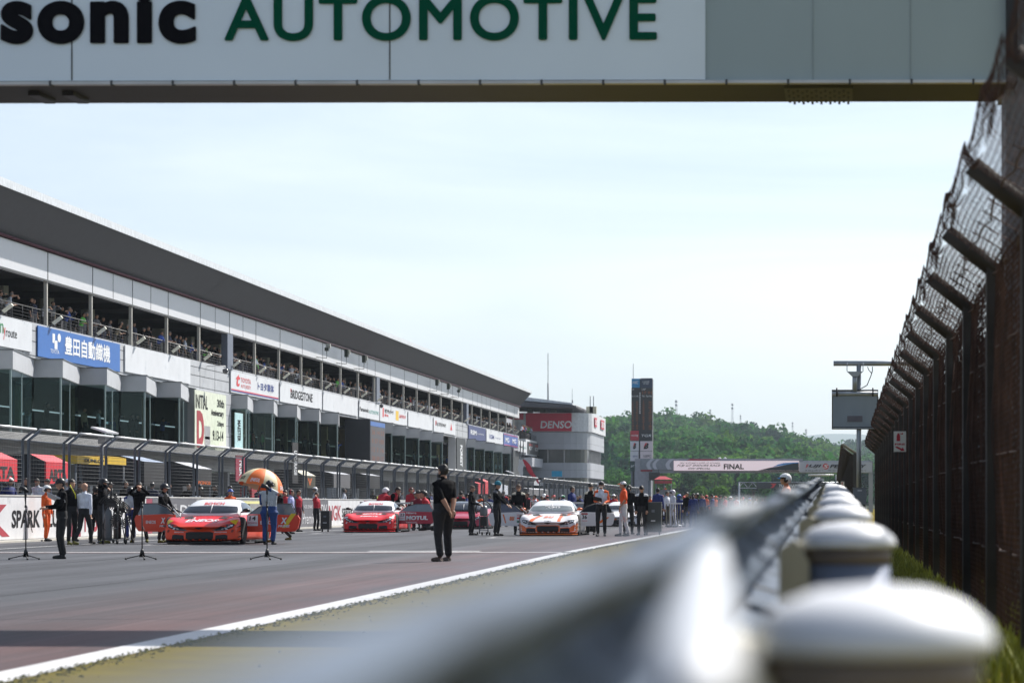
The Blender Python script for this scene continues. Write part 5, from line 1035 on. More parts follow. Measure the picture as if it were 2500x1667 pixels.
Y = YG(1309)-.42; r = empty('tablet', at_person(1459, 1218, Y), 'black tablet in the hands of the man in white and orange', 'tablet'); b = MB(); T = Matrix.Rotation(R(-35), 4, 'X') @ Matrix.Rotation(R(15), 4, 'Y'); b.box(-.14, .14, -.10, .10, -.01, .01, blk, T); b.build('case', r); b = MB(); b.box(-.12, .12, -.085, .085, .011, .013, M('tablet_screen', (.05, .06, .08), .15), T); b.build('screen', r)
person(1523, 1309, 1173, -75, 'hip1', M('orange_tshirt', (.75, .085, .008), .8, var=.1), cwo, 'woman in orange T-shirt, white and orange trousers and cap', head=['cap_white'], short=True, build='f', voxel=.012)
person(1535, 1306, 1181.6, 170, 'relaxed', cblk, cpant, 'long haired person in black right behind the woman in orange', head='longhair', Y=90)
person(1567, 1306, 1184, -8, 'down', cblk, cpant, 'young man in black suit with white shoulders beside the dark equipment box', shoulder=C('white_shoulder', (.6, .62, .64)), voxel=.012)
person(1606, 1288, 1190, 172, 'relaxed', cblu, cwo, 'crewman in blue jacket seen from behind, right of the dark equipment box', shoulder=cblu)
person(1628, 1285, 1198, 60, 'relaxed', cwh, cpant, 'dark haired man in white top left of the patterned race helmet', Y=121)
person(1643, 1285, 1195, -60, 'relaxed', cwh, cwh, 'driver in white suit wearing a patterned race helmet', head='racing_helmet_pattern', Y=118)
person(1658, 1285, 1206, 10, 'relaxed', cblu, cblu, 'driver in blue wearing a blue race helmet behind the metal rack', head='racing_helmet_blue', Y=128)
person(1678, 1285, 1200, -30, 'relaxed', cblk, cpant, 'dark haired crewman in black right of the metal rack', Y=120)
person(1693, 1290, 1203, 170, 'relaxed', cblu, cblu, 'person with a long ponytail and blue jacket seen from behind', head='longhair', Y=112)
person(1623, 1290, 1186, 0, 'relaxed', cor, cor, 'marshal in orange standing in the red roofed hut', head='helmet_black', pos=(GX(1623, 341), 341, 1.6))
wd_ = [('black', cblk), ('dark navy', cnavy), ('orange', cor), ('white', cwh), ('red', cred), ('blue', cblu), ('black', cblk)]
spots = [(1702, 1203, 128, 'helmet_black'), (1713, 1205, 133, None), (1724, 1207, 138, 'cap_red'), (1740, 1205, 130, None), (1757, 1207, 135, None), (1747, 1209, 150, 'cap_orange'), (1771, 1211, 146, None), (1783, 1211, 152, 'helmet_white'), (1797, 1212, 158, None), (1812, 1213, 162, None), (1830, 1214, 168, 'cap_blue'), (1337, 1208, 128, 'cap_red'), (1353, 1207, 130, 'cap_red'), (1376, 1208, 134, 'cap_green'), (1365, 1211, 145, 'headset_black'), (1322, 1209, 140, None), (1412, 1208, 132, None), (1498, 1206, 128, 'helmet_white'), (1490, 1205, 132, None), (1245, 1208, 140, None), (1196, 1207, 137, 'headset_black'), (1140, 1204, 130, 'helmet_black'), (1556, 1206, 134, None), (1588, 1208, 142, None), (1669, 1210, 150, 'cap_red'), (1845, 1215, 175, None), (1862, 1215, 180, None)]
spots += [(1600+i*14.3, 1206+i*.45, 124+i*3.1+(i % 3)*6, [None, 'cap_red', None, 'helmet_white', None, 'cap_orange', 'headset_black'][i % 7]) for i in range(16)]+[(1130+i*22, 1205+(i % 3), 140+(i*7) % 22, [None, 'cap_white', 'headset_black', None, 'helmet_white'][i % 5]) for i in range(20) if 1130+i*22 < 1580]
ords = 'first second third fourth fifth sixth seventh eighth ninth tenth eleventh twelfth thirteenth fourteenth fifteenth sixteenth seventeenth eighteenth nineteenth twentieth'.split()
ss = sorted(spots); 
for i, (px, ty, Y, hd_) in enumerate(ss):
    cn, cc = wd_[(i*5+i//3) % 7]; bald = {'cap_red': 'a red cap', 'cap_white': 'a white cap', 'helmet_black': 'a black helmet', 'helmet_white': 'a white helmet', 'cap_orange': 'an orange cap', 'cap_blue': 'a blue cap', 'cap_green': 'a green cap', 'headset_black': 'a headset', None: 'dark hair'}[hd_]
    where = 'left of the white orange car' if px < 1300 else 'behind the white orange car' if px < 1420 else 'behind the woman in orange' if px < 1600 else 'right of the metal rack'
    person(px, 0, ty, (i*67) % 360, ('relaxed', 'stand', 'tablet')[i % 3], cc, cpant, '%s clad crew member with %s, %s' % (cn, bald, where), head=hd_, Y=Y, voxel=.022, fingers=False, group='people crowding the grid in the distance', hair=hairb if i % 4 else hairbr)
person(1920, 1348, 1155, -85, 'relaxed', C('pale_orange_suit', (.6, .22, .12)), cor, 'marshal in white helmet with blue visor standing behind the guardrail', head=['helmet_white', 'visor_blue'], Y=56)
# people on the pit wall side, behind the fence
rr = random.Random(5)
for i in range(26):
    px = 20+i*36+rr.uniform(-10, 10) if i < 18 else 560+(i-17)*70; X = WX-rr.uniform(1.2, 3.0); Y = YW(px, X); cn, cc = wd_[rr.choice([0, 0, 1, 6, 3, 4, 5])]; hd_ = rr.choice([None, None, 'headset_black', 'cap_black', 'cap_white' if i % 5 else 'helmet_white'])
    person(px, 0, None, rr.choice([60, 90, 100, -60, 0, 180]), rr.choice(['relaxed', 'tablet', 'stand', 'hips']), cc, cpant, '%s crew member from the left behind the wall fence, in %s' % (ords[i] if i < 20 else 'twenty '+ords[i-20], cn), head=hd_, pos=(X, Y, .12), voxel=.022, fingers=False, group='crew members behind the pit wall fence', hair=hairb)
# gallery spectators
cs = [('black', black), ('white', cwh), ('grey', cgry), ('navy', cnavy), ('blue', C('shirt_blue', (.03, .08, .35))), ('red', cred), ('pale blue', C('shirt_pale', (.3, .4, .6))), ('green', C('shirt_green', (.1, .45, .06))), ('beige', C('shirt_beige', (.35, .28, .18)))]
n = 0
for mi, y in enumerate(mods):
    if y < 98: continue
    for k in range(9):
        if rr.random() < .16: continue
        yy = y+.45+k*.77+rr.uniform(-.2, .2); cn, cc = rr.choices(cs, weights=[12, 2, 4, 5, 1, .5, .8, .3, .8])[0]
        if n == 22: cn, cc = cs[7]
        seated = 0
        o = person(0, 0, None, 90+rr.uniform(-35, 30), rr.choice(['rail', 'rail', 'rail2', 'phone', 'stand', 'relaxed']), cc, rr.choice([cpant, cgry, cnavy]), 'spectator in %s, %s along the railing of the %s gallery bay' % (cn, ords[k], (ords+['twenty '+w_ for w_ in ords])[mi]), pos=(BX-.78-rr.uniform(0, .25), yy, 8.352), voxel=.028, fingers=False, group='spectators at the upper gallery railing', hair=rr.choice([hairb, hairb, hairbr, hairg]), short=rr.random() < .5)
        o.scale = (rr.uniform(.86, 1.0),)*3; n += 1
for k in range(10):
    cn, cc = cs[(k*4+1) % 9]; person(0, 0, None, 70, 'rail', cc, cpant, 'spectator in %s at the terrace railing beside the control tower, %s from left' % (cn, ords[k]), pos=(-33.0, 298.2+k*1.1, 8.36), voxel=.028, fingers=False, group='spectators on the terrace')
for k, px in enumerate((60, 112, 205, 240, 285, 322, 333, 395, 618, 640, 668, 690, 715, 742, 760, 800, 822, 850, 868, 962, 985, 1010, 1032, 1048, 1068, 1090, 1100, 1150, 1172, 1190, 1210, 1232)):
    X = -34.0; cn, cc = [('green', cs[7][1]), ('black', black), ('beige', cs[8][1]), ('white', cwh), ('grey', cgry), ('black', black), ('navy', cnavy), ('blue', cs[4][1]), ('orange', cor)][k % 9]
    person(0, 0, None, 90+(k*37) % 60-30, ('stand', 'phone', 'relaxed')[k % 3], cc, cpant, 'guest in %s behind the lounge glazing, %s from the left' % (cn, (ords+['twenty '+w_ for w_ in ords])[k]), pos=(X, YW(px, X), 3.86), voxel=.028, fingers=False, group='guests behind the lounge windows')
HAZE = 0.0001
# ================================================================ RACE CARS
def interp(tab, y): k = [a[0] for a in tab]; return [float(np.interp(y, k, [a[i] for a in tab])) for i in range(1, len(tab[0]))]
BT = [(0, .84, .46, .44), (.10, .90, .52, .485), (.35, .955, .62, .55), (.7, .975, .69, .615), (1.0, .975, .705, .665), (1.35, .95, .70, .735), (1.7, .90, .74, .79), (2.3, .88, .76, .79), (2.9, .89, .78, .80), (3.3, .945, .81, .82), (3.7, .975, .845, .845), (4.2, .975, .85, .86), (4.5, .955, .82, .85), (4.62, .90, .74, .78)]
def car_meshes():
    st = [0, .05, .12, .22, .35, .5, .7, .85, 1.0, 1.18, 1.35, 1.5, 1.7, 2, 2.3, 2.6, 2.9, 3.1, 3.3, 3.5, 3.7, 3.95, 4.2, 4.4, 4.52, 4.62]; rings = []
    for y in st:
        w_, zs, zh = interp(BT, y); zb = .07 if y > .3 else .09+.02*(1-y/.3); tuck = .06 if 1.3 < y < 3.1 else 0
        half = [(w_*.88-tuck, zb), (w_*.985-tuck, zb+.04), (w_-tuck*.6, .22), (w_*1.0-tuck*.3, .38), (w_*.995, max(.42, zs-.14)), (w_*.955, zs-.045), (w_*.88, zs-.002), (w_*.76, zs), (w_*.62, zs*.55+zh*.45-.012), (w_*.48, zh-.012), (w_*.25, zh), (0, zh+.004)]
        pts = half+[(-x, z) for x, z in half[-2::-1]]
        def sw(x): return .40*(abs(x)/.975)**2.6*max(0, 1-y/1.1)
        rake = lambda z: .10*max(0, z-.30)/.2*max(0, 1-y/.35) if y < .35 else 0
        rings.append([(x, y+sw(x)+rake(z), z) for x, z in pts])
    b = MB(); b.loft(rings, blk); me = b.mesh('b'); o = bpy.data.objects.new('b', me); s_ = o.modifiers.new('s', 'SUBSURF'); s_.levels = 2; s_.render_levels = 2
    cut = MB()
    for yy in (.98, 3.72):
        for sx in (-1, 1): cut.lathe([(.375, -.24), (.375, .24)], (sx*.93, yy, .335), blk, 32, 'x', False)
    cme = cut.mesh('c'); cobj = bpy.data.objects.new('c', cme); TMP.collection.objects.link(cobj); bo = o.modifiers.new('b', 'BOOLEAN'); bo.operation = 'DIFFERENCE'; bo.object = cobj; bo.solver = 'EXACT'
    body_ = bake(o); TMP.collection.objects.unlink(cobj); bpy.data.objects.remove(cobj)
    # cabin
    ct_ = [(1.28, .74, .66, .775), (1.45, .76, .64, .87), (1.7, .78, .615, .99), (1.95, .79, .585, 1.085), (2.2, .79, .56, 1.135), (2.5, .79, .55, 1.15), (2.9, .78, .54, 1.14), (3.3, .76, .51, 1.09), (3.7, .72, .47, 1.01), (4.1, .64, .43, .92), (4.35, .56, .38, .86)]; rings = []
    for y, wb, wt, zt in ct_:
        zz = min(.79, zt-.02); half = [(wb*.9, .66), (wb, .70), (wb*.985, zz), ((wb+wt)/2+.03, (zz+zt)/2), (wt, zt-.045), (wt*.86, zt-.008), (wt*.5, zt+.006), (0, zt-.008)]
        pts = half+[(-x, z) for x, z in half[-2::-1]]; rings.append([(x, y, z) for x, z in pts])
    b = MB(); b.loft(rings, blk); o = bpy.data.objects.new('k', b.mesh('k')); s_ = o.modifiers.new('s', 'SUBSURF'); s_.levels = 2; s_.render_levels = 2; cab = bake(o)
    for me in (body_, cab): me.polygons.foreach_set('use_smooth', [True]*len(me.polygons))
    return body_, cab
CB, CC = car_meshes()
def bvh(me): return BVHTree.FromPolygons([v.co for v in me.vertices], [tuple(p.vertices) for p in me.polygons])
BV = {'body': bvh(CB), 'cabin': bvh(CC)}
def project(b, vs, fs, m, on, ax, off=.006):
    """drop flat 2D artwork onto the car surface. ax: 'f' from the front (u=x, v=z), 't' from the top (u=x, v=y), 'r'/'l' from the sides (u=y, v=z)"""
    bm = bmesh.new(); V = [bm.verts.new((p[0], p[1], 0)) for p in vs]
    for f in fs:
        try: bm.faces.new([V[i] for i in f])
        except ValueError: pass
    bmesh.ops.triangulate(bm, faces=bm.faces)
    for _ in range(4):
        ed = [e for e in bm.edges if e.calc_length() > .07]
        if not ed: break
        bmesh.ops.subdivide_edges(bm, edges=ed, cuts=1); bmesh.ops.triangulate(bm, faces=bm.faces)
    out = []; ok = []
    for v in bm.verts:
        u, w_ = v.co.x, v.co.y; o_, d_ = {'f': ((u, -2, w_), (0, 1, 0)), 't': ((u, w_, 3), (0, 0, -1)), 'r': ((3, u, w_), (-1, 0, 0)), 'l': ((-3, u, w_), (1, 0, 0)), 'h': ((u, w_-1.8, w_*0+2.2), (0, 1.8, -2.2+.0))}[ax]
        hit, nr, _, _ = BV[on].ray_cast(Vector(o_), Vector(d_).normalized())
        if hit is None: out.append(Vector(o_)); ok.append(False)
        else:
            if nr.dot(Vector(d_)) > 0: nr = -nr
            out.append(hit+nr*off); ok.append(True)
    bm.verts.index_update(); fs2 = [tuple(v.index for v in f.verts) for f in bm.faces if all(ok[v.index] for v in f.verts)]; bm.free()
    fs2 = [f for f in fs2 if max((out[f[i]]-out[f[i-1]]).length for i in range(3)) < .35]
    b.add(out, fs2, m, True)
def ptext(b, s_, c, wd, ht, m, on, ax, bold=.02, shear=0, off=.010):
    V, f = text2d(s_, bold, shear); sg = -1 if ax == 'l' else 1
    project(b, [(c[0]+sg*p[0]*wd, c[1]+p[1]*ht) for p in V], f, m, on, ax, off)
tyre = M('tyre_rubber', (.012, .012, .013), .8, var=.1); rimm = M('wheel_rim', (.05, .05, .055), .35, .6); cgl = M('car_glass', (.01, .014, .022), .1, 0, var=.3, scale=1, spec=.5); lens = M('headlight_lens', (.05, .06, .07), .12, .2, var=.3, scale=6); led = M('headlight_led', (.75, .8, .85), .2, var=0); grl = M('grille_black', (.006, .006, .007), .6)
def wheel_meshes():
    b = MB(); b.lathe([(.24, -.15), (.335, -.15), (.35, -.12), (.35, .12), (.335, .15), (.24, .15)], (0, 0, 0), tyre, 32, 'x'); ty_ = b.mesh('tyre')
    b = MB(); b.lathe([(.001, .05), (.05, .06), (.06, .05)], (0, 0, 0), rimm, 16, 'x'); b.lathe([(.245, .14), (.225, .12), (.225, -.1)], (0, 0, 0), rimm, 28, 'x'); b.lathe([(.001, -.08), (.23, -.09)], (0, 0, 0), grl, 20, 'x')
    for k in range(10):
        T = Matrix.Rotation(2*math.pi*k/10, 4, 'X'); b.box(.04, .09, -.013, .013, .04, .235, rimm, T)
    return ty_, b.mesh('rim')
TY_, RM_ = wheel_meshes()
def door(root, side, ang, paintm, words, glassm, wlen=1.28):
    d_ = MB(); s_ = side; z = .20
    out = [(0, .31), (0, .745), (.32, .765), (1.30, .735), (1.36, .64), (1.30, .40), (1.22, .32)]
    d_.prism(out, 0, .07, paintm, lambda u, v, w_: (s_*u, w_+.02*math.sin(u*2.4), v))
    o = d_.build('door', root); o.location = (side*.93, 1.42, 0); o.rotation_euler = (0, 0, R(ang)*side)
    g_ = MB(); gl_ = [(.04, .755), (.30, .93), (.62, 1.02), (1.12, 1.02), (1.26, .76), (1.2, .74), (.34, .765)]
    g_.prism(gl_, .02, .035, glassm, lambda u, v, w_: (s_*u, w_+.03*(v-.78)*3, v)); g_.build('door_glass', o)
    g_ = MB(); g_.tube([(s_*u, .05+.09*(v-.78), v) for u, v in [(.03, .75), (.30, .945), (.62, 1.035), (1.14, 1.03), (1.28, .75)]], .014, blk, 6); g_.build('door_frame', o)
    for (w1, cx, cz, wd, ht, m_, bold, sh) in words:
        if w1 == '#': bb = MB(); bb.box(s_*cx-wd/2, s_*cx+wd/2, -.008, -.003, cz-ht/2, cz+ht/2, m_); bb.build('number_plate', o)
        elif w1 == '^': bb = MB(); bb.add([(s_*(cx+u*wd), -.006, cz+v*ht) for u, v in ((-.5, -.5), (-.2, -.5), (.5, .5), (.15, .5))], [(0, 1, 2, 3)], m_); bb.build('stripe', o)
        else: text(w1, (s_*cx, -.012, cz), wd, ht, m_, o, EX, EZ, bold, sh)
    return o
def race_car(x, y, label, paintm, roofm, hood=(), front=(), banner=None, doors=(), plate=None, rot=0., wingm=blk, lowm=None, mirror=blk, z_eye=0, glassm=None, group='race cars lined up on the starting grid', detail=True):
    r = empty('race_car', (x, y, 0), label, 'race car', group, rz=R(rot))
    o = link('body', CB, r); 
    o.data.materials.clear() if False else None
    if not o.material_slots: CB.materials.append(blk)
    o.material_slots[0].link = 'OBJECT'; o.material_slots[0].material = paintm
    c = link('cabin', CC, r)
    if not c.material_slots: CC.materials.append(blk)
    c.material_slots[0].link = 'OBJECT'; c.material_slots[0].material = roofm
    gm_ = glassm or cgl
    b = MB(); P_ = [(-.70, .80), (-.67, .88), (-.62, .955), (-.3, .97), (0, .975), (.3, .97), (.62, .955), (.67, .88), (.70, .80), (.3, .785), (-.3, .785)]; project(b, P_, [tuple(range(11))], gm_, 'cabin', 'f'); b.build('windscreen', r)
    for ax in ('r', 'l'):
        b = MB(); project(b, [(1.62, .80), (2.0, .98), (2.3, 1.055), (3.0, 1.05), (3.35, .96), (3.5, .82), (2.6, .80)], [tuple(range(7))], gm_, 'cabin', ax); b.build('side_window', r)
    b = MB(); b.box(-.012, .012, 1.42, 1.44, .80, 1.02, led, Matrix.Translation((.02, .16, .0)) @ Matrix.Rotation(R(0), 4, 'X')); b = MB(); b.tube([(.03, 1.33, .80), (.0, 1.62, .96), (-.005, 1.75, 1.02)], .012, M('wiper_white', (.6, .6, .6), .5), 5); b.build('wiper', r)
    # grille openings
    b = MB(); project(b, [(-.34, .10), (.34, .10), (.345, .30), (.27, .325), (-.27, .325), (-.345, .30)], [tuple(range(6))], grl, 'body', 'f', .008); b.build('grille', r)
    for s_ in (-1, 1):
        b = MB(); project(b, [(s_*.385, .10), (s_*.70, .10), (s_*.69, .24), (s_*.63, .26), (s_*.40, .24)], [tuple(range(5))], grl, 'body', 'f', .008); b.build('side_intake', r)
        b = MB(); hl = [(.31, .365), (.40, .345), (.62, .36), (.80, .43), (.845, .50), (.80, .525), (.62, .50), (.44, .42)]; project(b, [(s_*u, v) for u, v in hl], [tuple(range(8))], lens, 'body', 'f', .009); h_ = b.build('headlight', r)
        b = MB()
        for (u, v) in ((.56, .405), (.64, .43), (.71, .455), (.77, .475), (.66, .385+.01)): project(b, [(s_*(u-.028), v-.018), (s_*(u+.028), v-.012), (s_*(u+.03), v+.018), (s_*(u-.026), v+.012)], [(0, 1, 2, 3)], led, 'body', 'f', .014)
        b.build('led_lamp', h_)
        b = MB(); b.tube([(s_*.70, 1.62, .80), (s_*.86, 1.50, .84)], .02, blk, 6); b.tube([(s_*.84, 1.47, .86), (s_*.92, 1.45, .865), (s_*1.0, 1.47, .86)], [.05, .07, .045], mirror, 10, flat=.8); b.build('mirror', r)
        for yy in (.98, 3.72):
            for nm, me in (('tyre', TY_),):
                w_ = link('wheel', me, r); w_.location = (s_*.815, yy, .345); w_.rotation_euler = (0, 0, 0 if s_ > 0 else math.pi); q = link('rim', RM_, w_)
        b = MB(); b.box(s_*.91, s_*.995, 1.45, 3.25, .06, .11, grl); b.build('side_skirt', r)
        b = MB()
        for k in range(3): b.add([(s_*.80, .35+k*.02, .17+k*.13), (s_*1.0, .50, .20+k*.13), (s_*1.0, .66, .24+k*.13), (s_*.90, .52, .20+k*.13)], [(0, 1, 2, 3), (3, 2, 1, 0)], grl)
        b.build('canard', r)
        b = MB(); project(b, [(s_*.30, 1.0), (s_*.52, .86), (s_*.58, 1.12), (s_*.40, 1.24)], [(0, 1, 2, 3)], grl, 'body', 't', .008); b.build('bonnet_vent', r)
    b = MB(); b.loft([[(-.93, .40, z), (-.80, .12, z), (-.5, -.06, z), (0, -.10, z), (.5, -.06, z), (.80, .12, z), (.93, .40, z), (.93, .6, z), (-.93, .6, z)] for z in (.045, .075)], lowm or grl, False); b.build('splitter', r)
    b = MB(); b.prism([(4.25, 1.03), (4.35, 1.055), (4.62, 1.10), (4.62, 1.085), (4.35, 1.03)], -.93, .93, wingm, lambda u, v, w_: (w_, u, v))
    for s_ in (-1, 1): b.box(s_*.95-.012, s_*.95+.012, 4.2, 4.68, .90, 1.12, wingm); b.box(s_*.35-.01, s_*.35+.01, 4.3, 4.5, .82, 1.04, blk)
    b.build('rear_wing', r)
    if detail:
        b = MB()
        for (s_, cx, cy, wd, ht, m_, sh) in hood: ptext(b, s_, (cx, cy), wd, ht, m_, 'body', 't', .03, sh)
        if b.f: b.build('bonnet_lettering', r)
        b = MB()
        for it in front:
            if it[0] == 'poly': project(b, it[1], [tuple(range(len(it[1])))], it[2], it[3], it[4], .004)
        if b.f: b.build('livery_stripe', r)
        b = MB()
        for it in front:
            if it[0] == 'text': ptext(b, it[1], it[2], it[3], it[4], it[5], it[6], it[7], .015, it[8] if len(it) > 8 else 0)
        project(b, [(-.11, .43), (0, .395), (.11, .43), (.06, .44), (-.06, .44)], [tuple(range(5))], grl, 'body', 'f', .012)
        b.build('front_badges', r)
        if banner: b = MB(); ptext(b, banner[0], (0.03, banner[2]), banner[1], .065, banner[3], 'cabin', 'f', .02, 0, .012); b.build('windscreen_lettering', r)
    for d_ in doors: door(r, *d_)
    return r
def carpaint(n, c, c2=None, z0=.5, z1=.6, var=0): 
    m = M(n, c, .38, 0, var=.03, scale=1, coat=.25, spec=.35)
    if c2:
        t = m.node_tree; pb = t.nodes['Principled BSDF']; lk = pb.inputs['Base Color'].links[0].from_socket; tc = t.nodes.new('ShaderNodeTexCoord'); xs = t.nodes.new('ShaderNodeSeparateXYZ'); t.links.new(tc.outputs['Object'], xs.inputs[0])
        nz = t.nodes.new('ShaderNodeTexNoise'); nz.inputs['Scale'].default_value = 1.4; ad = t.nodes.new('ShaderNodeMath'); ad.operation = 'MULTIPLY_ADD'; t.links.new(nz.outputs[0], ad.inputs[0]); ad.inputs[1].default_value = .25; t.links.new(xs.outputs[2], ad.inputs[2]); t.links.new(tc.outputs['Object'], nz.inputs['Vector'])
        mr = t.nodes.new('ShaderNodeMapRange'); mr.inputs['From Min'].default_value = z0+.12; mr.inputs['From Max'].default_value = z1+.12; t.links.new(ad.outputs[0], mr.inputs['Value']); mx = t.nodes.new('ShaderNodeMix'); mx.data_type = 'RGBA'; t.links.new(mr.outputs[0], mx.inputs['Factor']); mx.inputs['A'].default_value = (*c2, 1); t.links.new(lk, mx.inputs['B']); t.links.new(mx.outputs['Result'], pb.inputs['Base Color'])
    return m
pA = carpaint('paint_red_orange', (.66, .005, .014), (.78, .055, .005), .42, .54); pAd = M('paint_orange_door', (.72, .042, .006), .4, coat=.15, var=.05, scale=1); pB = carpaint('paint_red', (.66, .004, .010)); pBd = M('paint_crimson_door', (.42, .008, .04), .3, coat=.5, var=.05); pC = carpaint('paint_white', (.74, .74, .76)); pW = M('roof_white', (.74, .75, .76), .25, coat=.4, var=.03)
pO = M('livery_orange', (.78, .15, .008), .3, coat=.4, var=.03); pY = M('livery_yellow', (.72, .52, .01), .35, coat=.3, var=.03); pWt = M('decal_white', (.78, .78, .8), .4, var=0); pRd = M('decal_red', (.6, .01, .02), .4, var=0); pBk = M('decal_black', (.01, .01, .01), .4, var=0); pGr = M('livery_green', (.01, .22, .15), .35, coat=.3); tint = M('door_glass_grey', (.10, .13, .16), .12, 0, var=.2, spec=.8)
sY = [('poly', [(s_*.70, .60), (s_*.90, .64), (s_*.86, .50), (s_*.80, .535)], pY, 'body', 'f') for s_ in (-1, 1)]
race_car(-15.43, 66.5, 'orange red race car number 14 with white roof and both doors swung open', pA, pW, hood=[('ENEOS', -.02, .62, .80, .34, pWt, .1), ('14', -.42, .98, .2, .16, pBk, .1)], front=sY+[('poly', [(-.55, .92), (-.28, .92), (-.28, 1.1), (-.55, 1.1)], pWt, 'body', 't'), ('text', 'BRIDGESTONE', (-.52, .315), .24, .025, pWt, 'body', 'f'), ('text', 'BRIDGESTONE', (.52, .315), .3, .025, pWt, 'body', 'f'), ('text', 'B', (-.80, .345), .06, .06, pBk, 'body', 'f', .3), ('text', 'B', (.80, .345), .06, .06, pBk, 'body', 'f', .3)],
    banner=('BOSCH', .50, 1.025, pRd), wingm=M('wing_pale_yellow', (.6, .56, .2), .4), doors=[(1, 0, pAd, [('#', .15, .60, .27, .27, pWt, 0, 0), ('14', .15, .66, .17, .11, pBk, .03, .1), ('PONOS', .15, .54, .22, .045, pRd, .01, 0), ('ENEOS', .52, .55, .34, .09, pWt, .02, 0), ('X', .95, .60, .17, .16, pWt, .05, .2), ('PRIME', .95, .46, .3, .06, pWt, .02, .2), ('^', 1.08, .60, .36, .36, pY, 0, 0)], tint), (-1, 30, pAd, [('ENEOS', .78, .56, .34, .08, pWt, .02, 0), ('X', .36, .60, .16, .15, pWt, .05, .2), ('PRI', .40, .46, .16, .05, pWt, .02, .2)], tint)], rot=0)
race_car(-16.1, 95.6, 'bright red race car number 23 with its right hand door swung open', pB, pW, hood=[('MOTUL', .05, .98, .72, .24, pWt, .2), ('Niterra', 0, .55, .62, .22, pWt, 0)], front=[('text', 'B', (-.78, .36), .06, .07, pWt, 'body', 'f', .3), ('text', 'B', (.78, .36), .06, .07, pWt, 'body', 'f', .3), ('text', 'NISSAN', (0, .36), .12, .02, pWt, 'body', 'f'), ('poly', [(s_ := -.94, .56), (-.74, .58), (-.76, .52), (-.94, .5)], pWt, 'body', 'f'), ('poly', [(.94, .56), (.74, .58), (.76, .52), (.94, .5)], pWt, 'body', 'f')],
    banner=('BOSCH', .50, 1.025, pRd), lowm=pB, doors=[(1, 0, pBd, [('#', .12, .58, .22, .28, pWt, 0, 0), ('23', .12, .64, .17, .11, pBk, .03, .1), ('PONOS', .12, .52, .18, .04, pRd, .01, 0), ('Niterra', .46, .71, .36, .07, pWt, .02, 0), ('MOTUL', .66, .53, .8, .15, pWt, .05, .1), ('TAMADIC', .46, .36, .4, .05, pWt, 0, 0)], tint)], rot=0)
stC = [('poly', [(-.62, .16), (-.34, .36), (-.30, .34), (-.40, .33)], pO, 'body', 'f')]
stC = [('poly', [(s_*.985, .10), (s_*.72, .10), (s_*.72, .30), (s_*.80, .34), (s_*.90, .42), (s_*.985, .40)], pO, 'body', 'f') for s_ in (-1, 1)]+[('poly', [(-.38, .085), (.38, .085), (.385, .335), (.30, .35), (-.30, .35), (-.385, .335)], pO, 'body', 'f')]+[('poly', [(s_*.385, .085), (s_*.745, .085), (s_*.73, .27), (s_*.63, .29), (s_*.385, .27)], pO, 'body', 'f') for s_ in (-1, 1)]+[('poly', [(.30, .10), (.40, .10), (.46, 1.25), (.34, 1.25)], pO, 'body', 't'), ('poly', [(-.62, .18), (-.50, .14), (-.20, .95), (-.34, .95)], pO, 'body', 't'), ('poly', [(-.78, .75), (-.66, .75), (-.62, 1.3), (-.72, 1.3)], pO, 'body', 't'), ('poly', [(.55, .85), (.80, .80), (.82, 1.3), (.55, 1.3)], pO, 'body', 't'), ('text', "TOM'S", (0, .475), .22, .03, pBk, 'body', 'f'), ('text', 'BRIDGESTONE', (-.52, .315), .24, .025, pBk, 'body', 'f'), ('text', 'BRIDGESTONE', (.52, .315), .26, .025, pBk, 'body', 'f')]
race_car(-8.58, 85.2, 'white and orange race car number 36 seen head on with both doors open', pC, pW, hood=[('au', .0, .62, .34, .3, pO, .3)], front=stC, banner=("TOM'S", .5, .92, M('decal_glass_white', (.75, .75, .75), .4, var=0)), lowm=pO, mirror=M('mirror_orange', (.7, .12, .01), .3), glassm=M('pale_windscreen', (.16, .19, .20), .1, 0, var=.15, spec=.9),
    doors=[(1, 38, pC, [('#', .17, .58, .25, .31, pWt, 0, 0), ('#', .17, .71, .25, .05, pRd, 0, 0), ('36', .17, .61, .19, .13, pBk, .03, 0), ('PONOS', .17, .48, .2, .04, pRd, 0, 0), ('^', .9, .5, .5, .2, pO, 0, 0)], cgl), (-1, 28, pC, [('au', .42, .56, .2, .13, pO, .03, .3), ('ZENT', .14, .66, .18, .05, pRd, .01, 0), ('#', .14, .46, .18, .08, pGr, 0, 0), ('#', .14, .57, .18, .05, pRd, 0, 0), ('^', .72, .55, .14, .28, pO, 0, 0)], M('navy_door_glass', (.01, .02, .07), .12, 0, var=.2, spec=.8))], rot=0)
race_car(-15.9, 124.5, 'white and dark green race car behind the crewman in the black suit', pC, M('roof_dark', (.02, .03, .03), .3), front=[('poly', [(-.9, .2), (.9, .2), (.85, .45), (-.85, .45)], pGr, 'body', 'f'), ('poly', [(-.95, .48), (-.7, .6), (-.7, .5)], pRd, 'body', 'f')], lowm=blk, banner=('BOSCH', .4, 1.025, pRd))
race_car(-8.9, 121, 'white race car with an orange slash behind the woman in orange', pC, pW, front=[('poly', [(-.95, .45), (-.2, .30), (-.1, .36), (-.9, .55)], pO, 'body', 'f')], doors=[(-1, 10, pC, [('^', .6, .5, .9, .2, pO, 0, 0)], tint)])
race_car(-8.6, 143, 'blue and white race car behind the young man with white shoulders', M('paint_white_blue', (.5, .55, .68), .3, coat=.4, var=.5, scale=3), pW, front=[('poly', [(-.8, .2), (.8, .2), (.85, .4), (-.85, .4)], M('paint_blue', (.03, .08, .4), .3, coat=.4), 'body', 'f')])
race_car(-14.6, 109, 'dark car with black roof and red sides behind the red car', pBd, M('roof_black_gloss', (.01, .01, .012), .15, coat=.5), lowm=blk)
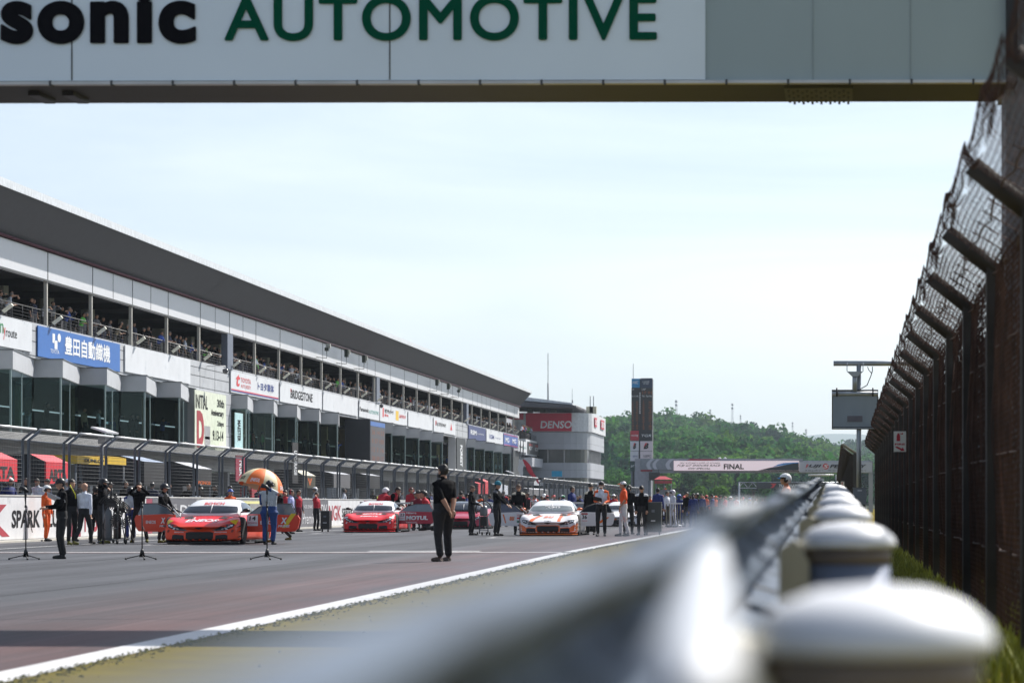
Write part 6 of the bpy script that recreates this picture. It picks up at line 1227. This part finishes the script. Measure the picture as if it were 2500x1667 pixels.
race_car(-16, 156, 'distant silver race car at the left side of the grid', M('paint_silver', (.4, .42, .45), .25, .4, var=.1), pW, detail=False)
race_car(-8.2, 166, 'distant blue race car far down the grid', M('paint_blue'), pW, detail=False)
race_car(-5.6, 186, 'farthest white race car among the blurred grid crowd', pC, pW, detail=False)
# ================================================================ EQUIPMENT
def mic_stand(px, top, label, headk):
    Y = YG(1366); s_ = Y/F; r = empty('microphone_stand', (GX(px, Y), Y, 0), label, 'stand', 'black microphone stands on the track')
    H = (VY-top)*s_+1; b = MB(); b.lathe([(.012, .10), (.045, .08), (.055, .05), (.03, .17), (.013, .2)][::-1], (0, 0, 0), blk, 12); b.tube([(0, 0, .1), (0, 0, 1.0)], .012, blk, 8); b.tube([(0, 0, .9), (0, 0, H-.05)], .009, blk, 8); b.build('pole', r)
    for a in (200, 340, 292):
        b = MB(); b.tube([(0, 0, .09), (.29*math.cos(R(a)), .29*math.sin(R(a)), .025)], .010, blk, 6); b.lathe([(.004, 0), (.018, .003), (.018, .035), (.004, .04)], (.29*math.cos(R(a)), .29*math.sin(R(a)), 0), blk, 8); b.build('leg', r)
    b = MB(); b.tube([(-.03, 0, H+.02), (.0, 0, .95), (.12, 0, .50)] if headk == 0 else [(0, 0, H-.45), (.09, 0, .42)] if headk == 1 else [(-.02, 0, H-.25), (.02, 0, .8)], .008, blk, 6); b.lathe([(.02, 0), (.025, .01), (.02, .05)], (0, 0, .95), blk, 10); b.build('boom', r)
    b = MB()
    if headk != 1: b.tube([(-.10, 0, H+.04), (-.02, 0, H+.02), (.05, 0, H-.03)], [.045, .035, .015], blk, 10)
    b.tube([(.0, 0, H-.12), (0, 0, H-.02)], .018, blk, 8); b.build('microphone', r); return r
mic_stand(63, 1196, 'leftmost of three black microphone stands on the track', 0); mic_stand(347, 1222, 'middle black microphone stand in front of the orange red car door', 1); mic_stand(652, 1190, 'right hand black microphone stand in front of the man in the silver vest', 2)
# umbrella
Y = 67.6; r = empty('umbrella', (GX(648, Y), Y, 0), 'large orange and cream umbrella held up beside the orange red car', 'umbrella'); c = Vector((0, 0, GZ(1145, Y))); tilt = Matrix.Rotation(R(14), 4, 'Y') @ Matrix.Rotation(R(-8), 4, 'X'); uo = M('umbrella_orange', (.80, .17, .03), .6, var=.05); uc = M('umbrella_cream', (.66, .58, .36), .6, var=.05)
RA, HH = .58, .50
def up_(a, t_): 
    sc_ = 1-.05*math.cos((a*8) % (2*math.pi)) if False else 1
    edge_ = .03*math.cos(8*a)*t_*t_; return c+tilt @ Vector((RA*math.sin(t_*1.45)/math.sin(1.45)*math.cos(a), RA*math.sin(t_*1.45)/math.sin(1.45)*math.sin(a), -HH*(1-math.cos(t_*1.45))/(1-math.cos(1.45))+edge_*.6))
for k in range(8):
    b = MB(); a0 = 2*math.pi*(k+.35)/8; vs = [up_(a0+2*math.pi/8*i/8, j/8) for j in range(9) for i in range(9)]; b.add(vs, [(j*9+i, j*9+i+1, (j+1)*9+i+1, (j+1)*9+i) for j in range(8) for i in range(8)], uo if k % 2 else uc, True); g_ = b.build('gore', r)
    if True:
        V, f = text2d('ENEOS', .02); am_ = a0+math.pi/8
        if math.sin(am_) < .2:
            bb = MB(); bb.add([up_(am_+p[0]*.42, .84-p[1]*.13)+(up_(am_, .84)-c).normalized()*.012 for p in V], f, (lwh if k % 2 else dk)); bb.build('lettering', g_)
b = MB(); b.tube([tilt @ Vector((0, 0, .05))+c, tilt @ Vector((0, 0, -.75))+c], .010, greyst, 6); b.build('shaft', r)
# gas trolley, left
def trolley(px, Y, label, H, wd, bottle):
    r = empty('gas_trolley', (GX(px, Y), Y, 0), label, 'trolley'); b = MB(); ch = M('trolley_chrome', (.18, .19, .2), .3, .8)
    for x in (-wd/2, wd/2): b.tube([(x, 0, .08), (x, 0, H*.72)], .018, ch, 6)
    for z in (.12, .4, H*.7): b.tube([(-wd/2, 0, z), (wd/2, 0, z)], .015, ch, 6)
    b.tube([(wd/2+.05, .0, H*.6), (wd/2+.22, -.1, .08)], .015, ch, 6); b.tube([(-wd/2, 0, .1), (-wd/2-.12, -.15, .05)], .015, ch, 6); b.build('frame', r)
    b = MB(); b.lathe([(.001, .10), (.09, .11), (.10, .2), (.10, H*.52), (.07, H*.60), (.03, H*.63), (.03, H*.68), (.001, H*.69)], (-.05, -.02, 0), bottle, 16); b.build('gas_bottle', r)
    b = MB(); rr_ = random.Random(int(px))
    for k in range(5):
        a = .2+.05*k; b.tube([(-.1+a*.8*math.cos(t_)+.12, -.05-.02*k, H*.62+a*.9*math.sin(t_)) for t_ in [R(q) for q in range(-150+k*20, 160, 20)]], .014, blk, 6)
    b.tube([(-.1, 0, H*.6), (-.18, -.1, H*.3), (-.05, -.1, .3), (.1, -.05, .6)], .014, blk, 6); b.build('hose', r)
    b = MB(); b.box(-wd*.45, wd*.5, -.05, .12, H*.66, H*.82, blk); b.tube([(0, 0, H*.8), (.03, 0, H)], .03, blk, 8); b.tube([(wd*.35, 0, H*.8), (wd*.35, 0, H*.9)], .04, blk, 8); b.build('regulator_box', r)
    for x in (-wd/2, wd/2, wd/2+.22): b = MB(); b.lathe([(.02, -.02), (.06, -.02), (.06, .02), (.02, .02)], (x, -.05, .062), tyre, 14, 'x'); b.build('wheel', r)
trolley(270, YG(1328), 'gas bottle trolley with coiled black hoses beside the crewman in black helmet', 1.42, .36, M('bottle_grey', (.10, .11, .12), .4))
trolley(292, YG(1325), 'second dark hose trolley standing right behind the gas bottle trolley', 1.2, .3, blk)
Y = YG(1306); r = empty('fuel_trolley', (GX(1181, Y), Y, 0), 'tall fuel trolley with a grey tank between the two crewmen in black suits', 'trolley')
b = MB(); b.lathe([(.001, .98), (.10, .96), (.13, .86), (.13, .68), (.12, .64), (.001, .63)], (0, 0, 0), M('tank_grey', (.14, .15, .16), .35, .3), 18); b.build('tank', r)
b = MB()
for x in (-.14, .14): b.tube([(x, 0, .05), (x, 0, .64)], .018, greyst, 6)
for k in range(7): b.tube([(-.14, -.02, .08+k*.085), (.14, -.02, .08+k*.085)], .012, greyst, 6)
b.box(-.11, .11, -.05, .1, .3, .62, blk); b.build('frame', r)
b = MB(); b.tube([(.26*math.cos(t_), 0, .85+.28*math.sin(t_)) for t_ in [R(q) for q in range(-30, 215, 15)]], .022, blk, 6); b.tube([(0, 0, .96), (0, 0, 1.28)], .02, blk, 6); b.build('hose_loop', r)
for x in (-.2, -.05, .1, .2): b = MB(); b.lathe([(.02, -.02), (.055, -.02), (.055, .02), (.02, .02)], (x, -.03, .056), tyre, 12, 'x'); b.build('wheel', r)
def flight(px0, px1, py0, fy, label, m, door_=True):
    Y = YG(fy); x0, x1 = GX(px0, Y), GX(px1, Y); r = empty('equipment_cabinet', ((x0+x1)/2, Y, 0), label, 'cabinet'); h = GZ(py0, Y); w_ = (x1-x0)/2
    b = MB(); b.box(-w_, w_, 0, .5, .1, h, m); b.build('body', r); b = MB()
    for x in (-w_+.06, w_-.06): b.lathe([(.02, -.02), (.05, -.02), (.05, .02), (.02, .02)], (x, .08, .052), tyre, 12, 'x')
    b.build('castors', r); b = MB(); b.box(-w_-.005, w_+.005, -.01, .51, h, h+.015, M('edge_metal', (.2, .2, .2), .4, .6)); b.box(w_, w_+.015, -.01, .01, .1, h, M('edge_metal')); b.build('edging', r); b = MB(); b.box(-.07, .07, -.02, -.003, h*.42, h*.46, steel); b.build('handle', r)
    b = MB(); b.box(-.05, .05, -.004, -.001, h*.7, h*.78, greyst); b.build('latch', r)
flight(782, 804, 1247, 1298, 'black wheeled equipment cabinet beside the crew member in the red T-shirt', M('cabinet_black', (.015, .015, .016), .5))
flight(1575, 1614, 1226, 1306, 'large dark green grey equipment box beside the young man in black', M('cabinet_dark_green', (.03, .04, .042), .5))
Y = YG(1288); r = empty('metal_rack', (GX(1645, Y), Y, 0), 'rack of upright metal poles with a white top right of the blue jacketed crewman', 'rack'); b = MB()
for k in range(6): b.tube([(-.32+k*.12, .05*(k % 2), .03), (-.32+k*.12, .05*(k % 2), GZ(1230, Y))], .02, M('pole_khaki', (.28, .27, .2), .4, .5), 6)
b.tube([(-.35, 0, .1), (.35, 0, .1)], .02, steel, 6); b.build('poles', r); b = MB(); b.box(-.38, .38, -.15, .3, GZ(1230, Y), GZ(1227, Y), white); b.build('top', r)
Y = YG(1297); r = empty('brown_board', (GX(1229.5, Y), Y-.2, .3), 'brown wooden board held upright by the crewman in the teal hat', 'board'); b = MB(); b.box(-.06, .06, -.015, .015, 0, .64, M('board_brown', (.10, .05, .02), .7, var=.25, scale=8)); b.build('plank', r); b = MB(); b.box(-.03, .03, -.02, -.016, .52, .58, M('board_label', (.3, .2, .1), .7)); b.build('grip', r)
def lever(px, py, Y, dx, dz, label): r = empty('pry_bar', at_person(px, py, Y), label, 'tool'); b = MB(); b.tube([(0, 0, 0), (dx, 0, -dz)], .016, M('lever_white', (.65, .65, .65), .4), 6); b.build('shaft', r); b = MB(); b.tube([(0, 0, 0), (-.04, 0, .05)], .02, blk, 6); b.build('grip', r)
lever(423, 1241, 66.6, .2, .24, 'short white bar pointing at the bonnet of the orange red car'); lever(1273, 1239, 85.2, .17, .16, 'short white bar above the mirror of the white and orange car')
# ---- pit wall shelters
def shelter(p0, p1, t0, t1, bot, X, topm, sidem, words, label, depth=1.4):
    y0, y1 = YW(p0, X), YW(p1, X); r = empty('pit_shelter', (X, y0, 0), label, 'shelter'); L_ = y1-y0; zt, zm, zb_ = GZ(t0, y0), GZ(t1, y0), GZ(bot, y0)
    b = MB(); b.box(-.05, 0, 0, L_, zb_, zm, sidem[0]); b.box(-depth, -.05, 0, .04, zb_, zm, sidem[1]); b.add([(-.05, 0, zm), (-depth*.35, 0, zt), (-depth, 0, zt), (-depth, 0, zm)], [(0, 1, 2, 3)], sidem[1]); b.build('side_sheet', r)
    b = MB(); b.add([(0.01, -.03, zm), (0.01, L_+.03, zm), (-depth*.35, L_+.03, zt), (-depth*.35, -.03, zt), (-depth, L_+.03, zt), (-depth, -.03, zt)], [(0, 1, 2, 3), (3, 2, 4, 5)], topm); b.build('roof_sheet', r)
    b = MB()
    for x, y in ((-.08, .06), (-depth, .06), (-.08, L_-.06), (-depth, L_-.06)): b = MB(); b.tube([(x, y, 0), (x, y, zm)], .03, greyst, 6); b.build('leg', r)
    for (s_, f0, f1, z0, z1, m_, bold) in words: text(s_, (.012, L_*(f0+f1)/2, zb_+(zm-zb_)*(z0+z1)/2), L_*(f1-f0), (zm-zb_)*(z1-z0), m_, r, EY, EZ, bold)
    return r
ar = M('shelter_red', (.62, .02, .035), .6, var=.05); arp = M('shelter_red_roof', (.70, .05, .07), .6, var=.05); dkn = M('shelter_black', (.008, .008, .010), .7)
shelter(-40, 42, 1099, 1118, 1173, -24, arp, (ar, dkn), [('ARTA', .05, .92, .12, .68, dkn, .04)], 'leftmost bright red awning box with black letters behind the wall')
shelter(113, 167, 1108, 1127, 1180, -24, arp, (ar, dkn), [('ARTA', .12, .92, .12, .68, dkn, .04)], 'second bright red awning box with black letters behind the wall')
yl = M('shelter_yellow', (.62, .40, .01), .6, var=.05); shelter(189, 262, 1110, 1113, 1131, -24, yl, (yl, yl), [('DUNLOP', .22, .88, .25, .75, dk, .04)], 'yellow awning strip with a black word and a rounded end', .9)
shelter(263, 308, 1112, 1115, 1133, -24, yl, (yl, yl), [], 'short bright yellow awning end beside the yellow lettered strip', .9)
shelter(352, 403, 1112, 1126, 1185, -24, M('awning_blue_white', (.35, .42, .55), .5, var=.1), (dkn, dkn), [], 'black shelter with pale blue sloping roof behind the gas trolley', 2.4)
shelter(480, 517, 1126, 1143, 1186, -24, M('awning_white', (.6, .62, .66), .5, var=.1), (dkn, dkn), [('PONOS', .1, .9, .1, .3, M('orange_letters', (.6, .12, .01), .6), .03)], 'black shelter with white sloping roof above the orange red car', 2.6)
shelter(742, 770, 1146, 1160, 1190, -24, M('awning_cream', (.66, .62, .48), .5), (M('shelter_dark', (.05, .045, .02), .6), dkn), [('V', .3, .7, .2, .8, M('orange_letters'), .06)], 'shelter with cream sloping roof and an orange V emblem')
shelter(815, 855, 1150, 1156, 1190, -24, M('awning_white'), (cgry, dkn), [], 'white roofed shelter just left of the red car')
shelter(900, 930, 1155, 1160, 1192, -24, M('awning_white'), (dkn, dkn), [], 'white roofed shelter above the red car')
shelter(1185, 1197, 1168, 1176, 1205, -24, arp, (arp, dkn), [], 'pale red board shelter behind the far fence panels')
shelter(1168, 1180, 1175, 1180, 1205, -24, ar, (ar, dkn), [], 'small red shelter left of the pale red one'); shelter(1215, 1240, 1180, 1184, 1206, -24, M('awning_white'), (cwh, dkn), [], 'white shelter behind the teal hatted crewman'); shelter(1290, 1340, 1190, 1193, 1209, -24, M('awning_white'), (cgry, dkn), [], 'far white shelter behind the white and orange car')
r = vbanner(714, 728, 2.0, 3.9, -24.2, dkn, 'UPGARAGE', lwh, 'black vertical banner with white outlined lettering behind the fence', .5)
r = vbanner(576, 600, 2.0, 3.1, -24.4, M('crew_board_red', (.3, .02, .05), .6), 'NGK', lwh, 'dark red board with white letters hanging behind the fence left of the umbrella', .4)
# garage front clutter: cabinets and screens in the pit lane
cl = [(20, 1.9, 'dark'), (300, 1.6, 'grey'), (430, 2.0, 'dark'), (455, 1.2, 'green'), (540, 1.5, 'green'), (600, 1.9, 'red'), (810, 2.2, 'pale'), (850, 1.7, 'dark'), (905, 1.6, 'yellow'), (960, 1.8, 'pale'), (1010, 1.5, 'white'), (1220, 2.2, 'white'), (1300, 1.8, 'pale')]
cm = dict(dark=(.02, .02, .025), grey=(.15, .15, .16), green=(.02, .25, .05), red=(.35, .02, .03), pale=(.35, .38, .42), yellow=(.45, .45, .02), white=(.55, .56, .58))
for k, (px, h, cn) in enumerate(cl):
    X = -30.5+.4*(k % 3); Y = YW(px, X); r = empty('tool_cabinet', (X, Y, 0), '%s tool cabinet in front of the garages, %s from the left' % (cn, ords[k]), 'cabinet'); m = M('garage_'+cn, cm[cn], .5); b = MB(); b.box(-.3, .3, 0, 1.5, .1, h, m)
    b.build('body', r); b = MB(); 
    for q in range(4): b.box(.301, .315, .06, 1.44, .2+q*(h-.3)/4, .2+(q+.85)*(h-.3)/4, m)
    b.build('drawers', r); b = MB(); b.box(-.32, .32, -.02, 1.52, h, h+.04, greyst); b.build('top', r)
# track side light panels and feather flags
def panel_lamp(px, py, X, w_, label): Y = YW(px, X); r = empty('panel_light', (X, Y, 0), label, 'light'); z = GZ(py, Y); b = MB(); b.tube([(0, 0, 1.0), (0, 0, z-.05)], .03, greyst, 6); b.box(-.12, .12, -.1, .5, z-.45, z-.2, greyst); b.build('stand', r); b = MB(); T = Matrix.Translation((0, .3, z)) @ Matrix.Rotation(R(18), 4, 'Y'); b.box(-.27, .27, -w_/2, w_/2, -.03, .03, M('panel_white_gloss', (.75, .76, .78), .25), T); b.build('panel', r)
panel_lamp(250, 1050, -23.5, 1.5, 'flat white panel on a stand above the fence near the yellow awning'); panel_lamp(1244, 1152, -23, 1.2, 'flat white panel on a stand above the far fence')
for px, m_, lab in ((1272, white, 'white feather flag on a pole beside the plain dark banner'), (1279, M('flag_red', (.6, .04, .07), .6), 'red feather flag on a curved pole beside the plain dark banner')):
    X = -24; Y = YW(px, X); r = empty('feather_flag', (X, Y, 0), lab, 'flag'); pts = [(0, 0, 1.2), (0, 0, 4.0), (-.05, .1, 6.3), (-.1, -.3, GZ(1120, Y))]; b = MB(); b.tube(pts, .03, greyst, 5); b.build('pole', r)
    b = MB(); za = GZ(1180, Y) if m_ is not white else GZ(1165, Y); zt = GZ(1122, Y); vs = []; n_ = 10
    for k in range(n_+1): t_ = k/n_; z = za+(zt-za)*t_; x0 = 1.2*(1-t_) if m_ is not white else 0; wv = .35*math.sin(math.pi*min(1, .2+.8*(1-t_)))+.1; vs += [(x0-wv/2+.05*math.sin(k), -.02*k, z), (x0+wv/2+.05*math.sin(k), -.02*k, z)]
    b.add(vs, [(2*k, 2*k+1, 2*k+3, 2*k+2) for k in range(n_)], m_); b.build('cloth', r)
Y = YW(1348, -24); r = empty('blue_board', (-24, Y, 0), 'small bright blue screen board near the control tower foot', 'display board'); b = MB(); b.box(-.05, .9, 0, .08, GZ(1163, Y), GZ(1149, Y), M('board_cyan', (.01, .32, .55), .4)); b.build('panel', r); b = MB(); b.tube([(.4, .1, 0), (.4, .1, GZ(1163, Y))], .05, greyst, 6); b.build('post', r)
# ================================================================ HAZE
hzm = bpy.data.materials.new('haze_air'); hzm.use_nodes = True; t = hzm.node_tree; t.nodes.clear(); vo = t.nodes.new('ShaderNodeVolumePrincipled'); vo.inputs['Color'].default_value = (.74, .87, 1, 1); vo.inputs['Density'].default_value = HAZE; vo.inputs['Anisotropy'].default_value = .3; oo = t.nodes.new('ShaderNodeOutputMaterial'); t.links.new(vo.outputs[0], oo.inputs['Volume'])
if HAZE > 0:
    b = MB(); b.box(-4200, 4200, -80, 9500, -1, 330, hzm); o = b.build('haze'); meta(o, 'thin pale blue daylight haze', 'haze', kind='stuff'); o.display_type = 'WIRE'
bpy.data.scenes.remove(TMP)
bpy.context.view_layer.update()
